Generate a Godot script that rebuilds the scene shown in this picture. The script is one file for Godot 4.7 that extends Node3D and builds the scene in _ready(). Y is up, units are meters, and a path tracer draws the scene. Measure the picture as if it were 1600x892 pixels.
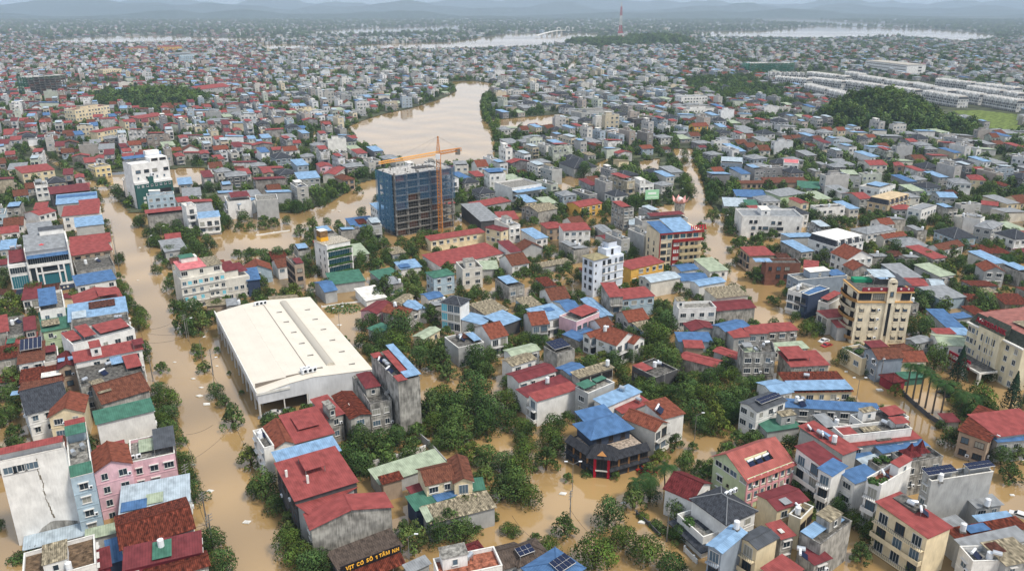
extends Node3D

func _ready() -> void:
	# camera: a drone 110 m above the flood, looking down at about twenty degrees
	var cam := Camera3D.new()
	cam.name = "camera"
	cam.fov = 39.85
	cam.near = 1.0
	cam.far = 40000.0
	add_child(cam)
	cam.position = Vector3(0, 110, 0)
	cam.rotation_degrees = Vector3(-19.60, 0, 0)
	cam.current = true
	# bright overcast sky, hazy air
	var env := Environment.new()
	env.background_mode = Environment.BG_SKY
	var sm := ProceduralSkyMaterial.new()
	sm.sky_top_color = Color(0.80, 0.84, 0.90)
	sm.sky_horizon_color = Color(0.97, 0.965, 0.96)
	sm.sky_curve = 0.2
	sm.sky_energy_multiplier = 1.02
	sm.ground_bottom_color = Color(0.6, 0.6, 0.6)
	sm.ground_horizon_color = Color(0.9, 0.92, 0.94)
	var sky := Sky.new()
	sky.sky_material = sm
	env.sky = sky
	env.tonemap_mode = Environment.TONE_MAPPER_LINEAR
	env.tonemap_exposure = 1.28
	env.fog_enabled = true
	env.fog_density = 0.00009
	env.volumetric_fog_enabled = true
	env.volumetric_fog_density = 0.0
	env.fog_light_color = Color(0.80, 0.90, 1.0)
	env.sdfgi_enabled = true
	env.ssao_enabled = true
	env.ssil_enabled = true
	var we := WorldEnvironment.new()
	we.name = "world"
	we.environment = env
	add_child(we)
	var sun := DirectionalLight3D.new()
	sun.name = "sun"
	sun.light_energy = 0.95
	sun.light_angular_distance = 10.0
	sun.light_color = Color(1.0, 0.96, 0.9)
	sun.shadow_enabled = true
	add_child(sun)
	sun.look_at_from_position(Vector3(0.55, 1.0, 0.35), Vector3.ZERO)
	make_materials()
	tex.silt = pic(256, 256, func(x, y): return 0.9 + 0.1 * sin(x * TAU / 256.0 * 2.0 + 1.5 * sin(y * TAU / 256.0)) * sin(y * TAU / 256.0 * 3.0 + sin(x * TAU / 256.0 * 2.0)))
	set_places()
	build_ground()
	build_heroes()
	build_houses()
	fill_city()
	valley_haze()
	build_trees()
	small_things()

const SINGLE := 84

func set_places() -> void:
	water_polys.append(poly([-157.5, -754.9, -152.7, -798.5, -137.4, -857.6, -115.3, -901.9, -93.4, -977.2, -82.2, -1034.5, -74.9, -1098.6, -91.5, -1231.3, -59.4, -1252.8, -27.5, -1200.3, -27.9, -1098.6, -35.4, -1034.5, -34.6, -901.9, -25.7, -798.5, -17.2, -734.7, -13.7, -647.6, -13.4, -585.7, -28, -570.7, -50.6, -561.1, -74.7, -570.7, -105.6, -623.7, -133.1, -673.2]))   # lake
	water_polys.append(poly([-157.7, -391.5, -125.6, -404, -121.4, -427.1, -106.5, -457.4, -100.1, -505.3, -90, -525.5, -80, -482.9, -71, -413.2, -79.6, -393.9, -98.1, -387.9, -102.2, -365.2, -103.3, -351.7, -119.8, -351.7, -111.9, -335.4, -127.4, -326.4, -141.8, -344.9]))   # canal
	water_polys.append(poly([-278.2, -511.2, -262.9, -501.5, -217.6, -434.3, -166.8, -349.7, -132.4, -283.8, -109.3, -264.5, -135.1, -267.6, -172.9, -330.9, -232.1, -434.3]))   # street
	water_polys.append(poly([-434.3, -697.3, -379.6, -632.4, -274, -511.2, -255.9, -482.9, -272.2, -497.6, -375, -618]))   # up
	water_polys.append(poly([-283.1, -538.3, -269.3, -551.7, -220.7, -561.1, -197.7, -505.3, -237.9, -482.9, -255.5, -492]))   # square
	water_polys.append(poly([130.3, -641.4, 147, -641.4, 127.5, -519.3, 116, -455.8, 115.4, -406.6, 106.2, -365.2, 102, -330.9, 101.4, -301.9, 105.1, -277.8, 94.2, -277.8, 95.9, -301.9, 92.1, -330.9, 93.2, -365.2, 98.5, -393.9, 72.8, -413.2, 73.7, -441.8, 101.7, -452.6, 109.8, -465.7, 120.3, -542.7]))   # right
	water_polys.append(poly([-20.8, -807.8, 56.3, -857.6, 51.6, -763.2, -8.8, -730.8]))   # ch
	water_polys.append(poly([95.7, -585.7, 112.9, -596.1, 100.1, -534, 89.1, -542.7]))   # sm1
	water_polys.append(poly([27.4, -511.2, 73, -596.1, 70.1, -547.2, 32, -482.9]))   # sm2
	water_polys.append(poly([-1609.7, -2683.3, -1571.9, -2892.7, -1508.2, -3137, -1366.4, -3204.6, -1144.3, -3010, -898.2, -2892.7, -787.7, -2544.8, -986.5, -2589.4, -1148.5, -2460.1, -1320.8, -2460.1, -1504.1, -2544.8]))   # w8
	water_polys.append(poly([-753.3, -2419.8, -675.5, -2480.8, -503, -2306.3, -389.2, -2501.8, -201.3, -2589.4, 0, -3425.8, 159.2, -3425.8, 371.5, -3425.8, 303.1, -2892.7, 211.4, -2589.4, 131.8, -2419.8, 0, -2202.8, -230.2, -2108.1, -467.1, -2138.8, -616.3, -2078.3]))   # w9
	water_polys.append(poly([-889.6, -3590.8, -778.4, -4195.7, -515.1, -4444.9, -282.5, -4878.8, -254.5, -3870, -434.5, -3506.3, -609.2, -3275.1, -786.9, -3275.1]))   # w10
	water_polys.append(poly([764.5, -3590.8, 1167.7, -3772.2, 1751.5, -4725.1, 1946.1, -4195.7, 2051.3, -4081.3, 2001.7, -3590.8, 1823, -3072.2, 1571, -2732.8, 1409.2, -2589.4, 1427.1, -2784.1, 1401.2, -3010, 1057.5, -2837.4, 898.2, -2892.7, 741, -2892.7, 720.5, -3204.6]))   # w11
	water_polys.append(poly([2276.9, -7583.7, 2854.3, -8430.7, 2436.9, -6589.4, 2378.6, -5607.4, 2335.3, -4725.1, 2101.8, -4316.7, 1910.7, -4580.7, 1834.9, -5405.7, 1751.5, -5824.6]))   # w12
	water_polys.append(poly([1474.9, -7984.9, 2594.8, -8430.7, 2069.9, -6890.7, 1326.9, -6890.7]))   # w13
	water_polys.append(poly([1248.2, -5218, 1668.1, -5405.7, 1477.8, -4725.1, 1132.3, -4580.7]))   # w14
	water_polys.append(poly([-670.7, -1220.8, -554.6, -1231.3, -528, -1166, -634.4, -1161.3]))   # tan
	water_polys.append(poly([-135.1, -267.6, -109.3, -264.5, -73.9, -202.1, -51.5, -155.8, -45.6, -133.3, -62.7, -133.3, -75.6, -158.3, -97, -202.1]))   # street2
	water_polys.append(poly([6.8, -184.4, 15.1, -179.6, 31.4, -165.7, 23.6, -153.3, 38.3, -133.3, -23.8, -133.3, 0, -146.3, 4.8, -169.1]))   # cross
	water_polys.append(poly([30.6, -160.9, 47.6, -133.3, 34.3, -133.3, 22.1, -153.3]))   # lane
	water_polys.append(poly([47.3, -198.3, 55.7, -181.1, 48.2, -170.5, 42.8, -184.4]))   # lane2
	water_polys.append(poly([94.5, -287.3, 106.3, -285.2, 107, -263.3, 109.8, -244.7, 110.3, -222.8, 114.5, -202.1, 116.4, -181.1, 122.6, -160.9, 113.6, -146.3, 114.9, -169.1, 106.2, -184.4, 100.8, -209.1, 95.6, -237, 92.1, -267.6]))   # rightst
	water_polys.append(poly([118.4, -222.8, 141.7, -237, 144, -218.4, 145.5, -198.3, 135, -181.1, 125, -184.4, 116.4, -184.4, 110.9, -202.1]))   # bankyard
	water_polys.append(poly([-83.6, -301.9, -52.2, -301.9, -45.2, -255.7, -48.9, -244.7, -72.7, -277.1]))   # pond
	water_polys.append(poly([-32.4, -225.1, -9.9, -218.4, -10.9, -198.3, -26.5, -207.9]))   # yard
	water_polys.append(poly([-192.9, -632.4, -220.8, -754.9, -218.9, -754.9, -185.7, -618]))   # alley
	water_polys.append(poly([-159.5, -618, -183.7, -734.7, -181.4, -734.7, -155, -618]))   # al2
	water_polys.append(poly([89.8, -1426.8, 131.7, -1733.6, 138.5, -1733.6, 108.9, -1426.8]))   # road2
	grove_polys.append(poly([164.3, -357.4, 184.2, -362.7, 198.8, -352.2, 217.8, -368.2, 227.8, -368.2, 242.3, -357.4, 208.9, -302.8, 191.5, -306.8, 171.7, -306.8, 167.5, -319.2, 158.5, -328.1, 158.2, -337.3]))   # forest
	grove_polys.append(poly([163, -429.7, 167.4, -415.4, 189.3, -415.4, 179.4, -391.7, 155, -388]))   # g2
	grove_polys.append(poly([201.9, -432.7, 218.3, -425.3, 228.9, -404.6, 232.8, -398.1, 217.8, -368.2, 202.8, -385.6, 192.7, -411.3]))   # g3
	grove_polys.append(poly([-535.9, -1006.3, -554.8, -1102.7, -498, -1102.7, -422.8, -1044.4, -375.1, -937.5, -380.9, -849.9, -448.5, -906.5]))   # lefthill
	grove_polys.append(poly([-32, -1006.3, -20, -1006.3, -5.9, -734.3, -12.5, -615.2, -20.9, -678.3, -30.4, -754.9]))   # bank
	grove_polys.append(poly([259, -1262.8, 389.1, -1335, 371.2, -1129.6, 332.5, -937.5, 256, -1006.3]))   # rt
	grove_polys.append(poly([-187.2, -383.2, -181.3, -402, -164.6, -391.7, -145.6, -368.2, -140.5, -352.2, -141.3, -330.8, -159, -332.6]))   # island
	bare_polys.append(poly([473.6, -860.7, 505.6, -866.2, 528.3, -824.1, 461.2, -714.7, 440.7, -734.3]))   # field
	bare_polys.append(poly([431.4, -1387.8, 556.6, -1444.9, 688.4, -1085.4, 528.3, -824.1, 449, -824.1, 396, -937.5, 395.8, -1085.4]))   # terr
	wild_polys.append(poly([-29.7, -204.2, 11.1, -204.2, 16.7, -179.3, 8.6, -149.1, -23.8, -156.5]))
	wild_polys.append(poly([48.8, -216.7, 80.2, -230.6, 70.8, -192.9, 58.3, -179.3, 43.9, -182.6]))
	wild_polys.append(poly([46.4, -140.1, 69.1, -142.3, 77.1, -129.7, 43.7, -129.7]))
	wild_polys.append(poly([-75.8, -206.2, -56.6, -212.4, -52.3, -189.3, -66.6, -179.3]))
	wild_polys.append(poly([30.8, -179.3, 55, -179.3, 49.2, -156.5, 28.7, -149.1]))
	tree_lines.append([-154.8, -742.4, -135.2, -844.6, -92.1, -963.9, -74, -1060.4])
	tree_lines.append([-123.9, -636, -99.3, -585, -71.5, -545.8])
	tree_lines.append([-34.4, -1006.3, -32, -849.9, -20.7, -734.3, -13.7, -678.3])
	tree_lines.append([111.4, -1415.8, 125.2, -1129.6, 136.4, -924.9, 139.7, -754.9, 135.3, -636])
	tree_lines.append([143, -601.1, 128.6, -507.1, 124.5, -469.8])
	tree_lines.append([125.6, -587.6, 127.4, -545.8])
	tree_lines.append([405.6, -1286, 375.9, -1006.3])
	tree_lines.append([-1262, -2021.6, -1189.1, -2279.1, -1014.1, -2610.1])
	tree_lines.append([0, -2080.5, 177.5, -2279.1, 352.5, -2518.8])
	tree_lines.append([229.3, -2813.8, 264.4, -2518.8])
	terraces.append([397, -1257.4, 450.8, -1247.9])
	terraces.append([386.4, -1179.3, 417.6, -1133.2])
	terraces.append([389.1, -1059.7, 397, -919.7])
	terraces.append([462, -1257.4, 490.2, -1179.3])
	terraces.append([429.5, -1159.9, 456.3, -1095.3])
	terraces.append([461.3, -1107.6, 497.9, -985])
	terraces.append([517, -1196.5, 531.2, -1071.3])
	terraces.append([539.1, -1083.2, 533.7, -975.1])
	terraces.append([542.2, -995, 554.7, -870.1])
	terraces.append([602.5, -1141.1, 637.5, -1005.3])
	terraces.append([590.3, -1037.3, 599.3, -943])
	terraces.append([503.2, -975.1, 512.4, -902.6])
	terraces.append([524.3, -1263.8, 528.1, -1217.1])
	mounds.append([358.6, -777.3, 58.8, 62, 27.8])
	mounds.append([402.8, -753.1, 36.4, 40, 4.2])
	mounds.append([-426.9, -958.7, 65, 60, 10.5])
	mounds.append([428.8, -2455.5, 114.6, 150, 18.9])
	mounds.append([265.4, -2383.3, 111.3, 150, 9.1])

func build_heroes() -> void:
	warehouse(-73.1, -235.4, 28.6, 33.7, 70.1, 7.6)
	cream_hotel(126.2, -255.5, -0, 18.4, 13, 18.8)
	bank_building(159.3, -226.2, -77.7, 21.5, 20, 14)
	office_building(-191.8, -310.3, 31.1, 14.8, 17.8, 17.5)
	green_tower(-210.5, -449.9, 43.6, 21, 15, 25.7)
	planted_tower(-76.5, -322.9, 39.2, 11.9, 11.6, 15)
	banner_hotel(72.7, -340.5, 14.9, 20.2, 14, 16.2)
	white_tower(36.7, -301.7, 34.4, 15.7, 6.9, 15.6)
	pink_apartment_block(57.3, -162.2, 29.4, 14.6, 11, 8.5)
	courtyard_restaurant(14.2, -176.2, 20.4, -167.7, 23.7, -167.1, 34.3, -172.3, 14)
	white_apartment(-118.6, -293.8, 34.5, 25.8, 13, 12.2)
	white_block(129.9, -387.5, -2.4, 29.7, 16, 10.4)
	frame_tower("netted_frame", "concrete frame under construction wrapped in blue netting", -49.7, -399.3, 36.3, 33.9, 18.1, 31.3, 9, Color(0.25, 0.43, 0.58), 0.5, 1.0)
	tower_crane(-36.7, -390.9, 39.5, -25.3, 26.2, 36.4, 15.1)
	lotus_tower(91.5, -418.7)
	billboard(80, -440.3, 14)
	exhibition_hall(657.7, -1400.8, -80.1, 116.7, 34, 17)
	frame_tower("concrete_frame", "bare dark concrete frame with green netting on its side", -612.1, -1054.3, 55.2, 47, 28, 23.8, 8, Color(0.12, 0.4, 0.3), 0.85, 0.0)
	frame_tower("green_netted_frame", "low far building site wrapped in bright green netting", 447, -1420.7, 9.8, 80.7, 30, 15.9, 5, Color(0.1, 0.5, 0.36), 0.1, 1.0)
	bridge(88.7, -3010, 269.7, -3590.8)
	sign_shop(-28.6, -131.7, 32.1, 12.9)
	radio_mast(358.8, -2732.8, 113.9)

func house_data() -> void:
	H(-101.8, -145.3, 27.4, 12, 2.8, 20, "wh", "F:dc", "u---", "P:rd:-.02,.0,1.0,.95:2.4;K:crack", "tall white blank-walled house with dark crack stain and red sheet roof", "house")
	H(-98.4, -155.7, 30.3, 4.3, 25.2, 14.5, "lb", "F:cc", "w-w-", "P:gn:0,.0,1,.18:1;P:gn:0,.62,1,.8:3;P:rd:0,.82,1,1:2;T:.25,.42;T:.7,.5", "narrow pale blue tube house wedged between the white and pink houses", "house")
	H(-91.8, -156.1, 31.2, 7.5, 9.1, 12.6, "pk", "B:tc", "www-", "", "pink gabled house with orange tiled roof", "house")
	H(-86.4, -164.7, 25.3, 9.6, 10.9, 9.5, "pk", "F:cc", "w-wo", "P:dk:.55,.1,1.05,.95:2.2;P:pg:.2,.35,.6,.9:.8;X:.05,.25", "pink flat-topped rear wing with grey sheet canopy", "house")
	H(-79.6, -149.8, 21.5, 13.6, 9.7, 7, "lb", "S:pb", "w--w", "P:bl:0,.0,.38,.36:.12;P:pg:.36,.1,.62,.5:.14", "low shed with pale teal sheet roof and blue patch", "shed")
	H(-74.6, -138, 29.8, 13.5, 12.1, 8.5, "st", "A:rs", "w--w", "", "rust-brown ridged roof house by the wide flooded street", "house")
	H(-68.6, -128.2, 22.2, 13.5, 6, 9, "mr", "S:mr", "w--w", "P:gn:.36,.0,.62,.9:.4;T:.48,.6", "maroon-roofed house with bright green roof deck", "house")
	H(-64.7, -124.8, 27.9, 10.8, 4.4, 8, "st", "A:rs", "w---", "", "rusty brown roof at the very bottom below the green deck", "house")
	H(-89.2, -128, 28.1, 12.5, 10.2, 6.5, "wh", "F:bd", "w--w", "H:.3,.15,.62,.75:tn;T:.63,.1", "flat white-parapet house with tan stair box", "house")
	H(-83.3, -130.2, 29.1, 4.2, 5.7, 5, "mr", "S:mr", "w---", "", "small maroon sheet roof beside the tan stair box", "shed")
	H(-82.1, -134.4, 29.9, 2.1, 7.1, 4, "nv", "S:bl", "----", "", "narrow blue sheet shed in the alley", "shed")
	H(-99, -142.3, 26.2, 11.1, 3.9, 1.6, "gy", "S:pb", "----", "", "pale blue lean-to at the foot of the blank white wall", "shed")
	H(-88.4, -142.2, 25, 6, 2.8, 3, "gy", "S:pg", "----", "", "low olive lean-to below the pale blue house", "shed")
	H(-102.4, -184.3, 32, 13.4, 6.6, 9, "wh", "S:gn", "---w", "", "white-walled house with dark green sheet roof", "house")
	H(-111.1, -199.6, 42.4, 12.2, 12.3, 8, "st", "A:bt", "---w", "P:tn:.0,.2,.28,.95:.5", "brown tiled house with pale lean-to behind street trees", "house")
	H(-118.5, -209.7, 32.6, 16.6, 19.7, 9, "st", "F:dc", "w--w", "P:rd:.75,.25,1,.7:1.2;P:lb:.55,.55,.75,.8:1;S:.4,.35;T:.5,.6;T:.08,.2", "stained flat concrete roof with small red canopy", "house")
	H(-122.7, -218.2, 32.2, 18, 7, 11, "wh", "S:rd", "w--w", "H:.25,.2,.4,.9:rd;P:mr:.88,.0,1.05,.6:1.5", "white house with red sheet roof and red roof box", "house")
	H(-131.1, -229.6, 44.1, 18.1, 12, 12, "wh", "F:gy", "w--w", "P:rd:0,.3,.2,1:.8;P:rd:.22,.2,.42,1:1.4;P:rd:.5,.3,1,1:.8", "white house with row of upper windows and split red roofs", "house")
	H(-137.6, -243.6, 27.2, 17, 9.2, 10, "st", "F:dc", "w--w", "T:.8,.5;T:.85,.5", "stained flat concrete house north of the split red roofs", "house")
	H(-144.2, -255, 27.9, 17.6, 14.8, 10, "st", "S:lb", "w--w", "P:bn:.35,.5,.82,.95:.5;P:pb:.05,.0,.3,.45:.4", "light blue sheet roof with brown ridge piece", "house")
	H(-154.2, -273.9, 33.1, 15.3, 12.2, 8, "bn", "B:rd", "w--w", "P:rd:.5,-.1,.95,.5:1.5", "red tiled cluster of gables beside the street", "house")
	H(-163, -260.2, 30.9, 7.5, 21, 11, "wh", "F:cc", "w--w", "P:bl:0,.15,.75,.7:1.6;P:bl:0,.72,.75,1:2", "white house with tall blue sheet canopies", "house")
	H(-156.7, -249.9, 32.1, 8.1, 16.8, 8, "lg", "S:gn", "w--w", "P:tn:0,.1,.65,.45:.6", "pale green house with green and beige roof bands", "house")
	H(-174.9, -248.7, 32.8, 3.9, 14.3, 7, "st", "S:rd", "----", "", "red sheet roof at the left picture edge", "house")
	H(-163.8, -247.2, 30.8, 2.9, 11, 8, "st", "S:mr", "w---", "", "small maroon roof among grey sheds", "house")
	H(-170.1, -249.3, 30.4, 5, 18.8, 6, "st", "F:dc", "w---", "", "soot-stained flat roof west of small maroon roof", "house")
	H(-163.6, -241.2, 25.7, 8.3, 6.9, 5, "st", "S:rd", "w---", "P:gn:0,0,.3,.6:.3", "low red roof with green strip", "house")
	H(-149.3, -223.2, 28.2, 6.6, 13.6, 8, "wh", "S:bt", "w---", "P:pv:.05,.5,.95,1:1.2", "white house with brown tiles and rooftop solar panels behind", "house")
	H(-143.4, -223.1, 30.3, 3.9, 12.2, 7, "ow", "F:cc", "w---", "P:mr:.1,.6,.9,1:1.2", "small house with maroon canopy and white terrace", "house")
	H(-135.7, -218.1, 29, 4.6, 10.6, 8, "bn", "B:mt", "w---", "P:lb:0,.3,1,.55:.4", "maroon gabled house with light blue awning", "house")
	H(-140.8, -213, 26.8, 10.5, 8.5, 6, "ow", "S:rs", "w---", "P:wh:.5,0,1,.4:.3", "rusty roof with white strip in the second row", "house")
	H(-135.4, -203.7, 20.3, 10.3, 5.2, 7, "ow", "S:bt", "w---", "P:lb:-.2,-.3,.6,.2:-.2", "long narrow brown tiled roof in the second row", "house")
	H(-127.9, -191.9, 37.3, 9.6, 14.4, 9, "wh", "A:sl", "ww--", "", "white house with dark slate gable roof", "house")
	H(-118.8, -187.6, 21.3, 8, 9.8, 9, "cr", "B:tc", "ww--", "", "cream house with bright orange tiled gable", "house")
	H(-61.2, -169.6, 32.5, 2.4, 9.8, 9, "wh", "F:dc", "-w--", "", "white side wing of the orange gable house by the wide street", "house")
	H(-58.3, -174.2, 26.5, 6.2, 12.1, 8, "wh", "B:tc", "w---", "", "white gable-end house with faded orange tiles", "house")
	H(-52.7, -177.8, 30.9, 9.4, 13.7, 8.5, "gy", "S:rd", "o--w", "P:rd:.2,.3,.8,.8:.6", "red roofed house with dark open top floor", "house")
	H(-49.3, -164.4, 30.1, 14.2, 6.2, 9, "cr", "S:lb", "w---", "", "long light blue sheet roof beside the big red roof", "house")
	H(-44.4, -153.4, 31.2, 13.7, 14.8, 10, "dg", "S:rd", "-w--", "P:rd:.32,.45,.65,.85:1.6;V:.3,.3;V:.05,.6", "broad flat red roof with raised red hatch", "house")
	H(-40.6, -147.1, 49.4, 12.4, 3.9, 8.5, "gy", "S:rd", "----", "", "red valley roof between the two large red roofs", "house")
	H(-35, -142.5, 26.1, 17.2, 5.5, 8.2, "st", "B:rd", "-w--", "K:blank", "red gable house with mottled grey blank gable wall", "house")
	H(-30.3, -134.7, 33.8, 13.5, 5.7, 4, "dg", "S:gt", "---", "", "brown tiled awning roof above the black restaurant sign", "shop")
	H(-25.4, -165.8, 32, 17.1, 6.1, 4, "gy", "S:pg", "---", "", "long pale green sheet roof beside flooded yard", "shed")
	H(-28.6, -159.4, 27.7, 4.5, 2.4, 5, "bn", "S:rs", "---", "", "rust-patched tin hut against the pale green roof", "shed")
	H(-17.6, -156.1, 23.4, 6.5, 6.8, 8.5, "cr", "A:bt", "w--", "", "cream villa with steep brown tiled roof", "house")
	H(-12, -157.7, 11.7, 4.1, 9.8, 8.5, "cr", "B:bt", "b--w", "", "arched loggia wing of the cream villa", "house")
	H(-18, -151.8, 30.3, 10.2, 5, 5, "nv", "S:gn", "----", "P:bl:.5,0,1,1:.1", "green and blue sheet roof below the cream villa", "shed")
	H(-21.7, -154.7, 32.2, 3.4, 3, 5, "bn", "S:mr", "----", "", "small maroon roof beside the cream villa", "shed")
	H(-11.8, -147.9, 23.2, 14.9, 5.5, 5, "gy", "S:tn", "---", "P:pg:-.06,0,.06,1:.2", "beige ribbed roof over an open yard", "shed")
	H(-8.4, -156.7, 11, 3.1, 3.9, 5, "lg", "S:gn", "---", "", "small teal roof east of the cream villa", "shed")
	H(-9.6, -129.5, 28.5, 7, 2.3, 8, "wh", "H:mt", "----", "", "maroon pyramid roof near the bottom edge", "house")
	H(-8.4, -122.6, 17.6, 12, 5.8, 10, "wh", "F:rdk", "w---", "H:.1,.5,.5,1:cc;T:.55,.7;X:.3,.6", "white parapet roof terrace with red floor at bottom edge", "house")
	H(-1.8, -129.1, 21.5, 6.7, 6.3, 7, "gy", "A:gt", "w---", "", "grey-brown tiled house at the bottom edge", "house")
	H(-19.4, -132, 36.4, 4.5, 2, 2.5, "gy", "S:gy", "----", "", "low grey sheet canopy near the bottom edge", "shed")
	H(2.9, -130.2, 29.8, 6.9, 5.4, 7, "gy", "H:gt", "w---", "P:pv:.1,.1,.6,.5:1", "brown tiled house with roof skylight frame at bottom edge", "house")
	H(8, -124.3, 42.4, 8.5, 7.6, 8, "gy", "H:bl", "w---", "P:pv:.35,.1,.85,.5:.9", "blue hipped roof with dark solar panels at bottom edge", "house")
	H(40.1, -153.5, 48.6, 8.5, 6.8, 7, "wh", "B:mt", "w-w-", "", "maroon tiled villa with long gable roof", "house")
	H(45.6, -143.9, 31.1, 8.7, 10.1, 8.5, "wh", "H:sl", "w-w-", "X:.85,.6", "white villa with dark slate hipped roof", "house")
	H(40.9, -142.5, 25.6, 6.3, 8.8, 4.5, "wh", "F:cc", "w-w-", "Q:hip;G:.3,.6", "planted terrace block with slate eaves in front of the slate villa", "house")
	H(42.4, -129.4, 44.2, 8.5, 2.9, 11, "gb", "A:lb", "-b--", "T:.9,.5", "narrow grey house with arched light blue roof", "house")
	H(49.4, -131.1, 33.9, 6, 3.9, 10, "cr", "A:dk", "-b--", "", "narrow cream house with dark gable and balconies", "house")
	H(71.5, -160, 24.9, 5.3, 8.1, 11, "wh", "S:mr", "-b--", "", "white terrace houses with maroon roof and blue awnings", "terrace house")
	H(72.9, -154.5, 39.3, 6, 3, 11, "wh", "S:bl", "-b--", "", "narrow white balcony house with blue roof", "house")
	H(79.5, -154.9, 26.5, 7.4, 3.8, 9, "wh", "S:bl", "-w--", "", "low blue roofed house with blue window awnings", "house")
	H(78.1, -170.5, 29.2, 5, 13.1, 9, "gy", "S:rd", "---", "P:lb:.4,.5,.75,1:.2;T:.2,.6;T:.3,.3;S:.3,.5;S:.25,.8", "long red roof with several water tanks", "house")
	H(83.4, -149.8, 35.2, 11.9, 3.4, 12, "wh", "F:rdk", "-b--", "H:.55,.05,1,.6:rd;G:.1,.5;S:.4,.5", "white house with planted balconies and red stair-head roof", "house")
	H(83, -137.3, 27.5, 7.1, 11.8, 10.5, "cr", "S:rd", "-b--", "P:dc:.55,.5,1.0,.95:.7;T:.7,.65;T:.8,.65;S:.75,.4", "cream balcony house with broad red sheet roof and steel tanks", "house")
	H(98.5, -149.6, 13.4, 16, 2.7, 12, "gy", "F:cc", "-w-w", "P:pv:-.05,.1,.42,.95:2.2;P:pv:.6,.05,1.02,.8:2.2;T:.15,.1", "tall pale grey house with two raised solar arrays", "house")
	H(104.8, -143.7, 10.9, 7.9, 2.7, 5, "gy", "S:lb", "----", "", "light blue sheet roof right of the grey solar house", "shed")
	H(94.7, -142, 21.5, 5.3, 3.1, 5, "gy", "S:gy", "----", "", "small grey sheet roof south of the grey solar house", "shed")
	H(100.7, -139.6, 14.1, 17.4, 3.1, 5.5, "gy", "S:rs", "----", "P:bl:.2,.2,.5,.95:.5;T:.15,.6", "rusty roof with loose blue sheet", "shed")
	H(99.4, -135.4, 16.4, 15.4, 3.4, 6, "gy", "S:gy", "w---", "", "wide grey sheet roof at right bottom", "house")
	H(99.5, -130.3, 13.3, 7.2, 5.9, 7, "gy", "S:tn", "w---", "P:bn:.0,.5,.4,1:.2;T:-.1,.3", "beige and brown roof at right bottom corner", "house")
	H(94, -130.2, 2.1, 6.4, 4.6, 6, "wh", "F:cc", "-w--", "S:.3,.4;T:.6,.2", "white flat-roofed house at right bottom", "house")
	H(105.1, -148.7, 11, 6.2, 2.9, 6, "gy", "S:gy", "w---", "T:.3,-.2", "grey-blue roof against the solar house wall", "shed")
	H(59.6, -147.6, 25.2, 8.5, 6, 8, "cr", "A:mr", "w---", "P:gy:.25,.0,.5,.4:.15", "cream house with maroon gable below the pink facade", "house")
	H(62.2, -143, 46, 6.2, 2.6, 7, "cr", "F:tn", "o---", "", "small cream terrace box with white rails", "house")
	H(54.9, -134.6, 21.4, 3.1, 4.2, 9, "st", "S:rd", "w---", "P:wh:.2,.2,.5,.5:.3", "red roofed grey house at lower edge", "house")
	H(64.1, -134.6, 39, 11.8, 4.6, 9, "st", "F:dc", "---", "P:lb:.0,.4,.45,1:1;H:.45,.3,.85,.95:tn;P:lb:.75,.3,1,1:.5", "weathered grey block with blue sheets and beige stair box", "house")
	H(60.2, -129.6, 25.4, 4.1, 4.1, 7, "st", "S:mr", "w---", "T:-.1,.8;S:-.2,.5", "small maroon roof below the weathered block", "house")
	H(51.9, -124, 36.9, 6.1, 4.2, 8, "st", "S:rd", "w---", "", "red roof at lower edge beside water tanks", "house")
	H(90.8, -174.6, 11, 19.1, 4.6, 9, "wh", "F:dc", "-w-o", "P:rd:.78,.2,1,.9:2;P:rd:0,.1,.25,1:.3;P:tn:.35,.3,.6,.8:.4;T:.73,.8", "long white flat-roofed house with red end canopies", "house")
	H(93, -173.3, 12.1, 18.9, 3.4, 7.5, "gy", "S:rd", "w---", "P:dc:.38,.1,.6,.9:.2", "long red roof in front of the white flat house", "house")
	H(97, -172, 13.9, 13, 4.3, 6.5, "gy", "S:bl", "w--", "", "long blue roof beside the pagoda roofs", "house")
	H(86.9, -169.1, 14.4, 4.6, 2.8, 5, "gy", "S:bl", "---", "", "small deep blue deck roof", "shed")
	H(88.8, -167.3, 23.6, 7.5, 2.6, 5, "gy", "S:pb", "---", "", "pale grey lean-to beside the pagoda terrace", "shed")
	H(96.5, -162.9, 15.7, 10.7, 4.8, 8.5, "st", "F:dc", "w-w-", "Y:.3,.5,3.6;Y:.62,.6,3", "stained terrace with two small maroon pagoda roofs", "house")
	H(88.1, -162.2, 24.3, 5.3, 3.5, 7, "st", "F:dc", "w---", "G:.7,.6", "dark stained flat roof with potted shrubs", "house")
	H(129.8, -181.6, 12, 15.4, 9.9, 7, "gy", "S:rd", "w---", "", "red and blue roof at right edge past the palms", "house")
	H(129.6, -179.2, 7.5, 14.3, 7.9, 6, "gy", "S:bl", "w-w-", "", "blue awning house at right edge", "house")
	H(123.3, -181.5, 46.1, 18.1, 6.7, 7, "bn", "S:rs", "ww--", "", "brown balcony house on the far bank", "house")
	H(-32.4, -197.2, 30.3, 6.2, 20, 15.5, "st", "F:dc", "---", "P:lb:.35,.0,1.08,.18:1.6;P:lb:.72,.15,1.1,1:1.6;P:rd:.38,.2,.75,.88:1.3;P:rd:-.05,-.03,.4,.14:1.3;P:rd:-.05,.85,.4,1:1;S:.15,.4;S:.2,.75;T:.25,.55;T:.25,.65", "tall grey stained concrete tower house with red and blue roof sheets", "house")
	H(-39.2, -196.7, 25.4, 5.9, 18.8, 9, "st", "F:dc", "w-w-", "H:.1,.3,.75,.8:hm;T:1.0,.2", "stained grey house with small maroon hipped roof box", "house")
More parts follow.
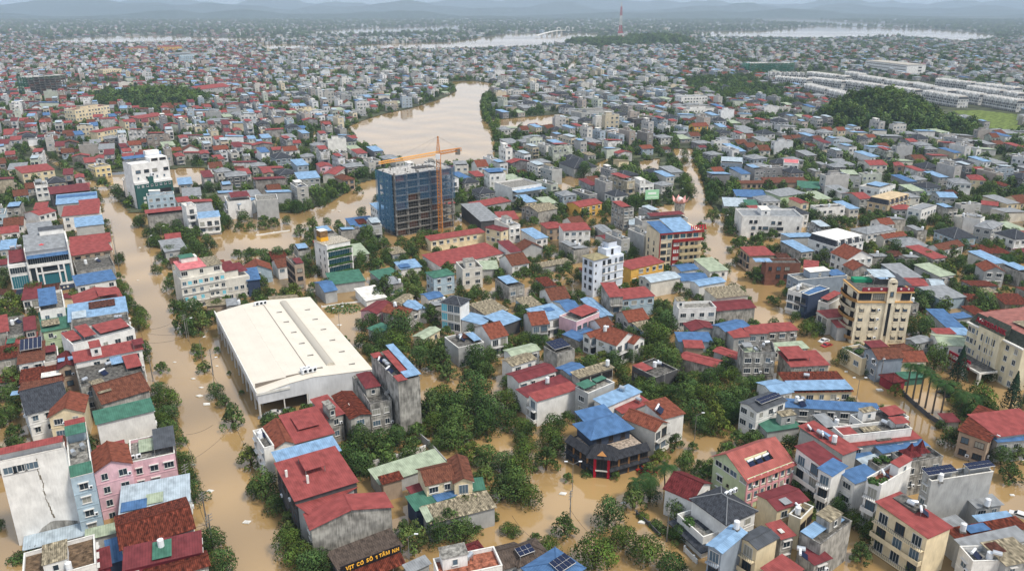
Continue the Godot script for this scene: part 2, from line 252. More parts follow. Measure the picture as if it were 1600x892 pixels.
	H(-43.7, -190.2, 30, 5.3, 14.7, 8, "st", "B:rs", "w---", "P:wh:.35,.4,.6,.5:.2", "rust-maroon ribbed gable roof beside the warehouse", "house")
	H(-49.7, -188.4, 35.9, 4.2, 10.7, 8, "st", "S:rd", "w---", "H:.0,-.1,.4,.3:cc", "dull red roof at the warehouse corner", "house")
	H(-50, -271, 67.6, 11, 6.6, 5, "pk", "A:mr", "w---", "", "rose-red low house beyond the round pond", "house")
	H(-40.3, -264.7, 57.8, 7.2, 10.8, 6, "st", "B:tc", "w-w-", "S:.5,.6;T:.45,.7", "terracotta roofed villa with water tank", "house")
	H(-36.1, -271, 31.4, 5, 9.9, 5.5, "wh", "B:lb", "-w--", "", "pale blue gabled roof behind the terracotta villa", "house")
	H(-41.2, -277.1, 66.4, 8.7, 4, 6, "cr", "A:tn", "----", "", "tan gable behind the terracotta villa", "house")
	H(-46.1, -253.1, 50.9, 6.1, 5, 4, "gy", "S:gn", "---", "", "low green sheet roof under the mango trees", "shed")
	H(-29.1, -246.9, 59, 9.2, 4.2, 5, "cr", "A:pg", "w---", "", "olive gabled cream bungalow", "house")
	H(-20.2, -261.6, 63.2, 6.5, 7.7, 11, "wh", "H:sl", "-g--", "K:cyan", "slim white tower house with turquoise window panels", "house")
	H(-12.6, -258.9, 64.6, 7, 8.1, 5, "wh", "S:lb", "----", "", "pale blue carport roof beside the slim white tower", "shed")
	H(-7.1, -243.8, 31.9, 6.3, 11.2, 7, "wh", "A:tc", "b--", "", "white balcony house with terracotta roof", "house")
	H(-15.7, -236.8, 30.7, 9.3, 10.1, 6, "gy", "F:dc", "w-w-", "P:lb:.72,.2,1.02,.8:1;P:bn:.45,.6,.75,1:.8;S:.5,.6;T:.5,.8", "grey flat roofed house with orange band and blue awning", "house")
	H(-30.9, -283.7, 34.5, 6, 6.5, 5, "wh", "A:bl", "w---", "", "small blue roofed house among trees", "house")
	H(-8.6, -272.7, 35.8, 9.5, 11, 4, "st", "S:tn", "---", "", "wide tan sheet roof beside flooded yard", "shed")
	H(-3.4, -259.6, 43.1, 8.5, 9.2, 5, "dg", "S:lb", "---", "", "dark walled shed with light blue roof", "shed")
	H(-55.7, -290.4, 30.1, 8, 12.7, 3, "wh", "S:wh", "---", "", "plain white canopy at the water edge", "canopy")
	H(8.3, -256, 16.4, 5.7, 10.2, 6.5, "gy", "A:tc", "b---", "", "narrow grey house with red tile roof and balconies", "house")
	H(12.7, -261.2, 31.1, 10.8, 10.7, 6.5, "wh", "S:lb", "b---", "P:bl:.5,.5,.8,.8:.3", "white row house with wide pale blue roof", "house")
	H(20.1, -267.7, 22.1, 5.3, 10.8, 7, "wh", "A:bl", "w---", "", "blue roofed house behind the pale blue roof", "house")
	H(24.4, -264.9, 35.1, 6.8, 6.5, 6, "gy", "S:dk", "---", "", "dark grey ribbed roof beside the pink terrace house", "shed")
	H(23.7, -256.9, 45.2, 12.5, 7.9, 7, "pk", "F:cc", "b---", "P:rd:.3,.1,1.05,.9:1.4", "pink house with red canopy over its terrace", "house")
	H(31.5, -273.5, 17.4, 4.3, 19.1, 4, "gy", "B:lb", "---", "", "long double light blue shed roof", "shed")
	H(37.6, -277.7, 8.5, 4.8, 12.8, 9, "st", "S:rd", "b---", "", "tall end of the red roofed corner block", "house")
	H(45.8, -278.5, 16.7, 13, 8.7, 7.5, "lb", "S:rd", "w---", "", "pale blue long wing with red roof", "house")
	H(31, -253.3, 33.2, 5, 6.5, 6, "wh", "A:bt", "w---", "", "white house with brown gable roof", "house")
	H(23.4, -248.4, 49, 10.2, 6.6, 4, "st", "S:bl", "---", "", "blue sheet roof over dark shed", "shed")
	H(27.4, -243, 36.4, 6.2, 3.5, 6.5, "wh", "A:tc", "bw--", "", "small white house with terracotta gable beside big villa", "house")
	H(34.5, -237.8, 43.7, 10.9, 8.3, 7.5, "wh", "B:tc", "bw--", "T:.3,.9;T:.4,.95", "large white villa with terracotta roofs", "house")
	H(39.6, -237.3, 46.3, 5.9, 5.2, 7, "wh", "B:tc", "w---", "", "gabled front wing of the terracotta villa", "house")
	H(65.9, -264.7, 5.9, 13.7, 6.6, 7.5, "wh", "F:cc", "w---", "H:.0,.4,.2,.9:tn", "large plain white walled house", "house")
	H(79.9, -268.3, 13, 14.8, 8.6, 7, "st", "A:mr", "-w--", "", "maroon barrel roof on stained walls", "house")
	H(80.8, -278.5, 15.2, 13, 9.2, 8, "ow", "S:tn", "--w-", "", "white house with brownish grey roof near the street bend", "house")
	H(74.8, -248.7, 28.5, 10.5, 6.1, 7, "st", "A:bl", "w---", "", "bright blue gable on grey house", "house")
	H(75.4, -243.1, 12, 5.3, 6.7, 6.5, "gy", "S:rd", "w---", "", "grey house with red roof patch", "house")
	H(82.2, -245.6, 4.5, 6.5, 5.7, 6.5, "gy", "S:rd", "w---", "", "grey house with worn red roof by the blue gable", "house")
	H(61.5, -245.1, -0, 10.9, 6.5, 4, "lb", "S:bl", "---", "", "patchwork of blue sheet roofs below white house", "shed")
	H(59.8, -226.8, 55.4, 5.5, 11.4, 4.5, "st", "B:rd", "---", "", "long low red ribbed roof on stained wall", "house")
	H(60.2, -239.2, -3.4, 5.7, 4.9, 4, "bn", "S:rd", "---", "", "small red roof beside long low one", "house")
	H(69.9, -230.3, 43.8, 4.5, 8.8, 5, "gy", "B:rd", "---", "", "red strip roof on grey blank wall", "house")
	H(73.9, -222.7, 1.8, 5.9, 5.6, 9, "st", "F:pg", "w---", "", "grey weathered tower house with greenish flat roof", "house")
	H(79.6, -224.5, -11.2, 4.2, 8.7, 9, "st", "F:dc", "ww--", "T:.2,.5;T:.5,.8", "weathered grey house with white tanks on its roof", "house")
	H(3.1, -228.4, 30.5, 10, 5.2, 7, "wh", "A:pg", "w---", "", "pale green roof terrace house", "house")
	H(2.1, -221.4, 36.3, 8.9, 5.3, 7, "wh", "A:tn", "w---", "", "cream sheet roof with arched windows", "house")
	H(14.8, -225.8, 34, 6.9, 7, 8, "st", "F:dc", "---", "P:pv:.1,.3,1,1:1.4", "stained house with dark solar canopy", "house")
	H(5.9, -212.2, 33.8, 13.4, 6.2, 7, "wh", "A:mr", "w---", "", "white house with maroon barrel gable", "house")
	H(9.3, -204.9, 35.9, 15.7, 4.6, 6, "wh", "S:mr", "w---", "T:.6,.6", "white house with flat maroon roof and tank", "house")
	H(11.7, -197.6, 32, 13.8, 4, 8, "wh", "S:rd", "-b--", "", "white blank-sided house with ribbed red roof", "house")
	H(23.9, -211.4, 33.1, 12.8, 3.5, 8, "st", "S:tn", "o---", "T:.9,.3", "stained house with cream sheet roof", "house")
	H(17.8, -214.6, 40.2, 6.3, 6.4, 7, "st", "A:bl", "---", "", "bright blue sheet roof beside cream one", "house")
	H(23.3, -198.4, 39.9, 10.5, 5, 9, "gy", "F:cc", "-w--", "P:gn:.0,.3,.45,1:1.6;P:gn:.6,.6,1,1:1;P:rd:.45,.6,.6,1:.5", "narrow grey house with green glass canopy", "house")
	H(29.3, -195.1, 39.3, 13.5, 4.5, 8, "wh", "S:lb", "---", "T:.7,.7", "white side wall house with light blue roof", "house")
	H(32.9, -193.9, 35.8, 10.4, 4.1, 6, "gy", "S:rd", "---", "T:.7,.3", "low red roof between light blue and terracotta roofs", "house")
	H(40.9, -187.7, 25.9, 6.5, 8.4, 8, "wh", "S:tc", "--w", "S:.2,.4;S:.05,.3", "white house with bright terracotta slope and solar heater", "house")
	H(34.9, -181.8, 46.6, 5.6, 9.8, 8, "ow", "B:tc", "b---", "", "weathered gable house with white lattice windows", "house")
	H(43.4, -216.7, 35.9, 9.2, 10, 5.5, "dg", "F:dc", "-w--", "P:rd:.0,.5,.45,1:.8;T:.6,.6;T:.8,.6;S:.9,.6", "dark walled house with tanks and red roof patch", "house")
	H(109.7, -279.8, 42.9, 10.8, 5.6, 8.5, "wh", "F:cc", "-b--", "", "white modern street house with rounded window", "house")
	H(113.4, -277.3, 35.6, 13, 4.4, 8.5, "nv", "F:cc", "-b--", "P:bl:.1,.2,1,1:.5", "navy sided street house with blue roof", "house")
	H(117.8, -270.6, 44.4, 14.2, 4.2, 8, "ow", "F:cc", "-b--", "P:rd:.1,.3,.9,1:1.5", "pale street house with red canopy", "house")
	H(92.3, -251.3, 8.9, 10.9, 5.6, 5, "st", "S:rd", "w---", "", "red tiled low house at the street bend", "house")
	H(90.5, -237.8, 9, 13, 4.5, 4, "st", "S:pg", "w---", "", "grey house with pale green sheet roof", "house")
	H(90.9, -223.3, 6.6, 11.9, 8.9, 6, "st", "S:rd", "w---", "P:rd:.0,.3,.6,1.2:1", "stained house with layered red roofs", "house")
	H(89.8, -210.1, 2.3, 17.5, 11.1, 4.5, "cr", "S:rs", "w---", "P:lb:-.02,-.02,1.02,.52:.3;T:.4,.7", "cream house half rust half light blue roof", "house")
	H(87.6, -193.2, -6.8, 25.3, 3.9, 6, "gy", "S:bl", "w---", "T:.15,.5;T:.22,.6;S:.2,.2", "long grey house with bright blue roof", "house")
	H(76.8, -206.5, 18.2, 6.2, 8, 5, "wh", "A:lb", "w---", "", "light blue gable roof beside tree clump", "house")
	H(68.4, -191.1, 32.4, 11.4, 5.6, 8.5, "wh", "A:dk", "ww--", "P:pv:.2,.1,.9,.5:.9", "white modern villa with dark solar panel roof", "house")
	H(71.6, -186.4, 16, 9.7, 4.6, 4, "gy", "S:gn", "---", "H:.5,.3,.95,.8:tn", "bright green netting roof with beige box", "shed")
	H(114, -260.4, 13.9, 7.5, 5.5, 6.5, "ow", "S:rd", "-b--", "", "two storey street house with faded red roof", "house")
	H(114.6, -254.4, 0.3, 3.5, 5.4, 5, "gy", "S:rd", "----", "", "small red awning below the cream hotel", "shed")
	H(115.9, -223.8, 8.5, 8.4, 7.2, 8, "gb", "A:bt", "-w--", "", "blue-grey sided corner house with brown tile roof", "house")
	H(124.4, -224.8, 0.7, 7.5, 7.1, 6.5, "cr", "A:tc", "w---", "", "cream house with bright terracotta roof", "house")
	H(125.9, -232.7, 16.6, 5, 4, 6, "cr", "H:bt", "w---", "", "brown hipped roof below the cream hotel", "house")
	H(117.4, -232.6, 9.4, 5.4, 3.7, 7, "dg", "S:mr", "w---", "", "maroon sheet roof at the cream hotel foot", "house")
	H(111.6, -229.8, 19.2, 7, 9.1, 5, "cr", "F:dc", "-w--", "G:.4,.5", "balustraded street house with potted trees", "house")
	H(116.1, -216.4, 15.2, 4.6, 5.1, 3, "mr", "H:mt", "---", "", "maroon hipped kiosk standing in water", "kiosk")
	H(123, -219.3, 10.7, 7.1, 3.2, 2.5, "gn", "S:gn", "---", "", "low green canopy beside kiosk", "canopy")
	H(135.7, -241.3, 24.7, 6.9, 4.1, 5, "gy", "A:gy", "w---", "", "grey gabled house behind the round tree", "house")
	H(144.5, -238.4, -10.4, 9, 8.7, 6, "wh", "A:pg", "w---", "", "white house with olive grey roof beside the bank", "house")
	H(147.4, -247.9, 2.6, 6.1, 3.6, 5, "wh", "S:rd", "---", "", "red roof strip behind the white olive-roofed house", "house")
	H(154.6, -249.9, -7.9, 4.5, 4.9, 4, "wh", "S:lb", "---", "", "light blue roof tucked behind the bank", "house")
	H(155, -261.2, -0.6, 5.7, 14.9, 4, "gy", "S:bl", "---", "", "long blue roof running between trees", "shed")
	H(167.5, -287.5, 13.6, 11.4, 11.3, 4.5, "lb", "S:gy", "---", "", "pale blue hall with grey roof behind trees", "hall")
	H(176.8, -282.8, -14.6, 4, 6.7, 4, "bn", "S:rs", "---", "", "small brown roof behind trees", "house")
	H(189, -278.6, -3.4, 9, 9.6, 5, "bn", "S:rs", "---", "", "rust striped roof near right edge", "house")
	H(98.1, -186, 18, 14.1, 5.8, 6, "wh", "F:dc", "-w-o", "P:rd:.6,.2,1,.9:1.5;H:.1,.5,.4,.8:tn", "white flat roof house by the palm row", "house")
	H(133.6, -186.9, 5.9, 14.1, 4.3, 5, "gy", "S:rd", "w---", "", "long red roof near right edge south of the bank", "house")
	H(120.9, -192.5, 2.1, 3.5, 3.6, 2.5, "ow", "S:mr", "---", "", "small guard hut with maroon roof by palms", "hut")
	H(162.5, -264.8, 17.2, 6.2, 3.4, 4, "gy", "S:bl", "---", "", "blue shed roof north of the bank", "shed")
	H(-226.8, -403.4, 24.3, 16.6, 18.1, 8, "wh", "S:rd", "w--w", "", "white row house with red roof west of green tower", "house")
	H(-211.4, -380.8, 29.1, 12, 14.9, 8, "gy", "S:lb", "---w", "", "grey row house with light blue roof", "house")
	H(-195.2, -350.2, 28, 15.9, 17.1, 8, "ow", "A:rd", "w--w", "", "row house with long bright red roof", "house")
	H(-187.7, -334.6, 35.4, 15.5, 13.7, 8, "bn", "S:rd", "w--w", "", "row house with layered red roofs", "house")
	H(-176.1, -314.9, 32.5, 14, 17.4, 7, "st", "F:dc", "w--w", "", "stained row house with flat black roof", "house")
	H(-166.4, -296, 34.4, 13.6, 11.4, 7.5, "wh", "S:bl", "w--w", "", "row house with wide blue roof", "house")
	H(-243.2, -430.3, 27.2, 19.6, 19.5, 8, "gy", "S:lb", "---w", "P:bl:0,.6,1,1:.4", "grey walled row house with thin blue roof", "house")
	H(-229.1, -416.7, 29.6, 9.3, 11.4, 9, "cr", "S:rd", "w--w", "", "narrow cream row house with red roof", "house")
	H(-260.3, -454.1, 33.2, 19.9, 15.7, 8, "dg", "S:mr", "w--w", "", "dark row house with long maroon roof", "house")
	H(-282.1, -463.8, 32.2, 6.7, 13, 9, "wh", "F:cc", "w---", "", "small white flat cube house in the left rows", "house")
	H(-318.2, -519.7, 42.4, 18.8, 19.7, 7, "cr", "S:rd", "w---", "", "long red roof left of the upper street", "house")
	H(-247.5, -401.2, 66.9, 9.5, 11, 8, "wh", "A:rd", "w---", "", "white gable house with red roof in the left rows", "house")
	H(-180.9, -399, 27.7, 17.1, 13.2, 7.5, "st", "F:dc", "---", "P:rd:-.05,.5,1,1:1.2", "blackened concrete block below the green tower", "house")
	H(-164.3, -390, 35.8, 5, 9.1, 14, "wh", "F:wh", "b---", "T:.5,.5", "slim white balcony tower beside blackened block", "house")
	H(-155.7, -391.5, 23.7, 10.3, 13, 8, "wh", "F:cc", "b--", "P:lb:-.05,.0,1.05,1:.8", "white arched house with pale blue roof", "house")
	H(-151.6, -425.1, 24.8, 12.3, 15.3, 9, "wh", "F:cc", "-b--", "P:mr:.2,.3,1,1:2", "white villa with maroon roof canopy", "house")
	H(-150.1, -425.6, 72.4, 14.2, 8.6, 8, "wh", "S:lb", "-b--", "", "white house with pale blue roof and stained side", "house")
	H(-283.1, -535.3, 46.4, 10.2, 13, 6, "py", "F:cc", "ww--", "", "pale yellow house by the flooded square", "house")
	H(-113.4, -297.6, 21, 5.8, 9.7, 6, "bn", "S:mr", "w---", "", "maroon roof beside the white balcony apartments", "house")
	H(-114.6, -306.8, 23.7, 5.4, 11, 5, "bl", "S:bl", "---", "", "blue shed roof by the white balcony apartments", "shed")
	H(-105.5, -301.8, 22.9, 4.6, 13, 7, "nv", "S:bl", "---", "", "steep blue roof on dark shed", "shed")
	H(-27.4, -366.4, 30, 28.9, 6.5, 5.5, "cr", "S:rd", "w---", "", "long cream two storey house with red roof", "house")
	H(-22, -339.8, 35.1, 33.3, 15.5, 3.5, "wh", "S:rd", "---", "", "long low red ribbed roof shed", "shed")
	H(-17, -407.2, 20.6, 10.4, 34, 6, "dg", "S:gy", "---w", "", "angular dark showroom with grey sloped roof", "showroom")
	H(-12.5, -434.5, 38, 22.6, 9.3, 5, "gy", "S:rd", "---", "", "long red roof behind the dark showroom", "shed")
	H(-2.9, -403.7, 11.1, 10.2, 13, 5, "bn", "S:rd", "---", "", "faded red roofs right of the showroom", "house")
	H(-7.3, -365.8, 49.7, 5.4, 9.7, 9, "cr", "H:mr", "ww--", "", "cream cube house with maroon hipped roof", "house")
	H(-29, -300.8, 29.3, 9, 7.4, 8, "lb", "H:gn", "ww--", "", "light blue house with teal hipped roof", "house")
	H(-17.8, -310.1, 19.3, 8.5, 10, 8, "ow", "F:dc", "w---", "", "beige stained twin block house", "house")
	H(-10, -323, 7.2, 6.9, 9.4, 4, "gy", "S:pg", "---", "", "olive low roof by twin block", "shed")
	H(-88.9, -306.6, 29.8, 3.8, 13, 11, "bn", "F:dc", "wo--", "P:mr:.2,.0,1,.5:1.2", "slender brown weathered tower house with maroon top", "house")
	H(-68.8, -306.9, 22.2, 13.3, 12.4, 4, "gy", "S:gn", "---", "", "teal sheet roof below the planted tower", "shed")
	H(-53.1, -312, 35, 9.5, 9.1, 4, "gy", "S:gn", "---", "", "teal low roof right of the planted tower", "shed")
	H(-74.1, -294.2, 31.2, 4.7, 13, 5, "gy", "A:bl", "---", "", "blue gabled shed beside the planted tower", "shed")
	H(-45.2, -324.1, 25.3, 9, 9.3, 4, "wh", "S:lb", "---", "P:bl:.0,0,.5,.5:.4", "light blue sheds under big trees", "shed")
	H(-134.9, -422.9, 19.5, 11.2, 14, 10, "gy", "F:cc", "-w--", "K:greenband", "grey house with green roof signboard", "house")
	H(-78.7, -397.8, 24.8, 12.5, 15.6, 3, "gy", "S:bl", "---", "P:rs:.3,.2,.7,.8:.2", "blue shed roof with big rust stain", "shed")
	H(-72, -415.7, 28.6, 5.4, 13, 7, "wh", "S:lb", "ww--", "", "small white block left of the netted frame", "house")
	H(-128.7, -535.2, 25.6, 8.3, 13, 7, "pk", "B:rd", "w---", "", "red roofed villa with arched window", "house")
	H(-118.7, -519.2, 86.2, 24.2, 7.9, 6, "ow", "A:rd", "w---", "", "villa with long red tile roof beside canal trees", "house")
	H(-106.2, -492.3, 36.8, 7.6, 13, 7, "bn", "H:bt", "w---", "", "brown grey villa with arched porch", "house")
	H(-131.2, -498.2, 22.5, 13.1, 16.4, 7, "gy", "S:lb", "w---", "", "grey house with pale blue sheet roof near canal", "house")
	H(-10.9, -492.2, 19.1, 10.5, 11.8, 10, "wh", "F:cc", "ww--", "P:bl:.0,.3,1,1:1.2", "white four storey house with blue top beside canal", "house")
	H(-34.5, -524.5, 10.7, 8.8, 13, 9, "ow", "F:cc", "w---", "P:gy:0,.3,1,1:1", "stacked balcony house right of the netted frame", "house")
	H(-22.1, -536.1, 21.4, 7.7, 13, 7, "wh", "A:tc", "w---", "", "white villa with red patched roof", "house")
	H(25.6, -509.1, 33.1, 8.1, 13, 9, "gy", "F:cc", "-w--", "H:.2,.4,.6,.9:tn", "long pale grey apartment block", "apartment block")
	H(79, -470.8, 17.9, 9.4, 13, 8, "wh", "F:cc", "ww--", "H:.2,.3,.6,.9:wh", "white block with roof stair tower", "house")
	H(57.7, -400, 22, 5.9, 13, 11, "st", "F:dc", "ww--", "P:rd:.0,.2,.9,1.0:1", "cement grey narrow tower house with red roof", "house")
	H(30.2, -367, 9.9, 13, 10.1, 9, "wh", "S:rd", "w---", "", "white plain wall house with red roof strip", "house")
	H(54.2, -314.4, 32.8, 18.1, 8.4, 8, "ye", "S:rd", "w---", "", "yellow and orange painted house with red roof", "house")
	H(3.6, -468.5, 33.8, 21.5, 19.2, 8, "wh", "F:cc", "w---", "P:lb:0,-.3,1,.3:-1", "white flat house with pale canopy", "house")
	H(40.3, -429.2, 36.4, 16.2, 11.4, 6, "ye", "A:rd", "w---", "", "ochre house with bright red roof", "house")
	H(14.8, -415, 37, 13.3, 14.2, 7, "st", "A:tn", "-w--", "", "weathered house with olive gable roof", "house")
	H(45.5, -540.7, 24.7, 17.4, 21.8, 6, "gy", "H:sl", "---", "", "grey slate hipped roof amid trees", "house")
	H(151.8, -540.5, -15.1, 14.3, 17.9, 8, "gb", "F:cc", "w---", "P:pb:0,.3,1,1:1", "pale blue-grey street house", "house")
	H(141.7, -459.5, -5.3, 17.1, 14.2, 4, "gy", "S:bl", "---", "", "long bright blue shed roof right of the flooded avenue", "shed")
	H(127.1, -437.1, -9.5, 13.1, 16.3, 4, "gy", "S:pb", "---", "P:gn:.85,-.1,1.4,.8:.2", "pale grey shed roof with green netting end", "shed")
	H(108.2, -332, 7.3, 10.8, 10.5, 7.5, "bn", "S:rd", "-b--", "", "street house with bright red roof across from the banner hotel", "house")
	H(74.1, -378.8, 14.5, 24.3, 9, 10, "gy", "F:dc", "---o", "P:mr:.25,.4,1,1:2;T:.03,.5;T:.1,.5", "grey blank wall block with long maroon roof behind the banner hotel", "house")
	H(63.1, -391.3, -7.5, 5.4, 9.6, 5, "wh", "S:pb", "---", "", "small white and blue hut by grey tower", "hut")
	H(45.9, -378.9, 13.9, 5, 13, 5, "gy", "B:gy", "---", "", "long blue-grey shed roofs near white wall", "shed")
	H(20, -381.6, 16.9, 8.4, 9.9, 6, "bn", "H:rd", "w---", "", "red hipped roof among dark houses", "house")
	H(18.4, -329.8, 28.9, 15.4, 4.7, 3, "gy", "S:tn", "---", "", "long tan roof above palm grove", "shed")
	H(73.8, -319.6, 22.3, 8.4, 7.8, 4.5, "wh", "A:bl", "---", "", "blue shed roofs below the banner hotel", "shed")
	H(73.6, -305.8, 8.4, 11.1, 8.8, 5, "wh", "A:bl", "---", "", "deep blue shed with pale roof edge", "shed")
	H(78.3, -297, 25, 12.6, 5.8, 6, "wh", "A:lb", "---", "", "light blue roofs beside the street trees", "house")
	H(59.8, -301.2, 26, 14.2, 8.1, 6.5, "ow", "A:pb", "-w--", "", "off-white gable house right of yellow house", "house")
	H(153, -493, 4.7, 17.4, 6.1, 4, "bn", "S:bt", "w---", "", "long brown roof row right of avenue", "house")
	H(149.5, -348.9, 28.9, 18.8, 15.3, 8, "wh", "M:sl", "ww--", "", "white mansard villa with dormers", "villa")
	H(149.4, -330.1, 17.7, 13.3, 10.4, 7, "wh", "B:tc", "ww--", "", "white house with two terracotta gables", "house")
	H(209.5, -427.3, 37.8, 24.3, 11.5, 8, "tn", "M:sl", "ww--", "", "ornate tan villa with curved gables", "villa")
	H(219, -409.4, 38.3, 16.8, 7.4, 8, "wh", "F:cc", "ww--", "P:gy:0,.2,1,1:.6", "white and charcoal modern house", "house")
	H(211.1, -416.6, 2.7, 9.6, 7.7, 6.5, "gy", "S:rd", "w---", "", "grey house with small red roof left of the modern house", "house")
	H(178.1, -374.3, 25.6, 19.9, 9.7, 6, "wh", "H:gy", "w---", "", "white villa with broad grey hip roof", "house")
	H(182.1, -363.6, 23.1, 14, 4.7, 6, "ow", "A:tc", "w---", "", "bungalow with bright orange roof", "house")
	H(186, -354.4, 2.6, 13.5, 13.1, 5, "cr", "H:gy", "w---", "", "villa with low grey roof in trees", "house")
	H(200.8, -349.7, 28.4, 17.1, 6.9, 5, "wh", "A:bt", "w---", "", "low villa with long brown roof", "house")
	H(235, -375.1, 42.4, 15.8, 7.6, 8, "gy", "H:gy", "ww--", "", "tall grey villa with hipped roof at forest edge", "house")
	H(112.3, -312.2, -0, 14.1, 5.8, 9, "bk", "F:dc", "w---", "P:lb:-.3,.2,.2,1:.8", "unplastered brick house with pale awning", "house")
	H(127.3, -318, -20.4, 5.3, 13, 5, "gy", "S:rd", "---", "", "square red roof beside brick house", "house")
	H(121.7, -296.6, 15, 22.2, 7.3, 8, "gb", "F:cc", "-w--", "P:bl:.7,.1,1,.9:1;H:.3,.3,.7,.9:wh", "grey stepped house with blue corner roof", "house")
	H(162.3, -458.9, 27.6, 19.7, 12.4, 5, "lg", "S:gy", "---", "", "green walled barn with grey roof", "barn")
	H(175.3, -497.5, 2, 27.3, 12.5, 4, "bn", "S:bt", "---", "", "long rust roof beside barn", "shed")
	H(185.8, -485.6, -17.3, 12.5, 15.6, 3.5, "gy", "S:gn", "---", "", "pale green shed roof beside barn", "shed")
	H(189.4, -530.6, -18, 9.5, 13, 9.5, "wh", "F:cc", "w---", "P:pk:0,0,1,1:.6", "white four storey house with pink roof", "house")
	H(215.8, -501, -5.2, 12.9, 16.2, 7, "gy", "F:cc", "ww--", "P:pg:.3,.3,1,1:1", "grey house with planted balcony", "house")
	H(294, -492, -18.8, 8.4, 13, 7, "cr", "H:rd", "ww--", "", "cream villa with red hipped roof", "house")
	H(277.5, -481, -10.4, 9.6, 13, 7, "wh", "H:gy", "ww--", "", "white arched villa with grey roof", "house")
	H(251.8, -449.4, -6.3, 9.1, 13, 6, "gy", "A:lb", "ww--", "", "pale house with light blue gable", "house")
	H(266.3, -428.5, -28.3, 7.6, 9.6, 6, "gy", "A:rd", "--w", "", "", "house")
	H(250.3, -542.9, 6.6, 12.6, 15.8, 7, "ow", "A:rd", "w---", "", "", "house")
	H(265.8, -536.8, -19, 5.5, 13, 7, "bn", "B:rd", "w---", "", "", "house")
	H(237.2, -391.7, 45.7, 7.6, 7.8, 7, "wh", "F:cc", "w---", "", "", "house")
	H(220.5, -466.8, 40.3, 20.2, 12.4, 7, "wh", "F:cc", "ww--", "P:lb:.4,.3,1,1:.6", "", "house")
	H(237.7, -398.2, 21.1, 13.5, 5.4, 6, "ow", "F:cc", "w---", "", "", "house")
	H(199.4, -311.2, -8.4, 7.6, 8.9, 7, "gy", "B:tc", "w---", "", "orange gabled grey house at forest edge", "house")
	H(149.1, -300.2, 24.3, 14.1, 6.5, 6, "gy", "F:dc", "-w--", "P:lb:.3,.0,.9,.7:.8", "", "house")
	H(161.4, -299.4, -1.3, 8.3, 9.2, 5, "gy", "A:rd", "----", "", "", "house")
	H(170.3, -298.5, -10.4, 4.5, 8.3, 5, "wh", "A:pb", "----", "", "", "house")
	H(81.2, -805.2, 28, 39, 19.5, 9, "gy", "F:cc", "ww--", "", "", "house")
	H(127, -763.7, 29.8, 33.9, 9.3, 8, "dg", "F:cc", "w---", "", "", "house")
	H(192.5, -838.3, 21, 37, 18.5, 8, "wh", "F:cc", "ww--", "", "", "house")
	H(208.7, -935.7, 14.5, 33.3, 16.4, 10, "wh", "F:gy", "ww--", "", "", "house")
	H(169.8, -723.5, 19.8, 14.7, 9.2, 7, "ye", "A:tc", "w---", "", "", "house")
	H(120.1, -955.1, -4.2, 12.7, 10, 8, "lb", "F:cc", "w---", "", "", "house")
	H(-211, -823.6, 40.2, 14.8, 10, 9, "cr", "F:cc", "w---", "", "", "house")
	H(-191, -996, 38.9, 19.9, 10, 9, "gy", "F:cc", "w---", "", "", "house")
	H(-397.7, -1054, 62.9, 52.8, 26.4, 9, "gy", "A:rd", "ww--", "", "", "house")
	H(-670, -1354.3, 54.9, 32.4, 16.2, 9, "cr", "F:cc", "ww--", "", "", "house")
	H(-842, -1380.1, 37, 17.2, 10, 9, "wh", "F:cc", "ww--", "", "", "house")
	H(-710, -1794.5, 60, 74.5, 37.2, 9, "lb", "F:cc", "ww--", "", "", "house")
	H(-421.6, -793.9, 68.9, 41.2, 14, 14, "cr", "F:mr", "ww--", "", "long cream school building with window bands", "school")
	H(-352.8, -689.9, 75.2, 30.8, 7.5, 8, "cr", "S:rd", "w---", "", "low cream school wing with red roof", "school")
	H(-350.9, -725.7, 53, 10, 10, 11, "cr", "A:rd", "w---", "", "cream school block with red roof behind low wing", "school")
	H(-318.4, -764.5, 35.9, 11.4, 10, 9, "cr", "S:rd", "ww--", "", "cream end block of the red roofed school", "school")
	H(-355, -777.6, 61.2, 31.8, 14.5, 8, "bn", "S:rd", "w---", "", "long red roofed school wing", "school")
	H(-849.6, -2036.4, 22.4, 56, 28, 14, "ye", "S:rd", "w---", "", "long yellow block with red roof near the far river", "apartment block")
	H(-941.8, -2055.6, 24.4, 51.9, 26, 10, "ye", "S:rd", "w---", "", "second yellow block with red roof near the far river", "apartment block")
	H(-627.4, -1572.7, 30.9, 24.7, 12.3, 18, "lb", "F:wh", "w---", "", "pale blue and white hospital block in the distance", "apartment block")

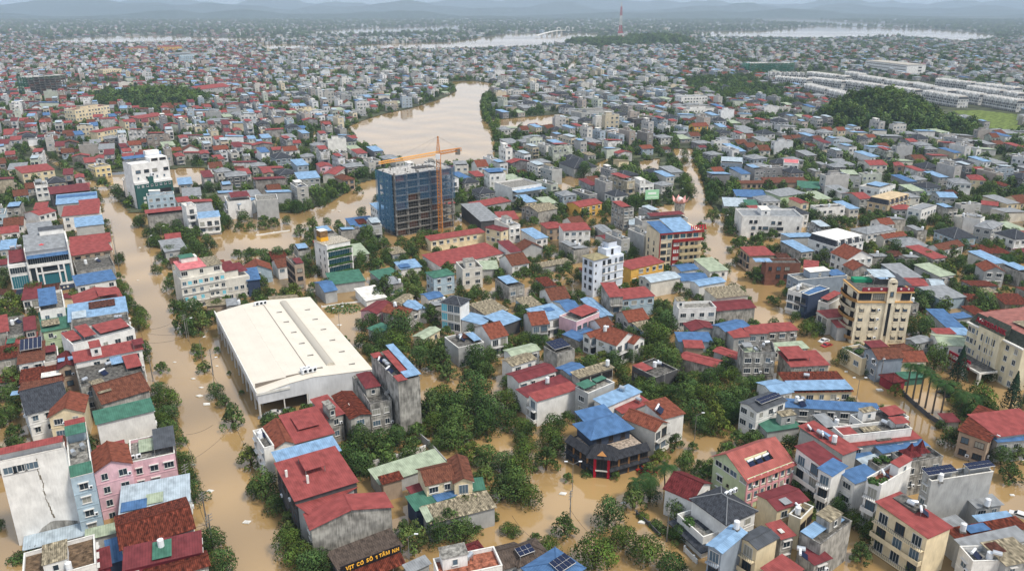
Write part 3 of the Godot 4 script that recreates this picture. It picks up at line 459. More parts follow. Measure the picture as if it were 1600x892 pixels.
func tree_data() -> void:
	T(142.6, -200.3, 7.7, "c")
	T(137.8, -219.2, 7.4, "c")
	T(17.1, -134, 10.3, "m")
	T(-10.3, -207.6, 13, "m")
	T(-15, -186.9, 11.1, "m")
	T(80.9, -142.7, 8.8, "m")
	T(28.3, -136, 8.4, "m")
	T(-13.6, -144.9, 8.9, "l")
	T(0.8, -158.5, 9.5, "m")
	T(-37.3, -174.3, 10.3, "l")
	T(-43.9, -134.5, 8.4, "m")
	T(-40.7, -130.7, 8.2, "m")
	T(-21, -139.2, 8.3, "l")
	T(-16.6, -196.2, 10.8, "m")
	T(-20.7, -202.6, 11.1, "m")
	T(-22.3, -195.3, 10.7, "l")
	T(-58.2, -158.3, 8.8, "m")
	T(32.8, -131.4, 7.6, "m")
	T(23.9, -140.4, 8, "m")
	T(21.4, -148.1, 8.3, "m")
	T(-15.4, -180.2, 9.8, "m")
	T(-39.2, -132.4, 7.6, "m")
	T(-47.4, -138.9, 7.9, "m")
	T(-58.7, -131.4, 7.6, "m")
	T(81.7, -139.9, 8, "m")
	T(-41.8, -171.9, 9.4, "m")
	T(48.5, -244.4, 12.5, "m")
	T(-38.7, -251.7, 12.8, "m")
	T(-9.8, -151.2, 8.1, "l")
	T(-64.3, -139.6, 7.6, "m")
	T(134.1, -201.4, 10.2, "m")
	T(-5.8, -194.1, 9.9, "m")
	T(-13.8, -202.4, 10.2, "l")
	T(-9, -198.6, 10, "m")
	T(78.9, -141.8, 7.4, "m")
	T(-2.6, -158.1, 8.1, "l")
	T(-6.4, -172.4, 8.6, "m")
	T(-34, -178.4, 8.9, "m")
	T(1.6, -167.4, 8.4, "m")
	T(-37.5, -168.1, 8.5, "m")
	T(178.8, -278.2, 12.3, "m")
	T(-22.8, -227.2, 10.3, "l")
	T(56.1, -194.7, 9.1, "l")
	T(51.6, -194.7, 9.1, "m")
	T(48.3, -230.7, 10.5, "m")
	T(-6.9, -187.8, 8.8, "m")
	T(-20.7, -187.8, 8.8, "m")
	T(76.5, -154.8, 7.2, "m")
	T(37.6, -150.6, 7, "m")
	T(8.6, -170.8, 7.8, "l")
	T(4.1, -156.1, 7.2, "m")
	T(-2.4, -170.1, 7.8, "m")
	T(-10.4, -142.7, 6.8, "m")
	T(-16.2, -142.2, 6.7, "m")
	T(-10.6, -175.2, 8, "l")
	T(144.4, -255.8, 10.9, "m")
	T(135.5, -228.8, 9.9, "m")
	T(-11.7, -228.8, 9.9, "m")
	T(-39.8, -243.6, 10.5, "m")
	T(73.1, -136.2, 6.2, "l")
	T(28.1, -155, 6.9, "l")
	T(11.6, -145.1, 6.5, "l")
	T(3.7, -177, 7.6, "m")
	T(-74.5, -156.9, 6.9, "m")
	T(-90.6, -183.2, 7.8, "m")
	T(128.1, -194.4, 8.2, "m")
	T(60.4, -206.6, 8.7, "m")
	T(60.3, -199, 8.4, "m")
	T(50.4, -203.7, 8.6, "m")
	T(-1.3, -191.8, 8.1, "m")
	T(-1.8, -202.7, 8.5, "m")
	T(-77, -191.8, 8.1, "l")
	T(-152, -215.8, 9, "l")
	T(-161.9, -231.6, 9.5, "l")
	T(55.3, -204.6, 8.6, "m")
	T(54, -256.4, 10.4, "m")
	T(40.9, -207.6, 8.7, "m")
	T(11.3, -188.4, 8, "m")
	T(-189.5, -277.7, 11.2, "l")
	T(-29.7, -229.6, 9, "m")
	T(47, -251.3, 9.7, "l")
	T(-29.8, -267.2, 10.3, "l")
	T(-98.9, -201.6, 8.1, "m")
	T(-30.3, -181.9, 7.4, "m")
	T(-54.3, -153.4, 6.4, "m")
	T(121.8, -165.7, 6.8, "l")
	T(10.1, -181.1, 7.4, "m")
	T(-0.4, -166.3, 6.9, "l")
	T(-6.6, -165.7, 6.8, "l")
	T(-40.6, -182.7, 7.4, "m")
	T(-66.2, -172.7, 7.1, "l")
	T(128.2, -197.8, 7.5, "m")
	T(68.7, -211.3, 7.9, "m")
	T(59.4, -214.4, 8, "m")
	T(56.9, -188.9, 7.2, "l")
	T(51.3, -188.9, 7.2, "m")
	T(49.8, -245, 9, "m")
	T(-50.6, -292.7, 10.5, "l")
	T(-188.1, -290.9, 10.5, "m")
	T(154.4, -277.3, 10, "l")
	T(64.5, -204.3, 7.7, "m")
	T(60.9, -194.1, 7.4, "m")
	T(55.8, -215.5, 8.1, "m")
	T(53.5, -209.3, 7.9, "m")
	T(51.1, -226.5, 8.4, "m")
	T(51, -213.4, 8, "l")
	T(2.6, -188.1, 7.2, "m")
	T(-95.4, -194.1, 7.4, "m")
	T(-111.3, -258.8, 9.5, "l")
	T(-118.1, -260.3, 9.5, "l")
	T(28.9, -231.6, 8.1, "l")
	T(124.3, -173.3, 6.3, "m")
	T(119.5, -177, 6.4, "m")
	T(85.3, -143.5, 5.4, "m")
	T(76.3, -148, 5.6, "m")
	T(74.1, -151.4, 5.7, "m")
	T(41.7, -140.3, 5.3, "l")
	T(36.1, -142.9, 5.4, "m")
	T(7.8, -139.2, 5.3, "m")
	T(32.3, -157.6, 5.9, "m")
	T(-71, -370.1, 11.6, "m")
	T(160.8, -285.2, 9.2, "m")
	T(67.3, -218.4, 7.3, "m")
	T(66.8, -204, 6.9, "m")
	T(48.4, -195.7, 6.6, "m")
	T(47.1, -208, 7, "m")
	T(44.3, -234.5, 7.7, "m")
	T(41.6, -263.6, 8.5, "m")
	T(-37.9, -292.2, 9.4, "l")
	T(-50.4, -261.3, 8.5, "m")
	T(-95.8, -190.4, 6.5, "m")
	T(-119.3, -273.6, 8.8, "m")
	T(-148, -208, 7, "m")
	T(64.3, -198.4, 6.7, "m")
	T(53.6, -189.5, 6.5, "m")
	T(-19.8, -221.1, 7.3, "l")
	T(-43.5, -286.9, 9.2, "m")
	T(-45.7, -245.9, 8, "m")
	T(-86.1, -290.4, 9.3, "l")
	T(131.1, -210, 7, "m")
	T(-82.6, -172.1, 5.9, "m")
	T(11.6, -178, 6.1, "l")
	T(-80.1, -165.7, 5.7, "m")
	T(-101.8, -137.9, 4.9, "b")
	T(32.9, -158.8, 5.3, "p")
	T(36.5, -162.3, 5.4, "p")
	T(104.2, -256.1, 7.8, "m")
	T(-105.2, -210.3, 6.6, "m")
	T(-140.7, -195.1, 6.2, "m")
	T(108, -231.9, 7.2, "m")
	T(44.5, -209.3, 6.6, "m")
	T(-88.1, -209.3, 6.6, "m")
	T(-49.7, -148.3, 4.9, "s")
	T(80.5, -156.1, 5.1, "l")
	T(68.2, -156.1, 5.1, "m")
	T(67.6, -159.9, 5.2, "m")
	T(43.1, -170.1, 5.4, "m")
	T(42.8, -180.7, 5.7, "l")
	T(37.9, -174.5, 5.6, "l")
	T(-23.9, -145, 4.8, "l")
	T(-48.9, -143.9, 4.8, "l")
	T(-61.1, -159.9, 5.2, "m")
	T(-65.3, -138, 4.6, "b")
	T(-103.7, -136.5, 4.6, "b")
	T(129.2, -175.3, 5.6, "l")
	T(158, -288.2, 8.1, "m")
	T(-134, -260.9, 7.4, "m")
	T(-163.9, -241.6, 6.9, "m")
	T(182.1, -290, 8.1, "l")
	T(135.9, -199, 5.9, "m")
	T(129.8, -204.7, 6, "l")
	T(72.1, -212.7, 6.2, "m")
	T(54, -268.5, 7.6, "m")
	T(38.6, -234.1, 6.8, "m")
	T(38.4, -212.7, 6.2, "m")
	T(32.9, -230.5, 6.7, "m")
	T(25.1, -229.3, 6.6, "m")
	T(8.1, -245.6, 7, "m")
	T(3.2, -244.2, 7, "m")
	T(-114, -256.6, 7.3, "m")
	T(165.7, -281.3, 7.9, "l")
	T(64.1, -221.3, 6.4, "m")
	T(52.4, -235.3, 6.8, "l")
	T(32.7, -224.7, 6.5, "l")
	T(-7.3, -235.3, 6.8, "m")
	T(69.3, -432.7, 11.5, "m")
	T(-47.6, -307.2, 8.5, "l")
	T(-106.8, -341.7, 9.3, "m")
	T(85.7, -164.1, 4.9, "m")
	T(28.7, -155.9, 4.6, "p")
	T(221.7, -352.1, 9.1, "m")
	T(216.7, -384.6, 9.8, "m")
	T(168.9, -342.3, 8.8, "m")
	T(116.4, -406.2, 10.3, "m")
	T(228.6, -339.9, 8.8, "l")
	T(203.4, -347.1, 9, "l")
	T(178, -339.9, 8.8, "l")
	T(177.3, -349.6, 9, "m")
	T(-157.5, -344.7, 8.9, "m")
	T(11.4, -245.4, 6.5, "m")
	T(-170.6, -287.1, 7.5, "l")
	T(78.4, -147.6, 4.2, "m")
	T(-1.1, -145.3, 4.1, "m")
	T(82.5, -132.4, 3.8, "l")
	T(67.7, -151.7, 4.3, "l")
	T(46.9, -169.2, 4.7, "l")
	T(35.2, -145.2, 4.1, "b")
	T(33, -146.3, 4.1, "b")
	T(-19.6, -179.7, 4.9, "m")
	T(-78.7, -165, 4.6, "m")
	T(126, -178.1, 4.9, "m")
	T(77.7, -144.2, 4.1, "l")
	T(44.7, -173.6, 4.7, "l")
	T(116.7, -449.8, 10.7, "m")
	T(107.9, -470.2, 11.2, "m")
	T(48.6, -526.7, 12.4, "m")
	T(-42.2, -312.2, 7.7, "l")
	T(-121.1, -431, 10.3, "m")
	T(-43, -363, 8.8, "l")
	T(187.7, -284.3, 6.9, "l")
	T(75.4, -215.6, 5.4, "m")
	T(-2.2, -242.6, 6, "m")
	T(-137, -269.6, 6.5, "m")
	T(-176.8, -269.6, 6.5, "l")
	T(150.5, -233.8, 5.8, "m")
	T(38.9, -206.4, 5.2, "m")
	T(34.9, -222.1, 5.5, "m")
	T(19.8, -196.6, 5, "b")
	T(-1.5, -216.6, 5.4, "m")
	T(-11.2, -226.6, 5.6, "m")
	T(-27.8, -241.3, 5.9, "m")
	T(-83.4, -203.5, 5.1, "s")
	T(-97.9, -226.6, 5.6, "s")
	T(-106.1, -278.4, 6.7, "m")
	T(-111.8, -277.6, 6.7, "m")
	T(-123.1, -241.3, 5.9, "l")
	T(126.1, -196.2, 4.9, "p")
	T(132.6, -199.1, 5, "p")
	T(211.9, -343.6, 7.9, "l")
	T(194.6, -341.2, 7.8, "m")
	T(184, -323.2, 7.5, "l")
	T(172.9, -323.2, 7.5, "m")
	T(142.3, -341.2, 7.8, "m")
	T(135.2, -343.6, 7.9, "m")
	T(-43.8, -302.9, 7.1, "l")
	T(-51.2, -304.8, 7.1, "l")
	T(-56.3, -343.6, 7.9, "m")
	T(-107.2, -383.2, 8.7, "l")
	T(-149, -343.6, 7.9, "m")
	T(-170.5, -386.2, 8.8, "m")
	T(-178.6, -386.2, 8.8, "m")
	T(241.5, -361.1, 8.3, "m")
	T(229.3, -356, 8.1, "l")
	T(227.2, -398.3, 9, "l")
	T(224.5, -404.7, 9.2, "m")
	T(213.4, -356, 8.1, "m")
	T(197.2, -329.7, 7.6, "m")
	T(195.5, -318.9, 7.4, "m")
	T(191.1, -327.5, 7.6, "l")
	T(186.5, -336.5, 7.7, "m")
	T(179.2, -327.5, 7.6, "m")
	T(170.1, -327.5, 7.6, "m")
	T(169.7, -356, 8.1, "l")
	T(167.2, -332, 7.7, "l")
	T(108.3, -411.2, 9.3, "l")
	T(-64.8, -350.9, 8, "m")
	T(-67.9, -356, 8.1, "m")
	T(-145.9, -361.1, 8.3, "m")
	T(-151.1, -358.5, 8.2, "m")
	T(-156.1, -356, 8.1, "m")
	T(-166.8, -369.1, 8.4, "l")
	T(93.2, -169.5, 4.3, "l")
	T(49.7, -170.9, 4.3, "l")
	T(217.6, -330.1, 7.2, "p")
	T(114.7, -210.7, 4.9, "l")
	T(-14.1, -256, 5.7, "m")
	T(-105.7, -241.1, 5.4, "s")
	T(-128.8, -279.8, 6.2, "l")
	T(-156.4, -297.4, 6.5, "m")
	T(161.1, -412.1, 8.7, "m")
	T(124.1, -476.9, 10, "m")
	T(111.4, -390, 8.3, "m")
	T(111.1, -494.9, 10.3, "m")
	T(91.3, -504.4, 10.5, "m")
	T(56, -346.7, 7.5, "m")
	T(-61.4, -334.9, 7.2, "l")
	T(-91.8, -339.5, 7.3, "m")
	T(-99, -524.4, 10.9, "m")
	T(-116.3, -436.7, 9.2, "m")
	T(-238.3, -466.2, 9.8, "m")
	T(59.4, -375.4, 8, "m")
	T(-67.4, -381.1, 8.1, "m")
	T(-103.9, -396.1, 8.4, "l")
	T(-147.9, -396.1, 8.4, "m")
	T(-171.7, -444.3, 9.3, "m")
	T(-188.8, -481.3, 10.1, "m")
	T(69.1, -151.1, 3.5, "b")
	T(32.2, -148.2, 3.5, "b")
	T(29.8, -151.1, 3.5, "b")
	T(18.7, -168.6, 3.9, "b")
	X(5.2, -142.4, 3.4)
	X(0.7, -144.6, 3.4)
	X(175.7, -403.2, 8)
	X(173.2, -403.2, 8)
	X(168.1, -403.2, 8)
	X(-173.7, -365.2, 7.3)
	X(-196.1, -401.7, 8)
	X(310.8, -496.2, 9.7)
	X(294.4, -478.1, 9.3)
	X(246, -379, 7.5)
	X(222.3, -367.9, 7.3)
	X(221.9, -333.2, 6.7)
	X(214.3, -328.7, 6.6)
	X(205.8, -328.7, 6.6)
	X(204.8, -531.2, 10.3)
	X(199.2, -416.4, 8.2)
	X(191.6, -357.3, 7.2)
	X(189.9, -309.8, 6.3)
	X(182.7, -313.8, 6.4)
	X(169.6, -423.3, 8.3)
	X(162.1, -333.2, 6.7)
	X(133.1, -352.3, 7.1)
	X(81.6, -571, 11)
	X(-62.1, -362.6, 7.2)
	X(-68.1, -340.1, 6.8)
	X(-103.4, -344.9, 6.9)
	X(-105.6, -482.5, 9.4)
	X(-112.2, -342.5, 6.9)
	X(-113.5, -491.6, 9.6)
	X(-125, -400.1, 7.9)
	X(-160.2, -376.2, 7.5)
	X(-261.1, -493.9, 9.6)
	X(-281.4, -498.6, 9.7)
	X(-281.8, -515.6, 10)
	X(200.9, -457.1, 9)
	X(-157.8, -414.7, 8.2)
	X(13.4, -269, 5.5)
	X(10.6, -270.7, 5.5)
	X(7.6, -269, 5.5)
	X(1.7, -269, 5.5)
	X(15.4, -274.1, 5.6)
	X(4.6, -267.3, 5.5)
	X(94.4, -262.3, 5.3)
	X(0.9, -200.3, 4.2)
	X(-25.4, -238.3, 4.9)
	X(-120, -234.6, 4.8)
	X(161.7, -260.1, 5.3)
	X(81.8, -209.5, 4.4)
	X(58.9, -275.5, 5.6)
	X(17.3, -252.9, 5.2)
	X(-54.6, -261.6, 5.3)
	X(-80, -290.8, 5.8)
	X(-181.9, -269.1, 5.4)
	X(205.5, -407.4, 7.5)
	X(-101.5, -497.5, 9)
	X(203.4, -414, 7.6)
	X(66.2, -442.5, 8.1)
	X(56.7, -554.9, 10)
	X(47.2, -179.7, 3.7)
	X(13.7, -165.8, 3.4)
	X(-107.8, -554.9, 10)
	X(-221.7, -444.5, 8.1)
	X(104.7, -269.7, 4.9)
	X(118.1, -190.7, 3.7)
	X(-103.1, -236.3, 4.4)
	X(330.2, -518.5, 8.6)
	X(255.3, -421.8, 7.1)
	X(255.3, -439.8, 7.4)
	X(252.6, -380.6, 6.5)
	X(223.1, -550.8, 9.1)
	X(211.1, -392.5, 6.7)
	X(206.4, -523.6, 8.7)
	X(202.4, -451.3, 7.6)
	X(197.5, -528.8, 8.8)
	X(167.6, -432.4, 7.3)
	X(167.2, -358.7, 6.2)
	X(164.9, -346.2, 6)
	X(150.1, -439.8, 7.4)
	X(147.9, -336.7, 5.8)
	X(145.3, -600.1, 9.9)
	X(130, -518.5, 8.6)
	X(83, -443.6, 7.5)
	X(75, -574.5, 9.5)
	X(69.9, -523.6, 8.7)
	X(-19.8, -477.7, 8)
	X(-20.5, -306.9, 5.4)
	X(-38.8, -323.3, 5.6)
	X(-78.7, -451.3, 7.6)
	X(-82.8, -421.8, 7.1)
	X(-98.8, -358.7, 6.2)
	X(-100.5, -374.9, 6.4)
	X(-102.8, -353.6, 6.1)
	X(-108.5, -463.4, 7.8)
	X(-110.7, -443.6, 7.5)
	X(-121.9, -349.4, 6)
	X(-127, -347, 6)
	X(-128.1, -439.8, 7.4)
	X(-129.5, -395.5, 6.7)
	X(-135.2, -392.5, 6.7)
	X(-140.6, -346.2, 6)
	X(-141, -392.5, 6.7)
	X(-150.6, -334.4, 5.8)
	X(-154.4, -323.3, 5.6)
	X(-159.7, -339, 5.9)
	X(-167.1, -314.9, 5.5)
	X(-182.8, -380.6, 6.5)
	X(-297.6, -463.4, 7.8)
	X(-318.2, -553.6, 9.2)
	X(-342.8, -583.8, 9.6)
	X(-350.5, -550.8, 9.1)
	X(286, -471.9, 7.9)
	X(193.8, -606.9, 10)
	X(183.5, -308.9, 5.4)
	X(-19.7, -389.4, 6.6)
	X(-96.9, -383.5, 6.5)
	X(-149.8, -389.4, 6.6)
	X(127.3, -233.8, 4.1)
	X(11.4, -262.4, 4.5)
	X(3.4, -260.8, 4.5)
	X(25.6, -166.8, 3.1)
	X(-4, -150.2, 2.8)
	X(-7.4, -145.6, 2.8)
	X(-114.1, -147.3, 2.8)
	X(130.5, -486.3, 7.5)
	X(75.5, -437.1, 6.8)
	X(101.4, -288.5, 4.6)
	X(-14, -222.7, 3.7)
	X(112.5, -223.7, 3.7)
	X(102.2, -285, 4.6)
	X(46.7, -272.8, 4.2)
	X(149.1, -314.3, 4.6)
	X(149, -441, 6.3)
	X(24.4, -283.4, 4.2)
	X(4.9, -283.4, 4.2)
	X(23.6, -289, 4.3)
	X(20, -291, 4.3)
	X(16.2, -289, 4.3)
	X(12.3, -285.3, 4.2)
	X(8.6, -287.2, 4.3)
	X(1.3, -293.9, 4.4)
	X(167.2, -449.6, 6.3)
	X(143.2, -368.1, 5.3)
	X(102, -457.5, 6.4)
	X(88.1, -559.8, 7.7)
	X(6.9, -320.2, 4.6)
	X(-98.1, -403.6, 5.7)
	X(-108.4, -449.6, 6.3)
	X(-244.9, -455.5, 6.4)
	X(-253.9, -470, 6.6)
	X(306.5, -548.3, 7.6)
	X(144.7, -501.5, 7)
	X(138.7, -565.7, 7.8)
	X(132.7, -603.9, 8.3)
	X(126.1, -571.8, 7.9)
	X(68, -554, 7.7)
	X(63.9, -537.2, 7.4)
	X(56.9, -522, 7.2)
	X(53.2, -436.3, 6.1)
	X(24.3, -357.6, 5.1)
	X(4.5, -357.6, 5.1)
	X(-2.6, -306, 4.5)
	X(-19.8, -506.3, 7)
	X(-50.4, -342.7, 4.9)
	X(-92.1, -521.3, 7.2)
	X(-113.9, -465.8, 6.5)
	X(-117.7, -461.6, 6.5)
	X(-120.2, -406.8, 5.8)
	X(-125.4, -461.6, 6.5)
	X(-130.3, -434.4, 6.1)
	X(-142.9, -340.3, 4.9)
	X(-163.2, -308, 4.5)
	X(-243.8, -376.5, 5.4)
	X(-31.5, -474.8, 6.6)
	X(-91.6, -400.4, 5.7)
	X(-95, -478.6, 6.7)
	X(42.9, -273.4, 3.9)
	X(44.6, -427.6, 5.8)
	X(29.2, -410.4, 5.6)
	X(101.1, -318.3, 4.4)
	X(35.3, -422.3, 5.7)
	X(99.2, -209.1, 3.1)
	X(128.1, -240.4, 3.3)
	X(-48.3, -240.4, 3.3)
	X(86.9, -339.8, 4.4)
	X(-205.6, -385.9, 4.9)
	X(100.5, -336.3, 4.4)
	X(-27.7, -498.1, 6.2)
	X(99.8, -236.8, 2.9)
	X(-99.2, -241.9, 3)
	X(-27.2, -392.8, 4.5)
	X(-36.6, -499.4, 5.6)
	X(-144.2, -363.9, 4.2)
	X(25.6, -422.1, 4.8)
	X(-215.8, -405.3, 4.6)
	X(102.3, -354.1, 3.9)
	X(-81.1, -211.5, 2.2)
	X(89.9, -402.3, 3.9)
	X(87, -323.4, 3)
	X(90.8, -455.8, 3.9)
	X(-89.4, -224.8, 1.9)
	X(81.2, -400.6, 2.7)

var lamp_spots := []
var pole_spots := []
var royal_palms := []
var green_spots := []
var debris := []

func small_things() -> void:
	lamp_spots.append([14.5, -161.5, 0, 2])
	lamp_spots.append([-112.3, -251.2, 40, 1])
	lamp_spots.append([-101.6, -234.7, 40, 1])
	lamp_spots.append([-92.2, -219, 40, 1])
	lamp_spots.append([121.4, -174.9, -60, 1])
	lamp_spots.append([101, -206, 0, 2])
	lamp_spots.append([112, -218.8, 0, 2])
	lamp_spots.append([-170.6, -354.3, 40, 1])
	lamp_spots.append([-172, -371.5, 40, 1])
	lamp_spots.append([-62.3, -262.4, 30, 2])
	lamp_spots.append([99, -455.8, 0, 1])
	lamp_spots.append([109.3, -393.3, 0, 1])
	lamp_spots.append([-21.3, -134.4, 0, 1])
	lamp_spots.append([49, -185.1, 0, 1])
	pole_spots.append([13, -148.5])
	pole_spots.append([33.7, -142.8])
	pole_spots.append([-68.4, -148])
	pole_spots.append([-153.5, -322.7])
	pole_spots.append([-201.4, -380])
	pole_spots.append([-184.9, -350.5])
	pole_spots.append([-173.4, -329.3])
	pole_spots.append([-114.1, -253.7])
	pole_spots.append([-111.5, -220.1])
	pole_spots.append([-76.7, -159.2])
	pole_spots.append([45.3, -210.6])
	pole_spots.append([113.7, -219])
	pole_spots.append([-94.4, -224.6])
	pole_spots.append([-64.1, -140])
	car(-68.3, -0.55, -199.8, 15, Color(0.8, 0.8, 0.8), "white car parked inside the open warehouse bay")
	car(-65, -0.55, -201.3, 15, Color(0.45, 0.46, 0.48), "grey car beside the white one inside the warehouse bay")
	car(-69.8, -0.55, -197.6, 15, Color(0.45, 0.46, 0.48), "grey car at the edge of the warehouse bay")
	car(33.2, -0.55, -171.1, 20, Color(0.6, 0.1, 0.1), "half-drowned red car beside the black restaurant")
	car(34.1, -0.55, -169.1, 20, Color(0.6, 0.1, 0.1), "second red car under the palms by the black restaurant")
	car(108, -0.55, -247.4, 30, Color(0.6, 0.1, 0.1), "red car stranded in the avenue by the cream hotel")
	car(108.5, -0.55, -251.2, 30, Color(0.8, 0.8, 0.8), "white car stranded in the avenue by the cream hotel")
	car(116.2, -0.55, -151.9, -40, Color(0.8, 0.8, 0.8), "white car at the far right water edge")
	car(130.8, -0.55, -209.1, -40, Color(0.12, 0.12, 0.14), "dark car under trees near the bank porch")
	car(130.4, -0.55, -212, -40, Color(0.12, 0.12, 0.14), "dark car beside the palm row near the bank")
	low_wall([-36.6, -171.6, -29.8, -175, -22.6, -179.7], 1.8, "white wall round the flooded yard", M.wh)
	low_wall([-25.3, -185.9, -21.8, -181, -16.5, -171.8], 2.2, "grey yard wall beside the mango trees", M.gy)
	low_wall([36.9, -139.5, 38.2, -136.4, 38.7, -135.4], 1.2, "white garden wall in front of the slate villa", M.wh)
	low_wall([117.1, -210.9, 117.3, -203.4, 117.9, -197.2, 119.2, -192.7], 1.4, "dark fence wall under the tall palms", M.dg)
	low_wall([-73.5, -283.6, -66.2, -287, -58.5, -289.7], 0.5, "white rim wall beside the round pond", M.wh)
	low_wall([-129.5, -383.7, -122, -388.8, -114.9, -392.7], 0.6, "long pale kerb wall in the flooded canal park", M.wh)
	low_wall([-280.5, -533.7, -270.9, -536.5, -264.3, -543.7], 1.6, "bluish fence wall behind the flooded square", M.gb)
	low_wall([28.6, -152.3, 30.8, -148.2, 32.6, -144.2], 0.9, "dark garden wall along the flooded lane", M.dg)
	royal_palms.append([117.2, -209.5, 11])
	royal_palms.append([118.3, -207.5, 11.4])
	royal_palms.append([119.2, -205.5, 11.4])
	royal_palms.append([119.9, -203.1, 11])
	royal_palms.append([120.3, -199.8, 10.7])
	royal_palms.append([121.4, -197.5, 10.8])
	green_spots.append([-65.1, -281.8, 6.9, 5.6])
	green_spots.append([-123.5, -354.3, 5.3, 7.5])
	green_spots.append([-119, -354.3, 3, 6.2])
	green_spots.append([-71.1, -419.3, 0.4, 1.7])
	wire(Vector3(-144, 8, -275.8), Vector3(-127.8, 8, -249), 0.5, "thin dark wire sagging along the left flooded street, span north of the red gables")
	wire(Vector3(-127.8, 8, -249), Vector3(-116.6, 8, -228.9), 0.5, "thin dark wire sagging along the left flooded street, span by the split red roofs")
	wire(Vector3(-116.6, 8, -228.9), Vector3(-103.1, 8, -204.1), 0.5, "thin dark wire sagging along the left flooded street, span beside the brown tiled house")
	wire(Vector3(-103.1, 8, -204.1), Vector3(-89.9, 8, -185.3), 0.5, "thin dark wire sagging along the left flooded street, span past the green roof")
	wire(Vector3(-89.9, 8, -185.1), Vector3(-77.9, 8, -166.1), 0.5, "thin dark wire sagging along the left flooded street, span near the pink house")
	wire(Vector3(-77.9, 8, -166.1), Vector3(-62.3, 8, -135.9), 0.5, "thin dark wire sagging along the left flooded street, span beside the brown roofs")
	wire(Vector3(-202.8, 8, -385.7), Vector3(-176.7, 8, -335.7), 0.5, "thin dark wire sagging along the left flooded street, span by the upper rows")
	wire(Vector3(-176.7, 8, -335.7), Vector3(-151.8, 8, -288.7), 0.5, "thin dark wire sagging along the left flooded street, span along the stained row")
	wire(Vector3(-153.7, 8, -326.2), Vector3(-142.8, 8, -304.3), 0.5, "thin dark wire sagging along the left flooded street, span near the median")
	wire(Vector3(-105.8, 8, -235.3), Vector3(-87.6, 8, -208.3), 0.5, "thin dark wire sagging along the left flooded street, span by the warehouse end")
	wire(Vector3(-87.6, 8, -208.3), Vector3(-75.4, 8, -188.8), 0.5, "thin dark wire sagging along the left flooded street, span past the lone round tree")
	wire(Vector3(-72.5, 8, -135.9), Vector3(-63.7, 8, -138), 0.5, "thin dark wire sagging along the left flooded street, span over to the rust roofs")
	wire(Vector3(-122.4, 8.4, -241.7), Vector3(-115.9, 8.4, -246.6), 0.6, "thin dark wire across the flooded street, by the warehouse trees")
	wire(Vector3(-119.8, 8.4, -238.3), Vector3(-107.2, 8.4, -238.3), 0.6, "thin dark wire across the flooded street, above the warehouse corner")
	wire(Vector3(-116.2, 8.4, -230.5), Vector3(-105.9, 8.4, -235.7), 0.6, "thin dark wire across the flooded street, beside the street lamp")
	wire(Vector3(-82, 8.4, -173.7), Vector3(-76.9, 8.4, -178.5), 0.6, "thin dark wire across the flooded street, near the white house")
	wire(Vector3(-75.7, 8.4, -162.6), Vector3(-71.8, 8.4, -176.9), 0.6, "thin dark wire across the flooded street, over the open water")
	wire(Vector3(-68.7, 8.4, -145.9), Vector3(-61.7, 8.4, -134.3), 0.6, "thin dark wire across the flooded street, beside lower street trees")
	wire(Vector3(-69.9, 8.4, -176.1), Vector3(-64.8, 8.4, -167.6), 0.6, "thin dark wire across the flooded street, near the median tree")
	wire(Vector3(0, 8.4, -140.4), Vector3(4.2, 8.4, -132.8), 0.6, "thin dark wire across the flooded street, at the restaurant crossing")
	wire(Vector3(12.3, 8.4, -143), Vector3(16.8, 8.4, -132.8), 0.6, "thin dark wire across the flooded street, from the restaurant pole")
	debris.append([-110.4, -234])
	debris.append([-99.7, -221.8])
	debris.append([-94.9, -215.8])
	debris.append([-93.4, -210.3])
	debris.append([-89.3, -205.1])
	debris.append([-95.5, -231])
	debris.append([-59.9, -149.4])
	debris.append([-72.6, -161.5])
	debris.append([-80.9, -173])
	debris.append([12.2, -160.4])
	debris.append([29.4, -149.4])
	debris.append([-63, -265.4])
	debris.append([-8.8, -137.9])
	debris.append([26.2, -156.7])
	debris.append([111.6, -214.2])
	debris.append([106.5, -226.9])
	debris.append([-145, -281.8])
	debris.append([-179.3, -362.8])
	debris.append([-158.7, -315])
	debris.append([-101.8, -435.4])
	debris.append([-97.8, -433.6])
	debris.append([119.3, -159.9])
	var named := []
	for q in lamp_spots: named.append(["grey street lamp pole", q[0], q[1], "", q])
	label_all(named)
	for e in named: street_lamp(e[4][0], e[4][1], e[4][2], e[4][3], e[3])
	named = []
	for q in pole_spots: named.append(["grey concrete utility pole", q[0], q[1], "", q])
	label_all(named)
	for e in named: utility_pole(e[4][0], e[4][1], 60.0, e[3])
	for q in royal_palms.size():
		var r: Array = royal_palms[q]
		var o := thing("palm_tree", "tall royal palm beside the dark fence wall, %s to the cream hotel" % ["closest", "second closest", "third closest", "fourth closest", "fifth closest", "farthest"][q], "palm tree", Vector3(r[0], 0, r[1]), q * 50.0, "row of royal palms")
		var s := Shape.new()
		s.bar(Vector3(0, -1.5, 0), Vector3(0, r[2], 0), 0.3, 8, 0.18)
		var tr := MeshInstance3D.new()
		tr.name = "trunk"
		tr.mesh = s.mesh(mat("palm bark", c8(92, 84, 74), 0.9))
		o.add_child(tr)
		var cr := MeshInstance3D.new()
		cr.name = "crown"
		cr.mesh = frond_shape("palm", q).mesh(M["leaf%d" % (q % 2)])
		cr.transform = Transform3D(Basis().scaled(Vector3.ONE * 2.6), Vector3(0, r[2] - 0.2, 0))
		o.add_child(cr)
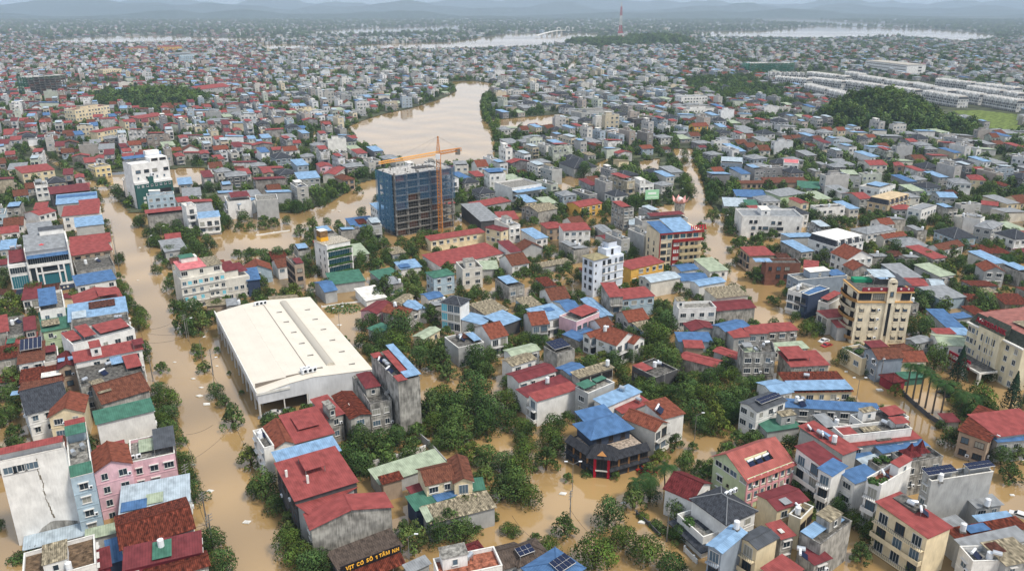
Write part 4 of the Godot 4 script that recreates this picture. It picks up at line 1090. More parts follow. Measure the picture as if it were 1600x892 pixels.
	for q in green_spots.size():
		var r: Array = green_spots[q]
		var s := Shape.new()
		rng.seed = 400 + q
		var n := int(r[2] * r[3] * 14.0) + 40
		for i in n:
			var a := rng.randf() * TAU
			var rr := sqrt(rng.randf())
			leaf_quad(s, Vector3(cos(a) * rr * r[2], rng.randf_range(0.02, 0.5), sin(a) * rr * r[3]), Vector3.UP, 0.32, Color(0.06, 0.12, 0.03) * rng.randf_range(0.6, 1.4))
		var o := single("water_plants", s.mesh(M.leaf0), Transform3D(Basis(), Vector3(r[0], 0, r[1])))
		tag(o, "bright green water plants in a raised bed", "plants", "", "stuff")
	var list := []
	for q in debris:
		list.append([Transform3D(Basis(Vector3.UP, q[0]).scaled(Vector3(0.55, 0.25, 0.35) * (0.8 + fposmod(q[1], 1.0))), Vector3(q[0], 0.05, q[1])), Color.WHITE])
	var bs := Shape.new()
	bs.box(Vector3(-1, -0.5, -1), Vector3(1, 0.6, 1))
	bs.box(Vector3(-0.7, 0.6, -0.7), Vector3(0.7, 0.8, 0.7))
	many("floating_debris", bs.mesh(M.trim), list, "white floating rubbish drifting on the brown water", "debris")
	var fs := Shape.new()
	var fp: Array = poly([484.7, -880.8, 517.4, -886.4, 540.6, -843.4, 472, -731.4, 451, -751.4])
	var pts: PackedVector2Array = fp[0]
	var ids := Geometry2D.triangulate_polygon(pts)
	for q in range(0, ids.size(), 3):
		var ta := Vector3(pts[ids[q]].x, 0.6, pts[ids[q]].y)
		var tb := Vector3(pts[ids[q + 1]].x, 0.6, pts[ids[q + 1]].y)
		var tc := Vector3(pts[ids[q + 2]].x, 0.6, pts[ids[q + 2]].y)
		if (tb - ta).cross(tc - ta).y < 0:
			fs.tri(ta, tc, tb)
		else:
			fs.tri(ta, tb, tc)
	structure("grass_field", fs, mat("field grass", c8(122, 140, 72), 0.95, tex.deck, 0.03))

# ---------------------------------------------------------------- houses by row
var house_rows := []

func H(x: float, z: float, a: float, w: float, d: float, h: float, wall: String, roof: String, sides: String, extras: String, label: String, category: String) -> void:
	house_rows.append([x, z, a, w, d, h, wall, roof, sides, extras, label, category])
	occupy(x, z, a, w - 1.0, d - 1.0)

const WALLS := {"wh": "white", "ow": "off-white", "cr": "cream", "gy": "grey", "lb": "pale blue", "lg": "pale green", "pk": "pink", "ye": "yellow", "py": "pale yellow", "bn": "brownish", "dg": "dark grey", "nv": "navy", "gb": "blue-grey", "tn": "tan", "gn": "green", "mr": "maroon", "bl": "blue", "bk": "brick", "st": "stained"}
const ROOFS := {"rd": "red", "mr": "maroon", "rs": "rusty", "bl": "blue", "lb": "light blue", "pb": "pale grey", "gy": "grey", "dk": "dark grey", "gn": "green", "pg": "pale green", "tn": "tan", "wh": "white", "bn": "brown", "pk": "pink", "tc": "terracotta", "bt": "brown tiled", "mt": "maroon tiled", "sl": "slate", "gt": "grey-brown tiled", "cc": "concrete", "dc": "dark concrete", "bd": "brown", "rdk": "red-brown"}

func build_houses() -> void:
	house_data()
	var list := []
	for r in house_rows:
		if r[10] != "":
			list.append([r[10], r[0], r[1], r[10]])
	for q in house_rows.size():
		var r: Array = house_rows[q]
		build_house(r)

func build_house(r: Array) -> void:
	rng.seed = hash("%.1f %.1f" % [r[0], r[1]])
	var o := thing(r[11].replace(" ", "_").replace("-", "_"), r[10], r[11], Vector3(r[0], 0, r[1]), r[2], "houses of the flooded town" if r[11] == "house" else "")
	var k := kit(o)
	k.near = r[1] > -260.0
	if r[9] == "" and r[7][0] == "F" and r[5] > 5.0: r[9] = ["T:.3,.6;S:.65,.7", "H:.25,.3,.75,.7:cc;T:.6,.85", "T:.7,.3;P:gy:.1,.4,.6,.95:1.8"][rng.randi() % 3]
	house_shape(k, r[3], r[4], r[5], r[6], r[7], r[8], r[9])

func phrase(r: Array) -> String:
	var n := maxi(1, roundi((r[5] + 1.2) / 3.4))
	var shape: String = {"F": "flat", "S": "sloping", "A": "gabled", "B": "gabled", "H": "hipped", "M": "mansard"}[r[7][0]]
	if r[11] == "shed":
		return "%s shed under %s %s roof" % [WALLS[r[6]], shape, ROOFS[r[7].substr(2)]]
	return "%s %s house under %s %s roof" % [["low", "one-storey", "two-storey", "three-storey", "four-storey", "five-storey", "six-storey"][mini(n, 6)], WALLS[r[6]], shape, ROOFS[r[7].substr(2)]]

# kinds of small house: width, depth, height, wall, roof, sides, extras
const KINDS := [
	[5.2, 14.0, 10.0, "wh", "F:cc", "w-ww", "H:.3,.4,.8,.75:cc;T:.5,.2"],
	[5.0, 14.0, 7.0, "gy", "F:dc", "bw--", "T:.3,.5;S:.6,.7"],
	[6.4, 12.0, 7.0, "wh", "A:rd", "w-ww", ""],
	[5.0, 15.0, 8.0, "ow", "S:mr", "b-w-", ""],
	[6.0, 14.0, 7.0, "gy", "S:lb", "w-w-", ""],
	[5.4, 15.0, 7.5, "ow", "S:bl", "w--w", ""],
	[10.0, 11.0, 6.8, "wh", "H:sl", "ww-w", ""],
	[9.6, 10.0, 6.6, "gy", "H:gy", "ww-w", ""],
	[8.0, 9.0, 6.8, "cr", "A:tc", "ww-w", ""],
	[9.0, 16.0, 5.0, "gy", "S:gy", "w---", ""],
	[5.0, 13.0, 8.4, "wh", "B:rd", "b---", ""],
	[5.0, 14.0, 10.2, "wh", "F:cc", "bw-w", "P:rd:0,.2,1,.9:2.1;T:.5,.08"],
	[5.2, 13.0, 9.6, "ow", "F:cc", "bw-w", "P:pb:0,.1,1,.8:2;T:.4,.9"],
	[8.0, 14.0, 4.4, "gy", "S:pg", "w---", ""],
	[7.0, 10.0, 5.4, "wh", "A:bt", "w---", ""],
	[6.0, 13.0, 6.0, "st", "S:rd", "w---", ""],
	[5.4, 12.0, 12.6, "wh", "F:gy", "ww-w", "H:.2,.5,.8,.9:wh;S:.5,.3"],
	[6.2, 11.0, 7.2, "st", "F:dc", "w---", "P:lb:.1,.3,.9,.95:1.2"],
	[5.0, 9.0, 4.4, "st", "S:rs", "w---", ""],
	[5.4, 8.0, 4.0, "st", "A:bn", "w---", ""],
	[6.0, 8.0, 4.2, "bn", "S:tn", "w---", ""],
	[5.0, 8.6, 5.0, "st", "F:dc", "w---", "P:gy:0,.1,.8,.9:1.1;T:.9,.3"],
	[5.6, 7.6, 4.6, "gy", "A:mr", "w---", ""]]
const MIX := {"left": [2, 3, 3, 4, 3, 2, 1, 1, 2, 3, 3, 3, 2, 1, 3, 5, 1, 2, 1, 1, 1, 1, 1], "middle": [5, 5, 1, 1, 3, 1, 4, 5, 1, 4, 0, 1, 4, 2, 2, 2, 3, 3, 1, 1, 1, 1, 1], "right": [3, 3, 1, 1, 3, 1, 4, 5, 2, 5, 1, 1, 3, 2, 3, 2, 1, 2, 1, 1, 1, 1, 1]}
const TINTS := [Color(0.72, 0.72, 0.71), Color(0.56, 0.55, 0.52), Color(0.38, 0.39, 0.4), Color(0.6, 0.53, 0.4), Color(0.4, 0.48, 0.56), Color(0.5, 0.54, 0.47), Color(0.46, 0.4, 0.36), Color(0.26, 0.26, 0.27), Color(0.76, 0.76, 0.77), Color(0.62, 0.6, 0.56), Color(0.44, 0.43, 0.42), Color(0.33, 0.31, 0.29), Color(0.78, 0.78, 0.78), Color(0.74, 0.73, 0.7), Color(0.7, 0.72, 0.75)]

func pick(weights: Array) -> int:
	var t := 0
	for w in weights: t += w
	var r := rng.randi() % t
	for q in weights.size():
		r -= weights[q]
		if r < 0: return q
	return 0

func zone_of(x: float, z: float) -> String:
	var s := x / -z
	return "left" if s < -0.3 else ("middle" if s < 0.2 else "right")

func fill_city() -> void:
	rng.seed = 20240910
	var near_list := []
	var far_houses := []
	var leafy := [[], [], [], []]
	for q in KINDS.size(): far_houses.append([])
	# rows of plots turned 28 degrees, as the streets run
	for belt in [[-165.0, -350.0, 5.6, 8.6, 0.8], [-350.0, -1350.0, 6.4, 16.0, 1.0], [-1350.0, -2900.0, 10.5, 17.0, 1.25], [-2900.0, -6600.0, 32.0, 42.0, 2.2]]:
		var ax := Vector2(cos(deg_to_rad(28.0)), -sin(deg_to_rad(28.0)))
		var ay := Vector2(-ax.y, ax.x)
		var reach: float = -belt[1] * 1.35
		var nu := int(reach * 1.35 / belt[2])
		var nv := int(reach * 1.35 / belt[3])
		for b in range(-nv, nv):
			for a in range(-nu, nu):
				var p: Vector2 = Vector2(0, (belt[0] + belt[1]) / 2) + ax * a * belt[2] + ay * b * belt[3]
				if p.y > belt[0] or p.y < belt[1] or absf(p.x) > -p.y * 0.68 + 25.0: continue
				if belt[4] > 1.2: p += Vector2(rng.randf_range(-0.5, 0.5) * belt[2], rng.randf_range(-0.5, 0.5) * belt[3])
				else: p += Vector2(rng.randf_range(-1.0, 1.0), rng.randf_range(-1.5, 1.5))
				var zone := zone_of(p.x, p.y)
				var green: float = {"left": 0.28, "middle": 0.33, "right": 0.5}[zone]
				green += clampf((-p.y - 1300.0) / 5000.0, 0.0, 0.35)
				if mound_y(p.x, p.y) > 1.0: green = 1.0
				elif inside_any(p, grove_polys): green = 0.97
				elif inside_any(p, bare_polys): continue
				if posmod(b, 5) == 0: green = maxf(green, 0.8 if zone != "left" else 0.5)
				var kind: int = pick(MIX[zone]) if belt[4] > 0.9 else [3, 4, 8, 9, 13, 14, 15, 17, 18, 19, 20, 21, 22, 18, 20, 21][rng.randi() % 16]
				if belt[4] < 0.9: green = 0.42
				var K: Array = KINDS[kind]
				var sc: float = rng.randf_range(0.9, 1.25)
				var turn: float = 28.0 + (rng.randf_range(-6, 6)) + (-14.0 if zone == "right" else 0.0) + (90.0 if rng.randf() < 0.25 else 0.0)
				if rng.randf() < green:
					add_leaf(leafy, p, belt[4] * rng.randf_range(2.4, 4.4))
					if belt[4] < 1.2 and rng.randf() < 0.6: add_leaf(leafy, p + Vector2(rng.randf_range(-4, 4), rng.randf_range(-6, 6)), rng.randf_range(2.0, 4.0))
					continue
				if posmod(b, 5) == 0 and belt[4] < 1.2: continue
				var w: float = K[0] * sc * (1.0 if belt[4] < 1.2 else belt[4] * 0.9)
				var d: float = K[1] * sc * (1.0 if belt[4] < 1.2 else belt[4] * 0.75)
				if in_water(p.x, p.y, turn, w + 2.0, d + 2.0): continue
				if inside_any(p, wild_polys): continue
				if p.y > -1350.0 and not is_free(p.x, p.y, turn, w - 0.6, d - 0.6):
					if is_free(p.x, p.y, 0, 2.5, 2.5) and rng.randf() < 0.75: add_leaf(leafy, p, rng.randf_range(1.8, 3.4))
					continue
				if p.y > -1350.0: occupy(p.x, p.y, turn, w - 1.2, d - 1.2)
				var h: float = K[2] * (rng.randf_range(0.75, 1.15) if p.y > -1000.0 else rng.randf_range(0.55, 1.0))
				if belt[4] < 0.9: h = minf(h, 5.5)
				if p.y > -640.0:
					near_list.append([p.x, p.y, turn, w, d, h, kind])
				else:
					far_houses[kind].append(far_entry(p, turn, w, d, h, K))
	# the ones that show largest stand singly
	near_list.sort_custom(func(a, b): return a[1] > b[1])
	var named := []
	var singles := {"house": SINGLE, "shed": 170}
	for q in near_list.size():
		var e: Array = near_list[q]
		var K: Array = KINDS[e[6]]
		var cat := "shed" if e[5] < 5.2 else "house"
		singles[cat] -= 1
		if singles[cat] >= 0:
			var row := [e[0], e[1], e[2], e[3], e[4], e[5], pick_wall(K[3]), K[4], K[5].replace("-w", "--"), K[6], "", cat]
			named.append([phrase(row), e[0], e[1], "", row])
		else:
			far_houses[e[6]].append(far_entry(Vector2(e[0], e[1]), e[2], e[3], e[4], e[5], K))
	for r in house_rows:
		if r[10] == "": named.append([phrase(r), r[0], r[1], "", r])
	label_all(named)
	for e in named:
		e[4][10] = e[3]
		if e[4] in house_rows:
			pass
		else:
			build_house(e[4])
	for r in named:
		for o in get_children():
			if o.has_meta("category") and not o.has_meta("label") and o is Node3D and absf(o.position.x - r[1]) < 0.01 and absf(o.position.z - r[2]) < 0.01:
				o.set_meta("label", r[3])
	for q in KINDS.size():
		var K: Array = KINDS[q]
		var k := kit(null)
		k.near = false
		rng.seed = 50 + q
		house_shape(k, K[0], K[1], K[2], K[3], K[4], K[5], K[6], M["tint%d" % (q % 4)])
		many("small_house_mass", k.all(), far_houses[q], "mass of small distant houses with %s roofs across the town" % ROOFS[K[4].substr(2)], "houses")
	# trees too many to count
	for line in tree_lines:
		for q in range(0, line.size() - 3, 2):
			var a := Vector2(line[q], line[q + 1])
			var b := Vector2(line[q + 2], line[q + 3])
			var n := int(a.distance_to(b) / 6.5)
			for i in n + 1:
				add_leaf(leafy, a.lerp(b, float(i) / maxi(n, 1)) + Vector2(rng.randf_range(-2, 2), rng.randf_range(-2, 2)), rng.randf_range(3.2, 4.8))
	for m in mounds:
		var n := int(m[2] * m[3] / 14.0)
		if m[1] < -2000: n = int(m[2] * m[3] / 60.0)
		for q in n:
			var ang := rng.randf() * TAU
			var rr := sqrt(rng.randf())
			add_leaf(leafy, Vector2(m[0] + cos(ang) * rr * m[2], m[1] + sin(ang) * rr * m[3]), rng.randf_range(3.8, 6.4) * (1.0 if m[1] > -2000 else 1.7))
	for q in 4:
		var am := crown_shape("mango" if q < 3 else "light", 330, 10 + q).mesh(M["leaf%d" % q])
		many("far_tree_mass", am, leafy[q], "mass of distant %s green trees between the houses" % ["dark", "deep", "mid", "light"][q], "trees")
	# white terraces on the far right
	var k := kit(null)
	k.near = false
	house_shape(k, 6.0, 13.0, 9.6, "wh", "M:dk", "b--w", "", M.tint0)
	var fin := Shape.new()
	fin.box(Vector3(-3.1, -1, -6.6), Vector3(-2.8, 13.6, 6.7))
	fin.box(Vector3(-1.4, 9.6, 4.6), Vector3(1.4, 13.0, 6.8))
	k.put("party_wall", fin, M.tint0)
	fin = Shape.new()
	fin.box(Vector3(-2.0, 12.5, -5.6), Vector3(2.0, 12.7, 5.6))
	k.put("terrace_deck", fin, mat("pale deck", c8(206, 196, 180), 0.9, tex.deck, 0.05))
	var list := []
	for t in terraces:
		var a := Vector2(t[0], t[1])
		var b := Vector2(t[2], t[3])
		var n := int(a.distance_to(b) / 6.2)
		var ang := atan2(-(b.y - a.y), b.x - a.x)
		for q in n:
			if q % 11 == 10: continue
			var p := a.lerp(b, (q + 0.5) / n)
			list.append([Transform3D(Basis(Vector3.UP, ang), Vector3(p.x, 0, p.y)), Color(0.86, 0.86, 0.85) * (0.78 if q % 2 else 1.0) * rng.randf_range(0.9, 1.0)])
			if q % 4 == 0: add_leaf(leafy, p + Vector2(0, 10), 2.0)
	many("white_terrace_rows", k.all(), list, "long rows of white terrace houses with dark mansard strips", "terrace houses")

func pick_wall(base: String) -> String:
	if base == "st": return "st"
	return [base, "wh", "ow", "gy", "cr", "lb", base, "st", "gy", "wh"][rng.randi() % 10]

func far_entry(p: Vector2, turn: float, w: float, d: float, h: float, K: Array) -> Array:
	var t := Transform3D(Basis(Vector3.UP, deg_to_rad(turn)) * Basis().scaled(Vector3(w / K[0], h / K[2], d / K[1])), Vector3(p.x, mound_y(p.x, p.y), p.y))
	return [t, TINTS[rng.randi() % TINTS.size()] * rng.randf_range(0.75, 1.15)]

func add_leaf(leafy: Array, p: Vector2, r: float) -> void:
	if inside_any(p, water_polys): return
	if p.y > -700.0:
		if solid.has(Vector2i(floori(p.x / 3.0), floori(p.y / 3.0))): return
	if p.y > -430.0:
		tree_extra.append([p.x, p.y, r * 2.0])
		return
	var q := rng.randi() % 4
	var b := Basis(Vector3.UP, rng.randf() * TAU).scaled(Vector3(r, r * rng.randf_range(0.85, 1.25), r))
	leafy[q].append([Transform3D(b, Vector3(p.x, mound_y(p.x, p.y) - 0.12 * r, p.y)), Color(1, 1, 1) * rng.randf_range(0.6, 1.5)])

var grove_polys := []
var bare_polys := []
var wild_polys := []   # greenery without houses
var tree_lines := []
var terraces := []
var tree_rows := []

func T(x: float, z: float, d: float, kind: String) -> void:
	tree_rows.append([x, z, d, kind])

func build_trees() -> void:
	tree_data()
	var named := []
	for q in tree_rows.size():
		var t: Array = tree_rows[q]
		var size := "small" if t[2] < 4.5 else ("" if t[2] < 8.0 else "large")
		var hue: String = ["dark green", "deep green", "bright green", "bluish green"][q % 4]
		var ph: String = {"m": "round %s tree" % hue, "l": "loose pale green tree", "s": "thin half-drowned tree", "b": "low green shrub", "c": "dark conical tree", "p": "feathery palm tree", "a": "tall slender palm"}[t[3]]
		named.append([(size + " " + ph).strip_edges(), t[0], t[1], "", q])
	label_all(named)
	for e in named:
		var t: Array = tree_rows[e[4]]
		tree(t[0], t[1], t[2], t[3], e[3], "trees standing in the flood", e[4])
	var list := [[], []]
	for t in tree_extra:
		var r: float = t[2] / 2
		var b := Basis(Vector3.UP, t[0]).scaled(Vector3(r, r, r))
		list[int(absf(t[0])) % 2].append([Transform3D(b, Vector3(t[0], -0.12 * r, t[1])), Color(1, 1, 1) * (0.8 + 0.4 * fposmod(t[0], 1.0))])
	for q in 2:
		many("tree_mass", crown_shape(["mango", "light"][q], 1300, 20 + q).mesh(M["leaf%d" % q]), list[q], "many smaller %s trees between the farther houses" % ["dark", "pale"][q], "trees")

var tree_extra := []

func X(x: float, z: float, d: float) -> void:
	tree_extra.append([x, z, d])

func valley_haze() -> void:   # the mist that lies over the far river plain
	for b in [[-1900.0, -3800.0, 0.00008], [-3800.0, -15000.0, 0.00028]]:
		var f := FogVolume.new()
		f.name = numbered("valley_haze")
		f.shape = RenderingServer.FOG_VOLUME_SHAPE_BOX
		f.size = Vector3(26000, 260, b[0] - b[1])
		f.position = Vector3(0, 130, (b[0] + b[1]) / 2)
		var fm := FogMaterial.new()
		fm.density = b[2]
		fm.albedo = Color(0.9, 0.95, 1.0)
		f.material = fm
		tag(f, "pale bluish haze lying over the far plain", "haze", "", "stuff")
		add_child(f)

# ---------------------------------------------------------------- single buildings and structures
func text(k: Kit, words: String, size: float, deep: float, m: Material, at: Transform3D, called := "lettering") -> void:
	var t := TextMesh.new()
	var f := SystemFont.new()
	f.font_names = PackedStringArray(["Droid Sans"])
	f.font_weight = 700
	t.font = f
	t.text = words
	t.font_size = 64
	t.pixel_size = size / 64.0
	t.depth = deep
	t.material = m
	k.put_mesh(called, t, null, at)

func place(x: float, z: float, a: float, w: float, d: float, called: String, label: String, category: String) -> Kit:
	var k := kit(thing(called, label, category, Vector3(x, 0, z), a))
	occupy(x, z, a, w, d)
	landmarks.append([MARK.get(called, label), x, z])
	return k

const MARK := {"warehouse": "white warehouse", "cream_hotel": "cream hotel", "bank_building": "cream bank building", "office_building": "office with navy sign", "green_tower": "green and white tower", "planted_tower": "planted balcony tower", "banner_hotel": "red striped hotel", "white_tower": "white corner tower", "courtyard_restaurant": "black restaurant", "pink_apartment_block": "pink and green block", "netted_frame": "blue netted frame", "white_apartment": "white balcony apartments", "lotus_tower": "lotus monument", "radio_mast": "red and white mast", "concrete_frame": "bare concrete frame", "green_netted_frame": "green netted frame", "exhibition_hall": "long white hall", "billboard": "green billboard", "white_block": "windowed white block", "bridge": "far bridge"}

func P(x: float, y: float, z: float) -> Vector3:
	return Vector3(x, y, z)

func warehouse(x: float, z: float, a: float, w: float, d: float, h: float) -> void:
	var k := place(x, z, a, w, d, "warehouse", "huge white metal roofed warehouse beside the wide flooded street", "warehouse")
	var X := w / 2
	var Z := d / 2
	var us := [0.0, 0.27, 0.47, 1.0]
	var ys := [0.0, 1.3, 1.7, 0.0]
	var s := Shape.new()
	# walls: front with an open bay, right, back, left as glazed bays behind columns
	s.box(P(-X + 14.0, -1.5, Z - 0.4), P(X, h, Z))
	s.box(P(-X, 4.6, Z - 0.4), P(-X + 14.0, h, Z), true)
	s.box(P(X - 0.4, -1.5, -Z), P(X, h, Z - 0.4))
	s.box(P(-X, -1.5, -Z), P(X - 0.4, h, -Z + 0.4))
	s.box(P(-X, h - 2.6, -Z + 0.4), P(-X + 0.4, h, Z - 0.4), true)
	for q in 3:
		s.quad(P(-X + us[q] * w, h, Z), P(-X + us[q + 1] * w, h, Z), P(-X + us[q + 1] * w, h + ys[q + 1], Z), P(-X + us[q] * w, h + ys[q], Z))
		s.quad(P(-X + us[q] * w, h, -Z), P(-X + us[q + 1] * w, h, -Z), P(-X + us[q + 1] * w, h + ys[q + 1], -Z), P(-X + us[q] * w, h + ys[q], -Z))
	k.put("wall", s, mat("white panel wall", c8(212, 215, 220), 0.6, tex.clean, 0.05))
	s = Shape.new()
	s.box(P(-X + 2.4, -1.5, -Z + 0.6), P(-X + 2.6, h - 1.0, Z - 8.0))
	k.put("glazed_wall", s, mat("hazy glazing", c8(120, 126, 130), 0.25))
	s = Shape.new()
	s.box(P(-X + 1.5, -1.5, Z - 16.0), P(-X + 15.0, h - 0.6, Z - 15.8))
	s.box(P(-X + 14.6, -1.5, Z - 16.0), P(-X + 14.9, h - 0.6, Z - 0.4))
	k.put("bay_wall", s, M.dg)
	for q in 12:
		var c := Shape.new()
		c.box(P(-X, -1.5, -Z + 0.5 + (d - 1.2) * q / 11.0), P(-X + 0.45, h - 2.6, -Z + 0.95 + (d - 1.2) * q / 11.0))
		k.put("column", c, M.trim)
	for q in [0.2, 7.0, 13.6]:
		var c := Shape.new()
		c.box(P(-X + q, -1.5, Z - 0.3), P(-X + q + 0.3, 4.6, Z))
		k.put("column", c, M.trim)
	var rm := mat("white metal roof", c8(206, 200, 188), 0.6, tex.pale, 0.06, false)
	for q in 3:
		s = Shape.new()
		s.slab([P(-X + us[q + 1] * w, h + ys[q + 1] + 0.2, Z + 0.1), P(-X + us[q + 1] * w, h + ys[q + 1] + 0.2, -Z - 0.3), P(-X + us[q] * w + 0.02, h + ys[q] + 0.2, -Z - 0.3), P(-X + us[q] * w + 0.02, h + ys[q] + 0.2, Z + 0.1)].duplicate() if false else [P(-X + us[q] * w + 0.02, h + ys[q] + 0.2, Z + 0.1), P(-X + us[q + 1] * w, h + ys[q + 1] + 0.2, Z + 0.1), P(-X + us[q + 1] * w, h + ys[q + 1] + 0.2, -Z - 0.3), P(-X + us[q] * w + 0.02, h + ys[q] + 0.2, -Z - 0.3)], 0.15)
		k.put("roof_slope", s, rm)
	s = Shape.new()
	s.box(P(-X - 0.3, h - 0.2, -Z - 0.3), P(-X, h + 0.9, Z + 0.2))
	s.box(P(-X, h - 0.2, Z), P(-X + 0.27 * w, h + 0.5, Z + 0.22))
	k.put("gutter", s, M.trim)
	s = Shape.new()
	s.box(P(-X + 0.47 * w - 0.1, h + 1.9, -Z + 2), P(-X + 0.47 * w + 0.1, h + 1.98, Z - 7))
	s.box(P(-X + 0.01 * w, h + 0.27, Z - 4.1), P(-X + 0.27 * w, h + 1.6, Z - 3.95))
	s.box(P(-X + 0.27 * w, h + 1.45, Z - 4.1), P(-X + 0.47 * w, h + 2.0, Z - 3.95))
	k.put("roof_seam", s, mat("seam", c8(120, 112, 104), 0.8))
	var yr := func(u: float) -> float: return h + 0.22 + 1.7 * (1.0 - u) / 0.53
	s = Shape.new()
	var n := 9
	for q in n:
		var e := PI * q / n
		var f := PI * (q + 1) / n
		var cx := -X + 0.68 * w
		var by: float = yr.call(0.68)
		s.quad(P(cx + 1.3 * cos(e), by + 0.9 * sin(e), Z - 6.5), P(cx + 1.3 * cos(e), by + 0.9 * sin(e), -Z + 4), P(cx + 1.3 * cos(f), by + 0.9 * sin(f), -Z + 4), P(cx + 1.3 * cos(f), by + 0.9 * sin(f), Z - 6.5))
		s.tri(P(cx, by, Z - 6.5), P(cx + 1.3 * cos(e), by + 0.9 * sin(e), Z - 6.5), P(cx + 1.3 * cos(f), by + 0.9 * sin(f), Z - 6.5))
	k.put("ridge_vent", s, mat("vent sheet", c8(196, 190, 178), 0.5, tex.metal, 0.12, false))
	for q in 6:
		for u in [0.57, 0.86]:
			var sl := Shape.new()
			var by: float = yr.call(u)
			sl.box(P(-X + u * w - 0.9, by - 0.1, Z - 5.5 - q * (d - 9.0) / 6.0), P(-X + u * w + 0.9, by + 0.22, Z - 5.1 - q * (d - 9.0) / 6.0))
			k.put("roof_vent_slot", sl, M.rail)
	for q in 5:
		rooftop(k, "air_unit", P(-X + 0.45 * w + (q % 3) * 1.4 - 1.0, h + 1.9, Z - 3.0 - (q / 3) * 1.6), 0.3, 1.5)
	for q in 3:
		rooftop(k, "air_unit", P(-X + 0.4 * w + q * 1.4, h + 1.7, -Z + 4.0), 0.3, 1.5)

func cream_hotel(x: float, z: float, a: float, w: float, d: float, h: float) -> void:
	var k := place(x, z, a, w, d, "cream_hotel", "tall cream hotel with maroon roof bands and curved side balconies", "hotel")
	var X := w / 2
	var Z := d / 2
	var cm := mat("cream render", c8(232, 221, 196), 0.9, tex.clean, 0.07)
	var tan_m := mat("tan trim", c8(190, 150, 96), 0.85)
	var s := Shape.new()
	s.box(P(-X, -1.5, -Z), P(X, h - 3.4, Z))
	s.box(P(-X, h - 3.4, -Z), P(X, h, Z - 0.6))
	s.box(P(0.02 * w, -1.5, Z), P(0.06 * w, h - 3.0, Z + 0.5))
	s.box(P(0.12 * w, -1.5, Z), P(0.17 * w, h - 3.0, Z + 0.5))
	s.box(P(0.02 * w, h - 3.6, Z - 0.6), P(0.17 * w, h + 3.6, Z + 0.6))
	s.bar(P(0.095 * w, h + 3.6, Z + 0.6), P(0.095 * w, h + 3.6, Z - 0.6), 0.075 * w, 14)
	k.put("wall", s, cm)
	s = Shape.new()
	s.box(P(-X - 0.1, h - 3.6, Z - 0.7), P(0.02 * w, h - 3.3, Z + 0.4), true)
	s.box(P(0.17 * w, h - 3.6, Z - 0.7), P(X + 0.3, h - 3.3, Z + 0.4), true)
	s.box(P(-X - 0.3, h - 0.1, -Z), P(0.02 * w, h + 0.3, Z + 0.3), true)
	s.box(P(0.17 * w, h - 0.1, -Z), P(X + 0.3, h + 0.3, Z + 0.3), true)
	k.put("cornice", s, tan_m)
	s = Shape.new()
	s.box(P(-0.44 * w, h + 0.3, Z - 0.3), P(0.02 * w, h + 1.7, Z + 0.1))
	s.box(P(0.17 * w, h + 0.3, Z - 0.3), P(X, h + 1.7, Z + 0.1))
	k.put("maroon_parapet", s, M.mr)
	for q in [[-0.33, 0], [-0.1, 0], [0.26, 0], [0.4, 0]]:
		var g := Shape.new()
		g.bar(P(q[0] * w, h + 1.3, Z + 0.1), P(q[0] * w, h + 1.3, Z + 0.2), 0.35, 10)
		k.put("wall_lamp_globe", g, M.trim)
	s = Shape.new()
	s.box(P(0.06 * w, 3.0, Z), P(0.12 * w, h - 3.8, Z + 0.2))
	k.put("stair_glass", s, M.glass)
	for q in 16:
		var m := Shape.new()
		m.box(P(0.06 * w, 3.2 + q * (h - 7.5) / 16, Z + 0.2), P(0.12 * w, 3.35 + q * (h - 7.5) / 16, Z + 0.26), true)
		k.put("glazing_bar", m, M.frame_dark)
	for f in 5:
		var y := h - 6.0 - f * 3.42
		if y < 1: continue
		for u in [-0.40, -0.18, 0.26, 0.40]:
			if f == 4 and u in [-0.18]: continue
			window(k, Transform3D(Basis(), P(u * w, y, Z)), 1.35, 1.7, 0, "frame_dark")
			s = Shape.new()
			s.bar(P(u * w, y + 0.85, Z), P(u * w, y + 0.85, Z + 0.22), 0.85, 12)
			s.box(P(u * w - 0.95, y - 1.5, Z), P(u * w + 0.95, y - 1.0, Z + 0.22), true)
			k.put("window_hood", s, cm)
		rooftop(k, "air_unit", P(-0.09 * w, y - 0.6, Z + 0.35), 0.0, 0.9)
	for u in [[-0.48, -0.24], [-0.22, 0.0], [0.3, 0.48]]:
		window(k, Transform3D(Basis(), P((u[0] + u[1]) / 2 * w, h - 1.7, Z - 0.55)), (u[1] - u[0]) * w - 0.4, 2.2, 0, "frame_dark", "glass")
	window(k, Transform3D(Basis(), P(0.095 * w, h - 0.4, Z + 0.6)), 1.0, 1.6, 0, "frame_dark")
	for f in 6:   # curved balconies on the left end
		var y := h - 3.4 - f * 3.42
		if y < 0: continue
		s = Shape.new()
		for part in 2:
			var r1 := 0.0
			for q in 8:
				var e := -PI / 2 + PI * q / 8
				var g := -PI / 2 + PI * (q + 1) / 8
				var p1 := P(-X - 2.1 * cos(e), 0, Z * 0.95 * sin(e))
				var p2 := P(-X - 2.1 * cos(g), 0, Z * 0.95 * sin(g))
				s.quad(p1 + P(0, y - 0.3, 0), p2 + P(0, y - 0.3, 0), p2 + P(0, y + 0.9, 0), p1 + P(0, y + 0.9, 0))
				s.tri(P(-X, y, 0), p1 + P(0, y, 0), p2 + P(0, y, 0))
				s.tri(P(-X, y - 0.3, 0), p1 + P(0, y - 0.3, 0), p2 + P(0, y - 0.3, 0))
		k.put("curved_balcony", s, tan_m if f % 2 == 0 else cm)
		for u in [-0.3, 0.3]:
			window(k, Transform3D(Basis(Vector3.UP, -PI / 2), P(-X, y + 1.4, u * d)), minf(2.6, d * 0.4), 2.2, 0, "frame_dark", "dark")
	s = Shape.new()
